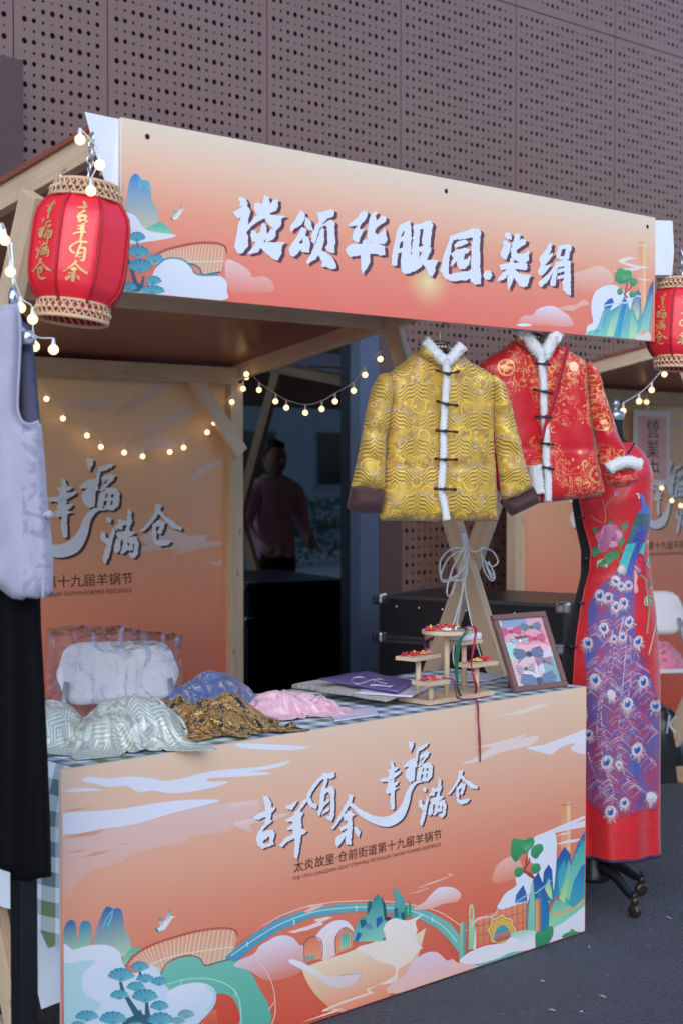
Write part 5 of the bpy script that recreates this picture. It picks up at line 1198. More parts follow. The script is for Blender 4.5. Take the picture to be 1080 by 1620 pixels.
nk = MB(); nk.lathe([(.055, .085), (.062, .10), (.05, .115), (.046, .22), (.050, .24), (.05, .26), (.03, .27)], BC, 16); h_ = nk.build("hub", BLACKM, mt, True)
kb = MB(); kb.tube([BC + MR * .045 + Vector((0, 0, .235)), BC + MR * .085 + Vector((0, 0, .235))], [.005, .005], 8); kb.ball(BC + MR * .09 + Vector((0, 0, .235)), .012, 8); kb.build("knob", BLACKM, h_, True)
for k, tgt in enumerate((P(1003, 1452, Z=0), P(1013, 1417, Z=0), 2 * BC - P(1003, 1452, Z=0), 2 * BC - P(1013, 1417, Z=0))):
    d = Vector((tgt.x - BC.x, tgt.y - BC.y, 0)); L = d.length; d.normalize()
    lg = MB(); pts = [BC + d * (L * f) + Vector((0, 0, z)) for f, z in ((.12, .13), (.3, .135), (.55, .12), (.78, .09), (.92, .072), (1.03, .075))]
    lg.tube(catmull(pts, 4), [.026 - .0006 * i for i in range(21)], 8, flat=.75); lo = lg.build("leg", BLACKM, mt, True)
    cs = MB(); q = Vector((tgt.x, tgt.y, 0)); cs.lathe([(.012, .045), (.014, .055), (.014, .066), (.010, .07)], q, 10)
    w_ = Vector((-d.y, d.x, 0)); Mx = Matrix((d, Vector((0, 0, 1)), w_)).transposed()
    cs.lathe([(.008, -.011), (.021, -.010), (.024, -.004), (.024, .004), (.021, .010), (.008, .011)], q + Vector((0, 0, .0245)), 16, Mx); cs.build("castor", mat("dark_brass", (.07, .05, .035), .35, .6), lo, True)
def f_dress(nb):
    o = nb.tc(); n = nb.noise(o, 34, 3, .6, 1.2); w = nb.noise(nb.scl(o, (7, 7, 1.6)), 2.0, 3)
    da = nb.ramp(n, (.46, 0.0), (.52, 1.0))
    nb.set(Base_Color=nb.mix(da, A(176, 14, 30), A(192, 20, 36)), Roughness=nb.ramp(n, (.46, .46), (.52, .30)), Sheen_Weight=.35, Specular_IOR_Level=.55)
    nb.bump(n * .4 + w * .8, .35, .006)
DRS = mat("red_damask_silk", fn=f_dress)
NAVYT = mat("navy_piping", (.02, .016, .05), .5)
dt = thing("cheongsam", MC, "long red dress with an embroidered peacock and peony, on the dress form", "dress")
dzs = np.linspace(DRESS[-1][0], DRESS[0][0], 120); dm = MB(); nn = 72
def drape_pt(z, phi, lift=0.0):
    l, r_ = interp(DRESS, z, 1), interp(DRESS, z, 2); c, h = (l + r_) / 2, (r_ - l) / 2
    low = min(1, max(0, (.95 - z) / .8)); fold = low * (.010 * math.sin(phi * 5 + z * 2.2 + .8) + .006 * math.sin(phi * 9 - z * 3)) + .003 * math.sin(z * 38 + phi * 3) * math.exp(-((z - 1.22) / .16) ** 2)
    h2 = h + .002 + fold * .5
    return MC + MR * (c + h2 * math.cos(phi)) + MF * ((h2 * .78 + fold) * math.sin(phi) + lift * math.sin(phi)) + MR * (lift * math.cos(phi)) + Vector((0, 0, z))
for z in dzs:
    l, r_ = interp(DRESS, z, 1), interp(DRESS, z, 2); c, h = (l + r_) / 2, (r_ - l) / 2; sx = float(np.interp(z, [s[0] for s in SEAM][::-1], [s[1] for s in SEAM][::-1]))
    p1 = math.acos(max(-.98, min(.98, (sx - c) / h)))       # angle of the open edge on the left
    for k in range(nn + 1): dm.v.append(tuple(drape_pt(z, p1 - (p1 + math.pi * .8) * k / nn)))
for i in range(len(dzs) - 1):
    for k in range(nn): a = i * (nn + 1) + k; dm.f.append((a, a + nn + 1, a + nn + 2, a + 1))
dm.build("skirt", DRS, dt, True)
def edge_line(i0): return [Vector(dm.v[i * (nn + 1) + i0]) for i in range(len(dzs))]
hm = MB(); hm.tube([Vector(v) + Vector((0, 0, -.003)) for v in dm.v[:nn + 1]], .0055, 6); hm.build("hem_piping", NAVYT, dt, True)
hm = MB(); hm.tube(edge_line(0), .003, 5); hm.build("edge_piping", DRS, dt, True)
for x0, x1, y in ((908, 938, 818), (902, 931, 882), (900, 925, 951), (893, 922, 1019), (889, 915, 1078)):
    a, b = ml(x0, y), ml(x1, y); f = MB(); pa = form_pt(DRESS, a[1], -.93, .006); pb = drape_pt(b[1], 2.35, .006)
    f.tube([pa, (pa + pb) / 2 + MF * .006, pb], [.0045, .003, .0042], 7); f.ball((pa * .6 + pb * .4) + MF * .008, .007, 8); f.build("frog_fastening", NAVYC, dt, True)
# neckline piping + sleeve cap
ns = MB(); ns.tube(catmull([drape_pt(ml(970, y)[1], math.acos(max(-.99, min(.99, v)))) + MF * .003 for y, v in ((702, .95), (716, .3), (722, -.2), (735, -.6))], 5), .004, 6); ns.build("collar_piping", NAVYT, dt, True)

emb_n = [0]
class Emb:
    def __init__(s, base=0.0): s.mb = MB(); s.c = []; s.k = 0; s.base = base
    def at(s, x, y):
        a, z = ml(x, y); l, r_ = interp(DRESS, z, 1), interp(DRESS, z, 2); c, h = (l + r_) / 2, (r_ - l) / 2
        phi = math.acos(max(-.985, min(.985, (a - c) / (h + .002)))); return drape_pt(z, phi, .0016 + s.base + s.k * 2e-5)
    def poly(s, pts, col, col2=None, o=(0, 0), k=1.0, smooth=0):
        q = [(o[0] + x / k, o[1] + y / k) for x, y in pts]
        if smooth: q = [(v.x, v.y) for v in catmull([(x, y, 0) for x, y in q], smooth, True)]
        s.k += 1; ys = [p[1] for p in q]; y0, y1 = min(ys), max(ys)
        s.mb.add([s.at(*p) for p in q], [tuple(range(len(q)))])
        for x, y in q: f = (y - y0) / max(1e-6, y1 - y0); s.c.append(tuple((col2 or col)[i] * f + col[i] * (1 - f) for i in range(3)))
    def grid(s, left, right, fn, n=10):           # filled band between two polylines, colour from fn(u, v)
        s.k += 1; L = catmull([(x, y, 0) for x, y in left], 8); Rr = catmull([(x, y, 0) for x, y in right], 8); m = min(len(L), len(Rr)); o = len(s.mb.v)
        for i in range(m):
            for j in range(n + 1): u = j / n; s.mb.v.append(tuple(s.at(L[i].x * (1 - u) + Rr[i].x * u, L[i].y * (1 - u) + Rr[i].y * u))); s.c.append(fn(u, i / (m - 1)))
        for i in range(m - 1):
            for j in range(n): a = o + i * (n + 1) + j; s.mb.f.append((a, a + n + 1, a + n + 2, a + 1))
    def line(s, pts, w, col, o=(0, 0), k=1.0, n=4):
        q = catmull([(o[0] + x / k, o[1] + y / k, 0) for x, y in pts], n); s.k += 1 if n > 2 else .025; b = len(s.mb.v); ww = w if isinstance(w, tuple) else (w, w); m = len(q)
        for i, p in enumerate(q):
            t = q[min(i + 1, m - 1)] - q[max(i - 1, 0)]; t = t.normalized() if t.length > 0 else Vector((1, 0, 0)); hw = (ww[0] + (ww[1] - ww[0]) * i / max(1, m - 1)) / 2 / k
            s.mb.v += [tuple(s.at(p.x - t.y * hw, p.y + t.x * hw)), tuple(s.at(p.x + t.y * hw, p.y - t.x * hw))]; s.c += [col, col]
        for i in range(m - 1): s.mb.f.append((b + 2 * i, b + 2 * i + 1, b + 2 * i + 3, b + 2 * i + 2))
    def build(s, name): s.mb.c = s.c; o = s.mb.build(name, EMB, dt); return o
rg = random.Random(11)
VIO, BLU, MAG, DPU = A(112, 76, 150), A(58, 88, 178), A(164, 52, 112), A(92, 56, 128)
def trainc(u, v):
    n1 = noise.noise((u * 3, v * 9, 1.7)); n1 *= 2.0; n2 = 1.8 * noise.noise((u * 6 + 4, v * 10, 7.1)); n1 = max(-1, min(1, n1)); c = [VIO[i] * (.5 + .5 * n1) + BLU[i] * (.5 - .5 * n1) for i in range(3)]
    f = min(1, max(0, n2 * 1.3 + .15 + (v - .5) * .5)); c = [c[i] * (1 - f) + MAG[i] * f for i in range(3)]; return tuple(c)
e = Emb()
e.grid([(985,885),(972,905),(948,925),(932,955),(930,1000),(926,1030),(929,1080),(927,1150),(927,1200),(925,1240)], [(1003,905),(1003,930),(1002,975),(1004,1010),(1008,1030),(1030,1075),(1039,1120),(1040,1180),(1039,1230),(1036,1275)], trainc, 14)
e.grid([(926,1236),(930,1255),(945,1270),(955,1275)], [(1037,1262),(1030,1272),(1010,1272),(985,1280)], lambda u, v: tuple(trainc(u, 1)[i] * (1 - v) + A(178, 20, 36)[i] * v for i in range(3)), 14)
e.build("peacock_train")
e = Emb(.0006); WH, PKW = A(214, 200, 224), A(212, 150, 176)
quills = [[(985,970),(975,1010),(958,1040),(950,1090),(944,1150),(955,1190)], [(990,990),(985,1060),(978,1130),(975,1200)], [(995,1000),(996,1060),(985,1130),(976,1180)], [(1000,1030),(1008,1075),(1032,1098)], [(1005,1015),(1015,1085),(1036,1110)],
          [(968,990),(960,1060),(950,1120),(962,1185)], [(985,1100),(1000,1150),(1012,1175),(1036,1206)], [(975,1150),(985,1210),(1000,1230),(1025,1252)], [(950,1150),(955,1200),(970,1240),(965,1265)], [(940,1000),(948,980),(962,975)], [(972,1010),(966,1060),(964,1090)], [(932,1090),(940,1060),(946,1030)],
          [(930,1180),(942,1220),(952,1250)], [(1001,1110),(1020,1140),(1038,1157)]]
for q in quills: e.line(q, (2.1, 1.6), WH)
bc = [A(200, 176, 212), A(150, 66, 130), A(76, 104, 200), A(196, 50, 90), A(104, 74, 150)]
for i in range(2600):                      # fine barbs of the feathers
    q = quills[rg.randrange(len(quills))]; j = rg.randrange(len(q) - 1); f = rg.random(); x, y = q[j][0] + (q[j + 1][0] - q[j][0]) * f, q[j][1] + (q[j + 1][1] - q[j][1]) * f
    s_ = rg.choice((-1, 1)); L = rg.uniform(6, 18); X = x + s_ * L
    if X < 926 or X > 1040: continue
    e.line([(x, y), (x + s_ * L * .5, y + L * .25), (X, y + L * .75)], (1.15, .5), bc[rg.randrange(5)], n=2)
e.build("feather_barbs")
e = Emb(.0030)
EYES = [(973,915,8),(981,923,6),(992,922,7),(949,938,9),(962,941,8),(973,955,8),(985,949,8),(955,988,9),(993,978,8),(970,1004,6),(983,1001,7),(931,1011,9),(1006,1009,9),(942,1067,10),(1014,1072,10),(966,1090,8),(990,1104,10),(1033,1112,10),(959,1194,11),(1004,1175,11),(977,1197,6),(1027,1254,10),(965,1270,10),(985,1256,8),(932,1152,8),(981,897,6)]
for x, y, r in EYES:
    tilt = rg.uniform(-.5, .5)
    if x > 1025: tilt = -.8
    for i in range(64):                   # soft fringe, longest below the eye
        a = rg.uniform(0, 6.2832); dn = .5 + .5 * math.sin(a + tilt); r0 = r * .6; r1 = r * (rg.uniform(.95, 1.15) + .75 * dn * rg.random()); px, py = x + r1 * math.cos(a) * .85, y + r1 * math.sin(a) + r * .25 * dn
        if px > 1041: continue
        e.line([(x + r0 * math.cos(a), y + r0 * math.sin(a)), ((x + px) / 2 + rg.gauss(0, .5), (y + py) / 2), (px + rg.gauss(0, .8), py)], (1.1, .35), WH if rg.random() < .78 else PKW, n=2)
    el = lambda rx, ry, dx=0, dy=0: [(x + dx + rx * math.cos(t) * math.cos(tilt) - ry * math.sin(t) * math.sin(tilt), y + dy + rx * math.cos(t) * math.sin(tilt) + ry * math.sin(t) * math.cos(tilt)) for t in [i * 6.2832 / 18 for i in range(18)]]
    e.poly(el(r * .74, r * .95), A(226, 222, 240), WH); e.poly(el(r * .46, r * .62, 0, -r * .05), A(52, 140, 214), A(34, 96, 190)); e.poly(el(r * .22, r * .32, r * .05, r * .10), A(24, 60, 150)); e.poly(el(r * .14, r * .2, -r * .12, -r * .4), A(226, 226, 244))
e.build("feather_eyes")
e = Emb(.0008); o, k = (900, 780), 5.4
PB = A(66, 84, 190)
e.grid([(o[0] + x / k, o[1] + y / k) for x, y in ((590,0),(605,60),(608,120),(560,190),(525,280),(490,390),(455,500),(425,590),(420,650))], [(o[0] + x / k, o[1] + y / k) for x, y in ((625,5),(640,70),(672,130),(680,200),(672,300),(640,380),(600,480),(560,590),(520,700))],
       lambda u, v: A(84, 110, 218) if v < .33 else (A(48, 96, 96) if v < .47 and u < .95 else ((A(64, 196, 206) if u < .62 and v > .66 else A(44, 70, 176)) if not (u < .3 and v < .66) else A(44, 110, 120))), 8)
for i in range(150):
    f = rg.random(); u = rg.random(); x = 600 - 150 * f + u * (70 + 90 * min(1, f * 2)); y = 90 + 560 * f; e.line([(x, y), (x + 6, y + 14)], (2.6, 1.5), [A(150, 160, 226), A(120, 200, 200), A(90, 100, 60), A(40, 60, 150)][rg.randrange(4)], o, k, 2)
e.poly([(585,0),(570,-8),(556,6),(575,12),(578,40),(590,52),(596,25)], A(226, 190, 200), None, o, k)
e.poly([(600,430),(650,410),(640,470),(625,525),(592,495)], A(70, 190, 196), None, o, k); e.poly([(650,400),(668,395),(676,420),(660,440)], WH, None, o, k)
e.line([(618,520),(628,600),(632,690)], 9, A(106, 60, 140), o, k); e.poly([(545,600),(575,620),(605,650),(585,685),(560,650)], A(214, 170, 196), A(90, 70, 160), o, k)
e.line([(590,690),(632,715),(650,800),(664,870),(676,960),(662,1080),(652,1180)], (16, 20), A(168, 130, 96), o, k); e.line([(640,730),(658,745)], 10, A(168, 130, 96), o, k)
e.line([(712,885),(740,960),(735,1080),(705,1210),(668,1355)], (12, 12), A(216, 180, 168), o, k); e.line([(680,380),(700,480),(705,570)], 7, A(216, 180, 168), o, k)
GR, GW = A(40, 120, 84), A(214, 220, 206)
for pts in ([(640,885),(660,868),(700,880),(712,905),(690,915),(700,950),(660,950),(635,935)], [(690,505),(706,540),(698,590),(670,628),(650,600),(665,540)], [(690,650),(720,690),(728,760),(700,805),(674,790),(690,720)]):
    e.poly([((x - 680) * 1.15 + 680, (y - pts[0][1]) * 1.08 + pts[0][1] - 4) for x, y in pts], GW, None, o, k); e.poly(pts, GR, A(60, 150, 110), o, k)
e.poly([(545,640),(560,655),(575,700),(560,760),(545,830),(560,840),(580,820)], A(224, 170, 186), None, o, k)
for pts in ([(335,240),(360,222),(375,250),(345,275)], [(200,290),(230,278),(250,310),(215,335)], [(440,265),(470,238),(498,238),(490,290),(450,315)], [(190,500),(215,450),(250,430),(270,480),(300,490),(250,510),(210,540)], [(330,500),(370,470),(415,480),(425,530),(380,560),(330,600),(300,560),(300,520)], [(420,400),(450,350),(470,380),(440,450)], [(240,620),(250,565),(300,550),(325,580),(300,630),(270,610)]): e.poly(pts, GR, A(70, 156, 100), o, k)
for pts in ([(236,640),(245,565),(300,545),(250,590)], [(300,600),(330,590),(320,625)]): e.poly(pts, GW, None, o, k)
PC = [A(196, 112, 172), A(224, 168, 210), A(160, 66, 132), A(212, 136, 190)]
for pts, c in (([(222,370),(235,330),(270,310),(290,270),(340,255),(390,258),(420,300),(450,330),(440,370),(425,400),(410,440),(370,455),(330,455),(310,485),(265,488),(250,440),(240,400)], 0), ([(270,325),(300,275),(350,262),(330,310),(290,350)], 1), ([(395,310),(430,320),(448,345),(430,380),(400,360)], 1), ([(250,440),(290,400),(330,430),(320,480),(270,485)], 1), ([(335,430),(360,400),(405,410),(400,440),(360,452)], 1),
               ([(228,365),(245,335),(280,345),(290,390),(245,395)], 3), ([(290,340),(340,310),(390,320),(400,360),(360,395),(310,390)], 2), ([(320,330),(355,318),(375,335),(350,352),(318,350)], 3), ([(300,365),(340,350),(380,360),(350,385)], 3)): e.poly(pts, PC[c], tuple(x * .75 for x in PC[c]), o, k, 3)
for q in ([(300,345),(340,320),(390,335)], [(310,370),(350,350),(385,365)], [(285,395),(330,380),(390,395)]): e.line(q, (5, 4), A(128, 52, 96), o, k)
e.line([(305,245),(310,180),(300,110),(285,50)], (13, 8), A(178, 134, 104), o, k); e.line([(305,110),(340,60),(390,20)], (9, 6), A(178, 134, 104), o, k); e.line([(300,250),(250,230),(205,200),(195,185)], (10, 6), A(178, 134, 104), o, k)
e.line([(400,420),(430,460),(450,500)], 9, A(150, 130, 80), o, k); e.line([(400,540),(425,580)], 8, A(150, 130, 80), o, k)
e.poly([(375,0),(395,-16),(420,-10),(410,14),(385,20)], A(190, 120, 180), None, o, k, 3)
e.build("peacock_and_peony")

# ------------------------------------------------------------------ grey vest and black trousers hung at the stall's left end
VY = 2.80
def f_lav(nb):
    o = nb.tc('UV'); n = nb.noise(o, 17, 4, .6, 2.0); tw = nb.noise(nb.scl(o, (700, 160, 1)), 1.0, 2); u = nb.sep(o)
    pat = nb.ramp(n, (.50, 0.0), (.56, 1.0)) * (u[0].gt(.045))
    nb.set(Base_Color=nb.mix(pat, A(150, 152, 184), A(132, 128, 166)), Roughness=nb.mix(pat, (.7, .7, .7), (.45, .45, .45)), Sheen_Weight=.4); nb.bump(tw * .4 + n * .6, .25, .003)
LAV = mat("lavender_satin", fn=f_lav)
vf = Frame(P(0, 480, Y=VY), R(33)); vl = vf.loc
vt = thing("vest", vf.o, "lavender grey sleeveless vest hung at the left edge over black trousers", "vest")
front = [vl(*p) for p in [(-60,505),(-20,496),(8,484),(30,482),(36,510),(33,560),(31,620),(30,650),(36,668),(50,673),(62,668),(66,672),(71,720),(76,790),(80,830),(85,880),(84,942),(58,946),(44,944),(36,948),(20,945),(0,930),(-60,930)]]
padded(vf, "front_panel", front, .030, .03, LAV, vt, off=.02, seed=21, wr=.006, folds=lambda V: .010 * np.sin(V[:, 0] * 48 + V[:, 1] * 7))
backp = [vl(*p) for p in [(28,486),(40,500),(48,520),(53,545),(58,600),(63,660),(66,690),(60,700),(38,690),(30,660),(28,600)]]
padded(vf, "back_panel", backp, .008, .02, mat("slate_lining", A(70, 72, 104), .7), vt, off=-.03, seed=23, wr=.003)
sl = MB(); sl.tube(catmull([vf.w(*vl(x, y), .052) for x, y in ((31,488),(34,540),(31,610),(30,648),(37,667),(50,672),(63,667))], 5), .0028, 6); sl.build("armhole_piping", LAV, vt, True)
sl = MB(); sl.tube(catmull([vf.w(*vl(x, y), .048) for x, y in ((68,812),(70,860),(70,905),(69,944))], 4), .003, 6); sl.build("placket_seam", LAV, vt, True)
for x, y in ((78, 813),):
    f = MB(); f.ball(vf.w(*vl(x, y), .04), .009, 10); f.tube([vf.w(*vl(x - 10, y), .046), vf.w(*vl(x, y), .044), vf.w(*vl(x + 7, y + 2), .036)], .0045, 8); f.build("frog_fastening", LAV, vt, True)
ht = thing("clip_hanger", vf.w(*vl(25, 470)), "chrome clip hanger holding the grey vest and black trousers", "hanger")
for x, y0, y1, r in ((21, 455, 492, .010), (43, 522, 545, .017)):
    k = MB(); a, b = vl(x, y0), vl(x, y1); k.tube([vf.w(*a, -.004), vf.w(a[0], a[1] * .75 + b[1] * .25, -.004), vf.w(*b, -.004)], [r * .55, r, r], 14); k.build("clip", CHROME, ht, True)
k = MB(); a = vl(18, 380); b = vl(21, 456); k.tube(catmull([vf.w(a[0], a[1], -.004), vf.w(b[0], (a[1] + b[1]) / 2, -.004), vf.w(*b, -.004)], 4), .0025, 6); k.tube([vf.w(*vl(-70, 500), -.01), vf.w(*vl(0, 488), -.008), vf.w(*vl(42, 528), -.006)], .006, 8); k.build("bar", CHROME, ht, True)
BLK = mat("black_crepe", fn=lambda nb: (lambda o: (nb.set(Base_Color=nb.mix(nb.noise(o, 60, 3), (.0022, .0022, .003), (.005, .005, .0065)), Roughness=.85, Specular_IOR_Level=.12), nb.bump(nb.noise(nb.scl(o, (500, 60, 1)), 1, 2), .2, .002)))(nb.tc('UV')))
pf = Frame(P(0, 940, Y=VY + .05), R(33)); pl_ = pf.loc
tr = thing("trousers", pf.o, "black wide leg trousers hung under the lavender grey vest", "trousers")
plt = lambda V: .012 * np.sin(V[:, 0] * 85 + .4 * np.sin(V[:, 1] * 6))
padded(pf, "leg", [pl_(*p) for p in [(-90,900),(60,905),(64,930),(66,1000),(71,1090),(76,1200),(80,1300),(82,1388),(56,1392),(50,1396),(18,1394),(18,1382),(0,1376),(-90,1370)]], .030, .03, BLK, tr, off=-.005, seed=31, wr=.004, folds=plt)
stp = thing("garment_rack", (1.72, 2.98, 0), "black garment rack upright and rail below the black trousers", "rack")
p0 = P(38, 1400, Y=2.98); k = MB(); k.box((p0.x, 2.98, .62), (.045, .045, 1.24), ch=.003); k.build("post", BLACKM, stp)
k = MB(); k.box((p0.x, 2.98, .02), (.06, .5, .04), ch=.003); k.build("foot", BLACKM, stp)
k = MB(); k.tube([(p0.x - .9, 2.98, 1.252), (p0.x + .02, 2.98, 1.252)], .014, 10); k.build("rail", BLACKM, stp, True)

# ------------------------------------------------------------------ cloth goods on the table
def heap(name, label, cat, pc, rx, ry, h, rot, m, seed, fold=.35, freq=3.0, group=None, sharp=1.0, zb=TZ + .006, peak=(0, 0), bottom=True, extra=None):
    nr, na = 26, 72; mb = MB(); uv = []; c = Vector((pc[0], pc[1], 0)); cr, sr = math.cos(rot), math.sin(rot)
    for i in range(nr + 1):
        f = i / nr
        for k in range(na):
            a = 2 * math.pi * k / na; edge = 1 + .16 * noise.noise((math.cos(a) * 1.6, math.sin(a) * 1.6, seed)); q = f ** .9
            lx, ly = q * rx * edge * math.cos(a), q * ry * edge * math.sin(a)
            dome = (1 - f ** 2.4) ** .75; ang = a * freq
            rid = noise.ridged_multi_fractal((lx * 9 / (rx * 4), ly * 9 / (ry * 4), seed * 3.1), .9, 2.1, 3, .9, 1.6) * .25
            fo = (fold * (.5 * math.sin(ang + seed + 3 * f) * f + rid - .35) * (1 - f ** 6)) if fold else 0
            z = h * max(0, dome * (1 + fo * sharp)) + .002
            if extra: z += extra(lx / rx, ly / ry, f)
            if f > .9: z = z * (1 - (f - .9) * 7) if f < 1 else .001
            sx, sy = lx + peak[0] * z, ly + peak[1] * z; over = .05 * rx * math.sin(f * 3.14) * dome
            mb.v.append((c.x + sx * cr - sy * sr, c.y + sx * sr + sy * cr, zb + max(z, .001))); uv.append((lx * 1.25, ly * 1.25 + z))
    for i in range(nr):
        for k in range(na): a, b = i * na + k, i * na + (k + 1) % na; mb.f.append((a, a + na, b + na, b))
    mb.uv = uv; o = mb.build(name, m, None, True); return tag(o, label, cat, group)
def brocade(name, c0, c1, c2, sc, rough=.4, thr=.5, sheen=.3):
    def fn(nb):
        uv = nb.tc('UV'); n = nb.noise(uv, sc, 3, .55, 2.2); w = nb.noise(uv, 4, 2); v = nb.voro(uv, sc * 2.2)
        k = nb.ramp(n, (thr - .02, 0.0), (thr + .03, 1.0)); c = nb.mix(k, c0, c1); c = nb.mix((n - thr - .09).abs().lt(.022), c, c2); c = nb.mix((v - .35).abs().lt(.03) * k, c, c0)
        nb.set(Base_Color=c, Roughness=nb.mix(k, (rough + .15,) * 3, (rough,) * 3), Sheen_Weight=sheen, Metallic=.08); nb.bump(k * .5 + nb.noise(uv, 300, 2) * .3, .3, .002)
    return mat(name, fn=fn)
def f_silver(nb):
    uv = nb.tc('UV'); u = nb.sep(uv); n = nb.noise(uv, 22, 3); w = nb.noise(uv, 6, 2); lx = ((u[0] / .085).fract() - .5).abs() * .085
    row = (u[1] / .07).floor(); d = u[1] + lx * (.75 + row.mod2() * -1.5) + (n - .5) * .012
    st = (d * (6.2832 / .0125)).sin(); fl = nb.ramp(nb.noise(uv, 30, 3, .6, 1.5), (.48, 0.0), (.54, 1.0)); k = w.gt(.5)
    c = nb.mix(nb.mix(k, (st * .5 + .5), fl), A(198, 206, 208), A(150, 160, 166)); c = nb.mix(nb.voro(uv, 300).lt(.25) * .4, c, A(226, 230, 230))
    nb.set(Base_Color=c, Roughness=.38, Metallic=.2, Sheen_Weight=.2); nb.bump(st + n, .2, .0012)
SILV = mat("silver_brocade", fn=f_silver)
BKG = brocade("black_gold_brocade", A(166, 122, 62), (.008, .007, .007), A(205, 165, 95), 24, .34, .44)
BLUB = brocade("blue_gold_brocade", A(78, 92, 146), A(92, 110, 166), A(176, 158, 130), 24, .35, .52)
PNK = brocade("pink_floral_silk", A(214, 176, 204), A(222, 190, 214), A(206, 84, 148), 42, .35, .56)
GRP = brocade("grey_speckled_fabric", A(150, 146, 152), A(188, 186, 190), A(96, 92, 100), 90, .7, .5)
GD = "cloth goods laid out on the gingham table"
def onz(x, y, z=TZ): p = P(x, y, Z=z); return (p.x, p.y)
q1_, q2_ = onz(194, 1192), onz(98, 1196)
def settle(nx, ny, sx, sy, start, steps=70, dome=None, seed=0, bend=.25):
    # a small cloth let fall on the table: point masses, length limits along, across and diagonal, table (and stuffing) as floor
    hx, hy = sx / (nx - 1), sy / (ny - 1); gx, gy = np.meshgrid((np.arange(nx) / (nx - 1) - .5) * sx, (np.arange(ny) / (ny - 1) - .5) * sy)
    X = np.array([start(x, y) for x, y in zip(gx.ravel(), gy.ravel())]).reshape(ny, nx, 3); Vv = np.zeros_like(X); dt = .016
    hd = math.hypot(hx, hy)
    links = []
    for dj, di, L, k in ((0, 1, hx, 1.0), (1, 0, hy, 1.0), (1, 1, hd, .6), (1, -1, hd, .6), (0, 3, 3 * hx, bend), (3, 0, 3 * hy, bend)): links.append((dj, di, L, k))
    for st_ in range(steps):
        Vv[..., 2] -= 9.8 * dt; Vv *= .97; old = X.copy(); X = X + Vv * dt
        for it in range(9):
            for dj, di, L, k in links:
                A_ = X[:ny - dj, (max(0, -di)):(nx - max(0, di))]; B_ = X[dj:, (max(0, di)):(nx - max(0, -di))]
                d = B_ - A_; l = np.linalg.norm(d, axis=2, keepdims=True) + 1e-9
                f = (l - L) / l; f = np.where(f < 0, f * (k if L < 2 * max(hx, hy) else k * .5), f * k) * d * .24
                A_ += f; B_ -= f
            z0 = np.full(X.shape[:2], .002)
            if dome is not None:
                q = 1 - (X[..., 0] / dome[0]) ** 2 - (X[..., 1] / dome[1]) ** 2; lump = 1 + dome[3] * (np.sin(X[..., 0] * dome[4] + seed + 1.5 * np.sin(X[..., 1] * 21)) * np.sin(X[..., 1] * dome[4] * 1.2 + 2.1 * seed + np.sin(X[..., 0] * 17))); z0 = np.maximum(z0, dome[2] * np.sqrt(np.clip(q, 0, 1)) * lump)
            low = X[..., 2] < z0; X[..., 2] = np.where(low, z0, X[..., 2]); X[low, :2] = X[low, :2] * .12 + old[low, :2] * .88
        Vv = (X - old) / dt
    X[..., 0] -= (X[..., 0].max() + X[..., 0].min()) / 2; X[..., 1] -= (X[..., 1].max() + X[..., 1].min()) / 2
    return X
def cloth(name, dims, start, label, cat, loc, rot, m, uvs=1.0, **k):
    nx, ny, sx, sy = dims; X = settle(nx, ny, sx, sy, start, **k); V = X.reshape(-1, 3); c_, s_ = math.cos(rot), math.sin(rot)
    mb = MB(); mb.v = [(loc[0] + x * c_ - y * s_, loc[1] + x * s_ + y * c_, TZ + .007 + zz) for x, y, zz in V]
    mb.f = [(j * nx + i, j * nx + i + 1, (j + 1) * nx + i + 1, (j + 1) * nx + i) for j in range(ny - 1) for i in range(nx - 1)]
    mb.uv = [(i / (nx - 1) * sx * uvs, j / (ny - 1) * sy * uvs) for j in range(ny) for i in range(nx)]
    o = mb.build(name, m, None, True); q = o.modifiers.new("smooth", 'SUBSURF'); q.levels = q.render_levels = 1
    q = o.modifiers.new("thickness", 'SOLIDIFY'); q.thickness = .0016
    return tag(o, label, cat, GD)
def nz(x, y, q): return noise.noise((x, y, q))
def rumple(kx, ky, amp, seed, f, ang=0.0, lift=.05):
    ca, sa = math.cos(ang), math.sin(ang)
    def st(x, y):
        u, v = x * ca + y * sa, -x * sa + y * ca
        return (x * kx + .02 * nz(x * 5, y * 5, seed), y * ky + .02 * nz(x * 5, y * 5, seed + 5), lift + amp * (1 + math.sin(u * 6.2832 / f + 2.2 * nz(x * 4, y * 4, seed + 2)) * .8 + nz(x * 8, y * 8, seed + 9)))
    return st
cloth("silk_pouch", (46, 38, .46, .38), rumple(.70, .70, .016, 3.3, .075, .3, .14), "rumpled silver brocade pouch, the larger one right of the black trousers", "pouch", (2.235, 3.215), R(-20), SILV, dome=(.150, .100, .112, .18, 26), seed=1.2)
cloth("silk_pouch", (36, 30, .36, .30), rumple(.72, .72, .014, 7.3, .07, 1.1, .14), "silver brocade pouch half hidden behind the black trousers", "pouch", (2.10, 3.36), R(35), SILV, dome=(.12, .085, .105, .15, 28), seed=2.2)
cloth("brocade_scarf", (62, 46, .70, .48), rumple(.56, .50, .024, 2.1, .085, .9, .09), "crumpled black and gold brocade scarf at the table's front edge", "scarf", (2.50, 3.255), R(-14), BKG, seed=2.6, dome=(.205, .105, .074, .55, 36))
cloth("brocade_cloth", (44, 34, .44, .36), rumple(.70, .55, .016, 5.1, .10, .2, .10), "rumpled blue brocade cloth with gold flowers behind the black and gold scarf", "cloth", (2.71, 3.49), R(-8), BLUB, dome=(.16, .075, .085, .35, 30), seed=.4)
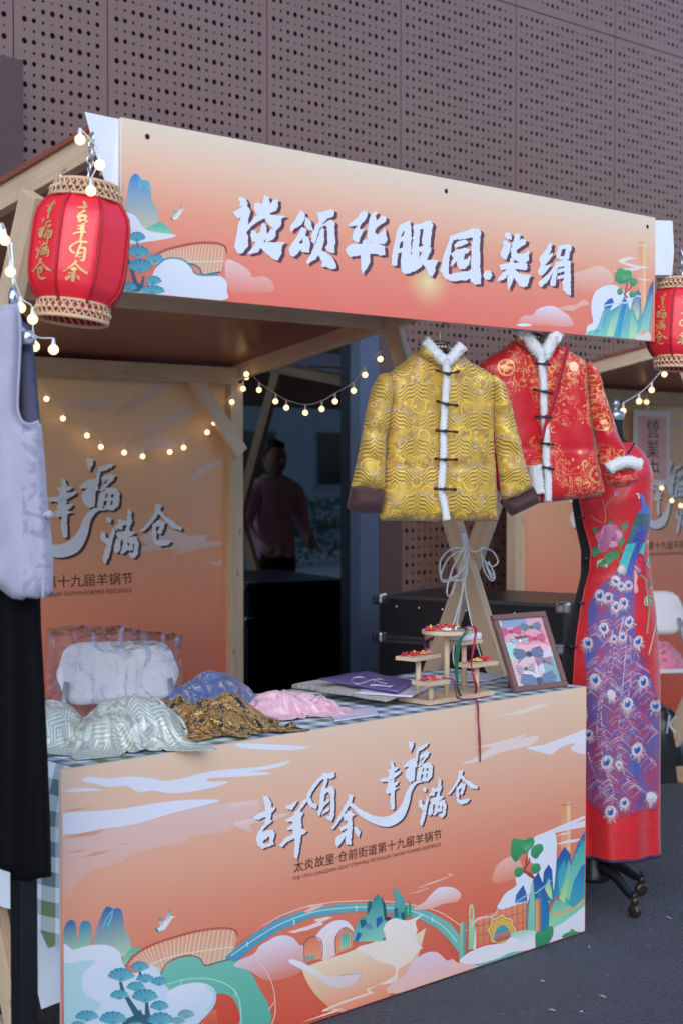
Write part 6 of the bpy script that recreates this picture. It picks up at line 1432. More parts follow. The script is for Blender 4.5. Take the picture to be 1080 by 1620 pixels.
cloth("silk_scarf", (48, 34, .46, .30), rumple(.62, .58, .018, 9.1, .08, .5, .07), "pale pink flowered silk scarf lying at mid table", "scarf", (2.875, 3.30), R(-14), PNK, dome=(.13, .07, .05, .6, 34), seed=4.1)
def sheet(name, label, cat, corners, th, m, zb, grp=None, wavy=.003):
    c = [Vector((*onz(*p, z=zb), zb)) for p in corners]; mb = MB(); uv = []; n = 12
    for dz in (0, th):
        for i in range(n + 1):
            for j in range(n + 1):
                u, v = i / n, j / n; p = c[0] * (1 - u) * (1 - v) + c[1] * u * (1 - v) + c[2] * u * v + c[3] * (1 - u) * v
                mb.v.append((p.x, p.y, zb + dz + wavy * noise.noise((u * 3, v * 3, zb * 40)) + wavy)); uv.append((u * .25, v * .2))
    m_ = (n + 1) ** 2
    for i in range(n):
        for j in range(n): a = i * (n + 1) + j; mb.f += [(a, a + 1, a + n + 2, a + n + 1), (m_ + a, m_ + a + n + 1, m_ + a + n + 2, m_ + a + 1)]
    for k in range(n):
        for a, b in ((k, k + 1), ((n * (n + 1)) + k + 1, n * (n + 1) + k), ((k + 1) * (n + 1), k * (n + 1)), (k * (n + 1) + n, (k + 1) * (n + 1) + n)): mb.f.append((a, m_ + a, m_ + b, b))
    mb.uv = uv; return tag(mb.build(name, m, None, True), label, cat, grp)
PURP = mat("violet_card", A(104, 88, 156), .5, var=.06); PAPR = mat("lilac_paper", A(196, 198, 232), .6, var=.03)
sheet("folded_fabric", "folded grey speckled fabric under the violet folder", "fabric", [(462,1090),(600,1108),(668,1086),(560,1070)], .012, GRP, TZ + .006)
sheet("folded_fabric", "dark edged grey fabric stacked on the folded grey speckled fabric", "fabric", [(500,1096),(610,1112),(672,1092),(575,1078)], .006, GRP, TZ + .021)
sheet("paper_sheet", "lilac leaflets beside the wooden display stand", "paper", [(560,1098),(650,1104),(690,1083),(600,1078)], .004, PAPR, TZ + .030, wavy=.001)
fd = sheet("folder", "violet cardboard folder with a pale curly emblem on top of the fabric", "folder", [(505,1078),(628,1098),(655,1082),(580,1066)], .006, PURP, TZ + .0385, wavy=.003)
em = MB()
for q in ([(555,1078),(560,1072),(575,1072),(578,1078),(566,1082),(556,1079)], [(575,1080),(590,1075),(600,1079),(612,1082)], [(585,1084),(600,1084),(615,1086),(622,1084)], [(590,1079),(597,1074),(606,1076)]):
    em.tube([P(x, y, Z=TZ + .0495) for x, y in [(v.x, v.y) for v in catmull([(a, b, 0) for a, b in q], 4)]], .0016, 5, flat=.3)
em.build("printed_emblem", PAPR, fd)
sheet("paper_sheet", "white paper strip under the front of the larger silver pouch", "paper", [(128,1199),(190,1197),(175,1183),(130,1186)], .002, PAPR, TZ + .006, wavy=.0005)
sheet("paper_sheet", "pale leaflet lying at the table's back behind the display stand", "paper", [(690,1078),(770,1078),(800,1070),(720,1066)], .003, PAPR, TZ + .006, wavy=.0005)
sheet("paper_sheet", "thin white paper lying under the pink scarf's right end", "paper", [(530,1142),(600,1132),(590,1118),(520,1128)], .002, PAPR, TZ + .006, wavy=.0005)

# ------------------------------------------------------------------ tiered wooden stand with hair ornaments
dsx = thing("display_stand", (*onz(700, 1105), TZ), "small pale wood display stand of four little shelves on posts", "display stand")
c0 = [Vector((*onz(*p, z=TZ + .02), 0)) for p in ((627,1105),(682,1117),(785,1100),(730,1088))]
def plate(name, pc, w, d, rot, z, th=.012, round_=False):
    b = MB()
    if round_: b.lathe([(w / 2 - .002, z), (w / 2, z + .002), (w / 2, z + th - .002), (w / 2 - .002, z + th)], (pc[0], pc[1], 0), 36); return b.build(name, PINE_PALE, dsx)
    b.box((0, 0, 0), (w, d, th), ch=.0015); o = b.build(name, PINE_PALE); M = Matrix.Rotation(rot, 4, 'Z'); M.translation = (pc[0], pc[1], z + th / 2); o.matrix_world = M; o.matrix_basis = M; attach(o, dsx); return o
rot_ = R(-18); ctr = onz(706, 1102, TZ + .012)
plate("base", ctr, .30, .13, math.atan2((c0[2] - c0[1]).y, (c0[2] - c0[1]).x), TZ + .008, .014)
def shelf(px, ytop, w, d, rot, foot, round_=False, posts=((0, 0),)):
    z = 0
    # height found from the foot point on the base and the pixel of the shelf's top
    f = onz(*foot, z=TZ + .022); dist = math.hypot(*f); pz = P(foot[0], ytop, X=f[0]).z
    s = plate("shelf", (f[0], f[1]), w, d, rot, pz - .012, .012, round_)
    for dx_, dy_ in posts:
        b = MB(); b.tube([(f[0] + dx_, f[1] + dy_, TZ + .022), (f[0] + dx_, f[1] + dy_, pz - .012)], .0085, 10); b.build("post", PINE_PALE, dsx, True)
    return Vector((f[0], f[1], pz))
ra = math.atan2((c0[2] - c0[1]).y, (c0[2] - c0[1]).x)
s1 = shelf(0, 1036, .135, .075, ra + R(8), (661,1100)); s2 = shelf(0, 1076, .095, .07, ra, (681,1108)); s3 = shelf(0, 996, .155, .155, 0, (706,1098), True); s4 = shelf(0, 1047, .125, .07, ra, (753,1096)); s5 = shelf(0, 1012, .10, .07, ra, (733,1090))
ORN = [mat("ornament_coral", A(200, 52, 64), .45), mat("ornament_pink", A(216, 140, 166), .5), mat("ornament_white", A(214, 214, 224), .5), mat("ornament_violet", A(140, 84, 150), .45), mat("ornament_plum", A(86, 36, 60), .5), mat("ornament_yellow", A(206, 186, 96), .5), mat("ornament_rose", A(178, 40, 66), .45), mat("ornament_peach", A(214, 120, 96), .45)]
ro = random.Random(4)
def ornament(p, mi, kind, size, label):
    t = thing("hair_ornament", p, label, "hair ornament", "small hair ornaments on the wooden display stand")
    a0 = ro.random() * 6.28
    if kind == 'flower':
        for k in range(5):
            b = MB(); a = a0 + k * 1.2566; b.ball(p + Vector((math.cos(a) * size * .55, math.sin(a) * size * .55, size * .35)), size * .48, 8, (1, 1, .55)); b.build("petal", ORN[mi], t, True)
        b = MB(); b.ball(p + Vector((0, 0, size * .6)), size * .25, 8); b.build("bead", ORN[5], t, True)
    elif kind == 'bow':
        for s_ in (-1, 1):
            b = MB(); d = Vector((math.cos(a0), math.sin(a0), 0)); b.tube(catmull([p + Vector((0, 0, size * .3)), p + d * s_ * size * .6 + Vector((0, 0, size * .75)), p + d * s_ * size * 1.1 + Vector((0, 0, size * .4)), p + d * s_ * size * .6 + Vector((0, 0, size * .12)), p + Vector((0, 0, size * .25))], 4), size * .2, 6); b.build("loop", ORN[mi], t, True)
        b = MB(); b.ball(p + Vector((0, 0, size * .3)), size * .26, 8); b.build("knot", ORN[(mi + 1) % 8], t, True)
    else:
        b = MB(); n = 9; b.tube([p + Vector((math.cos(a0 + k * .8) * size * .1 * k, math.sin(a0 + k * .8) * size * .1 * k, size * (.2 + .05 * (k % 3)))) for k in range(n)], size * .22, 6); b.build("coil", ORN[mi], t, True)
        b = MB(); b.ball(p + Vector((0, 0, size * .5)), size * .3, 8); b.build("bead", ORN[(mi + 2) % 8], t, True)
NM = ["coral red", "pale pink", "white", "violet", "dark plum", "yellow", "deep rose", "peach"]
KD = {'flower': "cloth flower", 'bow': "ribbon bow", 'coil': "coiled cord knot"}
def scatter(c, lst, w, d, rot, where):
    for (u, v, mi, kd, sz) in lst:
        p = Vector((c.x + u * w * math.cos(rot) - v * d * math.sin(rot), c.y + u * w * math.sin(rot) + v * d * math.cos(rot), c.z + .0005))
        ornament(p, mi, kd, sz, f"{NM[mi]} {KD[kd]} {where}")
scatter(s3, [(-.42,.05,0,'flower',.018), (-.2,.25,3,'flower',.017), (-.05,.0,0,'bow',.018), (-.22,-.2,2,'flower',.016), (.02,-.25,2,'bow',.015), (.12,.2,4,'bow',.015), (.25,-.05,4,'coil',.014), (.3,-.3,1,'coil',.015), (.4,.08,6,'flower',.014), (.18,.4,3,'coil',.013)], .155, .155, ra, "on the round top shelf of the stand")
scatter(s1, [(-.38,.1,6,'bow',.014), (-.2,-.1,6,'coil',.014), (-.05,.15,0,'flower',.016), (.08,-.15,7,'flower',.015), (.22,.1,7,'coil',.015), (.36,0,1,'flower',.014)], .135, .07, ra, "on the stand's left shelf")
scatter(s2, [(-.3,.1,6,'coil',.014), (-.02,0,0,'bow',.016), (.3,0,1,'flower',.014)], .095, .06, ra, "on the stand's lowest shelf")
scatter(s4, [(-.4,0,1,'coil',.009), (-.18,.1,4,'coil',.010), (.02,0,5,'flower',.016), (.22,-.1,6,'bow',.013), (.38,.1,0,'bow',.015)], .125, .06, ra, "on the stand's right shelf")
b = MB(); b.box((0, 0, 0), (.095, .068, .022), ch=.006); o = b.build("white_box", mat("white_card", (.72, .73, .78), .5), None); M = Matrix.Rotation(ra, 4, 'Z'); M.translation = s5 + Vector((0, 0, .0115)); o.matrix_world = M; o.matrix_basis = M; tag(o, "flat white box with rounded corners on the stand's back shelf", "box")
def cords(name, label, pts, m, n, spread, r=.0018):
    t = thing(name, pts[0], label, "cord")
    for i in range(n):
        rr = random.Random(i * 7 + n); off = [Vector((rr.gauss(0, spread), rr.gauss(0, spread) * .6, rr.gauss(0, spread) * .2)) * (.4 + .6 * math.sin(3.1 * k / (len(pts) - 1))) for k in range(len(pts))]
        b = MB(); b.tube(catmull([p + o_ for p, o_ in zip(pts, off)], 6), r, 6); b.build("strand", m, t, True)
zt = s3.z + .004; fy = s3.y - .075
dsk = lambda x, y: P(x, y, Y=s3.y - .082)
cords("green_cord", "bundle of dark green cords hanging off the stand's round shelf", [s3 + Vector((.0, -.03, .006)), s3 + Vector((.005, -.078, .006)), dsk(724, 1020), dsk(721, 1060), dsk(724, 1092), Vector((*onz(731, 1109), TZ + .008))], mat("green_cord", A(22, 92, 70), .5), 6, .004)
cords("crimson_cord", "thin crimson cords hanging off the stand's round shelf down to the table", [s3 + Vector((.055, -.03, .006)), s3 + Vector((.062, -.06, .004)), dsk(748, 1020), dsk(745, 1055), dsk(752, 1085), Vector((*onz(752, 1106), TZ + .008)), Vector((*onz(766, 1108), TZ + .008))], mat("crimson_cord", A(166, 22, 52), .5), 3, .004)
cords("plum_cord", "plum coloured cords from the lowest shelf drooping over the table's front board", [s2 + Vector((.03, -.02, .006)), s2 + Vector((.045, -.05, .0)), Vector((*onz(722, 1098, TZ + .05), TZ + .04)), Vector((*onz(745, 1112), TZ + .010)), Vector((P(753, 1122, Y=YF).x, YF - .002, .812)), P(756, 1140, Y=YF - .008), P(758, 1170, Y=YF - .006), P(759, 1205, Y=YF - .006)], mat("plum_cord", A(138, 34, 84), .5), 3, .0028)

# ------------------------------------------------------------------ picture frame
fa, fb_ = Vector((*onz(813, 1098), TZ + .004)), Vector((*onz(896, 1088), TZ + .004))
fx = (fb_ - fa); fx.z = 0; W_ = fx.length; fx.normalize(); bk_ = Vector((-fx.y, fx.x, 0));
if bk_.dot(Vector((fa.x, fa.y, 0))) < 0: bk_ = -bk_
fup = (Vector((0, 0, 1)) * math.cos(R(20)) + bk_ * math.sin(R(20)) - fx * .085).normalized(); fn = fx.cross(fup).normalized()
if fn.dot(fa - EYE) > 0: fn = -fn
Hf = .255
pft = thing("picture_frame", fa, "brown picture frame with embroidered hair clips leaning on the table", "picture frame")
FRW = mat("walnut_brown", A(112, 84, 84), .45, var=.15)
def fbar(p, q, w): beam("moulding", p, q, w, .018, FRW, pft, up=fn, ch=.003)
O2 = fa + fn * 0
fbar(O2 + fup * .009, O2 + fx * W_ + fup * .009, .018); fbar(O2 + fup * (Hf - .009), O2 + fx * W_ + fup * (Hf - .009), .018)
fbar(O2 + fx * .009 + fup * .0181, O2 + fx * .009 + fup * (Hf - .0181), .018); fbar(O2 + fx * (W_ - .009) + fup * .0181, O2 + fx * (W_ - .009) + fup * (Hf - .0181), .018)
pic = MB(); cs = []
def pquad(pts, col, lay):
    pic.add([O2 + fx * (.012 + (W_ - .024) * u) + fup * (.012 + (Hf - .024) * v) + fn * (.0005 + lay * 6e-5) for u, v in pts], [tuple(range(len(pts)))]); cs.extend([col] * len(pts))
lay = 0
pquad([(0,0),(1,0),(1,1),(0,1)], A(196, 196, 222), 0)
rp = random.Random(2)
for u0, v0, u1, v1, c in ((0,.55,1,.9,A(214,150,176)), (.1,.86,.62,1,A(132,150,196)), (.62,.86,1,1,A(206,160,186)), (0,.42,.25,.66,A(160,206,212)), (.7,0,1,.4,A(130,164,180)), (0,.06,.6,.42,A(206,178,196)), (.3,.5,.9,.6,A(222,170,190)), (.25,.12,.55,.3,A(200,206,228))):
    lay += 1; pquad([(u, v) for u, v in ((u0,v0),((u0+u1)/2,v0+.01),(u1,v0),(u1,v1),((u0+u1)/2,v1-.01),(u0,v1))], c, lay)
def clip(u, v, s, c, dk):
    global lay
    for sg in (-1, 1):
        lay += 1; pquad([(u, v), (u + sg * s * .4, v + s * .30), (u + sg * s, v + s * .36), (u + sg * s * 1.2, v + .02), (u + sg * s * .9, v - s * .26), (u + sg * s * .4, v - s * .16)], c, lay)
        for k in range(4): lay += 1; a = (k - 1.5) * .16; pquad([(u + sg * s * .15, v), (u + sg * s * 1.05, v + a * s * 1.6), (u + sg * s * 1.05, v + a * s * 1.6 - .012)], dk, lay)
    lay += 1; pquad([(u + s * .2 * math.cos(t), v + s * .16 * math.sin(t)) for t in [i * .785 for i in range(8)]], dk, lay)
for u, v, s, c, dk in ((.24,.80,.2,A(190,96,136),A(150,60,104)), (.68,.84,.19,A(104,132,156),A(70,96,126)), (.68,.67,.2,A(196,96,136),A(170,60,104)), (.36,.66,.16,A(120,140,180),A(226,226,236)), (.46,.46,.27,A(104,118,156),A(54,62,96)), (.72,.34,.15,A(176,130,160),A(96,84,120)), (.3,.26,.17,A(188,164,190),A(90,84,120)), (.5,.075,.32,A(104,124,164),A(70,80,120))): clip(u, v, s, c, dk)
pic.c = cs; pic.build("mounted_picture", PRINT, pft)
st = MB(); st.box((0, 0, 0), (.05, .006, .17), ch=.001); o = st.build("easel_back", mat("tan_card", A(120, 100, 84), .7)); sx = O2 + fx * W_ * .35 + bk_ * .075 + Vector((0, 0, .085)); M = Matrix((fx, bk_, Vector((0, 0, 1)))).transposed().to_4x4() @ Matrix.Rotation(R(12), 4, 'X'); M.translation = sx; o.matrix_world = M; o.matrix_basis = M; attach(o, pft)

# ------------------------------------------------------------------ cable loops on the crossed legs
cb = thing("cable_bundle", P(735, 880, Y=3.62), "looped bundle of white cables tied round the crossed pine legs", "cable")
YC = 3.72
for L in ([(738,868),(715,868),(697,885),(696,910),(705,918),(728,905),(740,880),(738,862)], [(738,868),(712,880),(698,905),(700,920),(720,915),(736,890)], [(736,860),(715,900),(706,935),(712,942),(722,915),(736,870)], [(738,866),(738,905),(728,918),(712,915),(720,890),(736,864)],
          [(760,866),(778,872),(787,888),(778,896),(764,884),(760,868)], [(762,880),(775,905),(782,914),(776,918),(765,902),(760,876)], [(762,880),(770,900),(778,915),(781,908),(772,888)], [(736,870),(728,950),(720,1000),(716,1040),(722,1060)], [(736,880),(735,930),(745,985),(760,1040),(775,1072)], [(736,842),(740,870),(732,930),(716,990)],
          [(733,846),(737,860),(748,873),(763,868)]):
    b = MB(); b.tube(catmull([P(x, y, Y=YC + .012 * math.sin(i * 2.1)) for i, (x, y) in enumerate(L)], 6), .0032, 6); b.build("cable", WIRE, cb, True)
b = MB(); b.tube([P(731, 842, Y=YC), P(735, 862, Y=YC)], [.012, .012], 8, flat=.6); b.build("plug_strip", mat("lilac_plastic", A(190, 196, 226), .4), cb)

# ------------------------------------------------------------------ flight case
ca, cbp, cc_ = P(600, 942, Z=.9), P(890, 957, Z=.9), P(765, 928, Z=.9)
ux = (cbp - ca); ux.z = 0; LX = ux.length; ux.normalize(); uy = Vector((-ux.y, ux.x, 0)); uy = uy if uy.dot(cc_ - ca) > 0 else -uy; DY = .62
fc = thing("flight_case", ca + ux * LX / 2 + uy * DY / 2 - Vector((0, 0, .9)), "black flight case with chrome corners and latches beyond the crossed legs", "flight case")
Mfc = Matrix((ux, uy, Vector((0, 0, 1)))).transposed()
CASE = mat("black_laminate", (.008, .008, .010), .35, var=.3); ALU = mat("dark_aluminium", (.10, .10, .11), .35, .8)
def cpt(a, b, z): return ca + ux * a + uy * b + Vector((0, 0, z - .9))
def cbox(name, a, b, z, da, db, dz, m, ch=.004): k = MB(); k.box(cpt(a, b, z), (da, db, dz), Mfc, ch); return k.build(name, m, fc)
cbox("lid", LX / 2, DY / 2, .80, LX, DY, .198, CASE); cbox("body", LX / 2, DY / 2, .38, LX, DY, .62, CASE)
for z in (.895, .705, .685, .075): cbox("edge_trim", LX / 2, -.002, z, LX - .05, .012, .018, ALU, .002); cbox("edge_trim", -.002, DY / 2, z, .012, DY - .05, .018, ALU, .002)
for a in (.0, LX):
    for z in (.885, .70, .09):
        o = cbox("corner", a, 0, z, .055, .055, .055, CHROME, .012)
        for dx_, dz_ in ((.014, .012), (-.014, .012), (.014, -.012), (-.014, -.012)): r_ = MB(); r_.ball(cpt(a + dx_, -.029, z + dz_), .004, 6); r_.build("rivet", ALU, o)
for f in (.30, .70):
    o = cbox("latch_plate", LX * f, -.004, .70, .075, .012, .10, CHROME, .004); k = MB(); k.tube([cpt(LX * f - .02, -.014, .665), cpt(LX * f - .02, -.02, .70), cpt(LX * f + .02, -.02, .72), cpt(LX * f + .02, -.014, .67)], .007, 6); k.build("latch_lever", ALU, o)
for i in range(7): r_ = MB(); r_.ball(cpt(LX * (.1 + .13 * i), .02, .8995), .005, 6, (1, 1, .4)); r_.build("rivet", CHROME, fc)
for i in range(7): r_ = MB(); r_.ball(cpt(LX * (.1 + .13 * i), -.0015, .85), .005, 6, (1, .4, 1)); r_.build("rivet", CHROME, fc)
for a in (.08, LX - .08):
    for b_ in (.08, DY - .08): k = MB(); k.lathe([(.02, -.016), (.032, -.012), (.032, .012), (.02, .016)], cpt(a, b_, .034), 14, Mfc @ Matrix.Rotation(R(90), 3, 'Y')); k.build("castor", BLACKM, fc)

# ------------------------------------------------------------------ folding chairs
WPL = mat("white_plastic", A(206, 212, 236), .35, var=.04); GREYT = mat("pale_steel_tube", A(160, 172, 196), .35, .4)
def chair(loc, rz, label):
    t = thing("folding_chair", (0, 0, 0), label, "chair", "white folding chairs behind the tables")
    sw = .21
    for s_ in (-1, 1):
        b = MB(); b.tube([(s_ * sw, -.24, 0), (s_ * sw, .05, .46), (s_ * sw * .98, .165, .64), (s_ * sw * .93, .185, .70)], .011, 8); b.build("leg", GREYT, t, True)
        b = MB(); b.tube([(s_ * (sw - .024), .26, 0), (s_ * (sw - .024), -.17, .44)], .011, 8); b.build("leg", GREYT, t, True)
    b = MB(); b.box((0, -.02, .455), (.40, .39, .022), Matrix.Rotation(R(-3), 3, 'X'), ch=.008); b.build("seat", WPL, t)
    bk = MB(); n, m_ = 16, 8
    for dz in (0, 1):
        for i in range(n + 1):
            for j in range(m_ + 1):
                u, v = i / n * 2 - 1, j / m_; e = (max(0, abs(u) - .62) / .38); vv = (v - .5) * 2; cr = math.sqrt(max(0, 1 - e * e))
                z = .725 + vv * .115 * (cr * .92 + .08) ; bk.v.append((u * .232, .175 + (z - .63) * .26 - .035 * (1 - u * u) * -1 + (dz * .016) + .006 * (1 - abs(vv)), z))
    q = (n + 1) * (m_ + 1)
    for i in range(n):
        for j in range(m_): a = i * (m_ + 1) + j; bk.f += [(a, a + m_ + 1, a + m_ + 2, a + 1), (q + a, q + a + 1, q + a + m_ + 2, q + a + m_ + 1)]
    for i in range(n):
        for a, c in ((i * (m_ + 1), (i + 1) * (m_ + 1)), ((i + 1) * (m_ + 1) + m_, i * (m_ + 1) + m_)): bk.f.append((a, q + a, q + c, c))
    for j in range(m_):
        for a, c in ((j + 1, j), (n * (m_ + 1) + j, n * (m_ + 1) + j + 1)): bk.f.append((a, q + a, q + c, c))
    bk.build("backrest", WPL, t, True)
    t.location = loc; t.rotation_euler = (0, 0, rz); return t
pc_ = P(195, 1040, Z=.80); ch1 = chair((3.22, 4.65, 0), R(-30), "white folding chair with a film-wrapped backrest behind the display table")
ch2 = chair((6.62, 4.72, 0), R(-40), "white folding chair holding pink flowered cloth, right of the dress")
o = heap("floral_cloth", "pink flowered cloth dumped on the white chair right of the dress", "cloth", (6.60, 4.70), .19, .17, .13, 0, brocade("pink_peony_cloth", A(214, 130, 166), A(206, 110, 150), A(110, 40, 84), 16, .6, .5), 12.3, .6, 3, None, 1.1, .47)
# crumpled clear film over the first chair's back
def f_film(nb):
    gl = nb.N.new("ShaderNodeBsdfGlossy"); gl.inputs['Roughness'].default_value = .12; gl.inputs['Color'].default_value = (.9, .93, 1, 1); tr = nb.N.new("ShaderNodeBsdfTransparent"); tr.inputs[0].default_value = (.90, .91, .94, 1)
    fr_ = nb.N.new("ShaderNodeLayerWeight"); fr_.inputs[0].default_value = .38; mx = nb.N.new("ShaderNodeMixShader"); bmp = nb.N.new("ShaderNodeBump"); bmp.inputs['Strength'].default_value = .9; bmp.inputs['Distance'].default_value = .012
    vv_ = nb.voro(nb.comb(*[q * 1.0 for q in nb.sep(nb.tc('UV'))][:2]), 13, 'DISTANCE_TO_EDGE'); h = vv_ * 1.2 + nb.noise(nb.tc('UV'), 30, 4, .7, 2.0) * .35; nb.L.new(h.k, bmp.inputs['Height']); nb.L.new(bmp.outputs[0], gl.inputs['Normal']); nb.L.new(bmp.outputs[0], fr_.inputs['Normal'])
    nb.L.new((nb.math('MULTIPLY_ADD', S(nb, fr_.outputs[0]) * S(nb, fr_.outputs[0]), .7, .03)).k, mx.inputs[0]); nb.L.new(tr.outputs[0], mx.inputs[1]); nb.L.new(gl.outputs[0], mx.inputs[2]); nb.L.new(mx.outputs[0], nb.out.inputs[0])
FILM = mat("clear_film", fn=f_film)
Mch = Matrix.Translation(ch1.location) @ Matrix.Rotation(ch1.rotation_euler[2], 4, 'Z')
fm = MB(); uv = []; n, m_ = 44, 34
for i in range(n + 1):
    for j in range(m_ + 1):
        u, v = i / n * 2 - 1, j / m_                      # v runs up the front, over the top and down the back
        w_ = .25 + .02 * noise.noise((v * 4, 1.3, 0)) + (.02 if u < 0 else 0); s_ = v * 2 - 1; z = .905 - abs(s_) ** 1.1 * .36 - .04 * max(0, u) * 1.2 * (1 - abs(s_)) ; y = .215 + (z - .63) * .14 + .055 * math.tanh(s_ * 4)
        cw = .020 * noise.noise((u * 4, v * 8, 3)) + .011 * noise.noise((u * 11, v * 17, 5)); fm.v.append(tuple(Mch @ Vector((u * w_ + cw * .6, y + cw * (1 if s_ > 0 else -1) + .012 * (1 if s_ > 0 else -1), z + cw * .8)))); uv.append((u * .4, v))
for i in range(n):
    for j in range(m_): a = i * (m_ + 1) + j; fm.f.append((a, a + 1, a + m_ + 2, a + m_ + 1))
fm.uv = uv; tag(fm.build("plastic_bag", FILM, None, True), "crumpled clear plastic bag over the white chair's backrest", "plastic bag")

# ------------------------------------------------------------------ open sign, bag and person at the far stall
sg = thing("hanging_sign", P(1030, 708, Y=5.20), "pink paper sign with three dark characters in a white frame, far stall", "sign")
sa, sb = P(1003, 648, Y=5.235), P(1058, 768, Y=5.235); cx, cz, sw, sh = (sa.x + sb.x) / 2, (sa.z + sb.z) / 2, sb.x - sa.x, sa.z - P(1003, 768, Y=5.235).z
b = MB(); b.box((cx, 5.24, cz), (sw, .012, sh), ch=.002); b.build("frame", mat("grey_white_frame", A(212, 214, 232), .5), sg)
b = MB(); b.box((cx, 5.2335, cz), (sw - .07, .003, sh - .07)); b.build("paper", mat("pink_paper", A(224, 172, 182), .6), sg)
for i, chx in enumerate("營業中"):
    zc = cz + sh * (.26 - .27 * i); small_text(None, chx, (cx - .060, zc - .045), (cx + .060, zc - .045), .118, INKD, sg, 5.2308, m=INKMAT, name="character")
b = MB(); b.tube([(cx - .06, 5.24, cz + sh / 2), (cx, 5.24, cz + sh / 2 + .10), (cx + .06, 5.24, cz + sh / 2)], .002, 5); b.build("cord", WIRE, sg)
bgc_ = P(1052, 1215, Z=0.0); bgx = (6.15, 4.36)
bm_ = heap("rubbish_bag", "black shiny bag with a white letter under the far stall", "bag", bgx, .20, .16, .36, 0, mat("black_plastic", (.012, .012, .015), .3, var=.2), 14.2, .35, 4, None, 1.0, .002)
kk_ = MB(); ko = P(1062, 1146, X=5.965)
for a, c in (((1054,1160),(1058,1132)), ((1056,1148),(1068,1134)), ((1057,1146),(1067,1160))): kk_.tube([P(*a, X=5.955), P(*c, X=5.955)], .006, 5, flat=.4)
kk_.build("printed_letter", mat("white_print", A(190, 196, 220), .5), bm_)

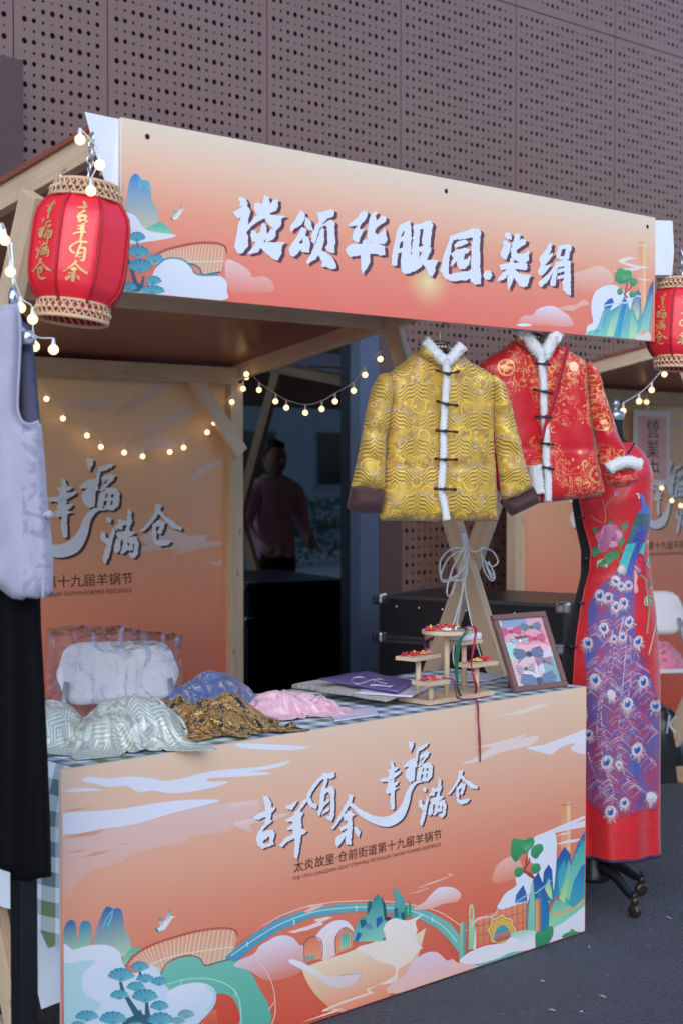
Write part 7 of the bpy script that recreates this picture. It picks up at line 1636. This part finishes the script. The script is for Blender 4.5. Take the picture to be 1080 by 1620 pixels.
def person(loc, rz, label):
    t = thing("person", (0, 0, 0), label, "person")
    V = [(0,0,.93),(0,0,1.10),(0,.01,1.28),(0,.0,1.42),(0,-.01,1.50),(.11,0,1.41),(.19,.0,1.38),(.24,-.03,1.13),(.20,-.22,1.0),(.17,-.29,.98),(-.11,0,1.41),(-.19,.0,1.38),(-.24,-.02,1.13),(-.18,-.22,1.02),(-.14,-.29,1.03),(.09,0,.88),(.10,-.01,.48),(.10,.02,.08),(.10,-.12,.04),(-.09,0,.88),(-.10,-.01,.48),(-.10,.02,.08),(-.10,-.12,.04)]
    E_ = [(0,1),(1,2),(2,3),(3,4),(3,5),(5,6),(6,7),(7,8),(8,9),(3,10),(10,11),(11,12),(12,13),(13,14),(0,15),(15,16),(16,17),(17,18),(0,19),(19,20),(20,21),(21,22)]
    Rd = [(.16,.11),(.155,.105),(.17,.115),(.12,.085),(.055,.055),(.085,.08),(.072,.072),(.05,.05),(.038,.038),(.03,.03),(.085,.08),(.072,.072),(.05,.05),(.038,.038),(.03,.03),(.095,.095),(.062,.062),(.045,.045),(.038,.035),(.095,.095),(.062,.062),(.045,.045),(.038,.035)]
    me = bpy.data.meshes.new("body"); me.from_pydata(V, E_, []); o = bpy.data.objects.new("body", me); COL.objects.link(o)
    m = o.modifiers.new("skin", 'SKIN'); 
    for i, sv in enumerate(me.skin_vertices[0].data): sv.radius = Rd[i]; sv.use_root = (i == 0)
    ss = o.modifiers.new("sub", 'SUBSURF'); ss.levels = 2; ss.render_levels = 2
    bpy.context.view_layer.update(); me2 = bpy.data.meshes.new_from_object(o.evaluated_get(bpy.context.evaluated_depsgraph_get())); COL.objects.unlink(o); bpy.data.objects.remove(o)
    sk, sw_, tr_ = mat("skin", (.45, .26, .19), .5), mat("mauve_sweater", A(205, 176, 206), .85), mat("dark_trousers", (.02, .02, .025), .8)
    for mm in (sw_, sk, tr_): me2.materials.append(mm)
    for p in me2.polygons:
        c = p.center; p.use_smooth = True
        p.material_index = 2 if c.z < .93 and abs(c.x) < .18 and c.y > -.16 or c.z < .8 else (1 if (c.y < -.23 or c.z > 1.47) else 0)
    ob = bpy.data.objects.new("body", me2); COL.objects.link(ob); attach(ob, t)
    h = MB(); h.ball((0, -.02, 1.615), .105, 20, (.76, .92, 1.18)); h.ball((0, -.122, 1.60), .016, 8, (.8, 1.1, 1.4)); h.ball((.082, -.01, 1.61), .02, 8, (.4, .8, 1.3)); h.ball((-.082, -.01, 1.61), .02, 8, (.4, .8, 1.3)); h.build("head", sk, t, True)
    for s_ in (-1, 1): e_ = MB(); e_.ball((s_ * .032, -.105, 1.63), .011, 8); e_.build("eye", BLACKM, t, True)
    l_ = MB(); l_.ball((0, -.108, 1.555), .02, 8, (1, .35, .3)); l_.build("mouth", mat("lips", (.35, .12, .1), .5), t, True)
    h = MB(); h.ball((0, .012, 1.655), .108, 20, (.82, .95, 1.0)); h.ball((0, -.06, 1.715), .05, 12, (1.2, .9, .5)); h.build("hair", mat("black_hair", (.01, .009, .009), .5, bump=.5, bscale=200), t, True)
    c = MB()
    for s_ in (-1, 1): c.add([(0, -.065, 1.475), (s_ * .075, -.02, 1.51), (s_ * .085, -.06, 1.44), (s_ * .03, -.115, 1.415), (0, -.075, 1.465)], [(0, 1, 2, 3, 4)])
    c.tube([(.075 * math.cos(a), .075 * math.sin(a) * .9 - .005, 1.50 - .02 * (math.sin(a) < 0)) for a in np.linspace(-.4, 3.5, 12)], .012, 6); c.build("collar", mat("pale_blue_shirt", A(160, 180, 226), .7), t)
    for s_, hx, hz in ((1, .17, .98), (-1, -.14, 1.03)):            # fingers closed round the phone
        for k in range(4):
            f = MB(); b0 = Vector((hx - s_ * .01, -.305 - .004 * k, hz + .028 - k * .018)); f.tube(catmull([b0, b0 + Vector((-s_ * .022, -.028, .004)), b0 + Vector((-s_ * .05, -.026, .004)), b0 + Vector((-s_ * .058, -.006, 0))], 3), [.009] * 8 + [.0075] * 2, 7); f.build("finger", sk, t, True)
        f = MB(); b0 = Vector((hx, -.30, hz + .03)); f.tube([b0, b0 + Vector((-s_ * .02, -.004, .03)), b0 + Vector((-s_ * .045, -.008, .036))], [.011, .009, .007], 7); f.build("thumb", sk, t, True)
    t.location = loc; t.rotation_euler = (0, 0, rz); t.scale = (.97, .97, .97); return t
person((6.76, 3.40, 0), R(190), "person in a mauve sweater over a blue collar, seen in the glass")
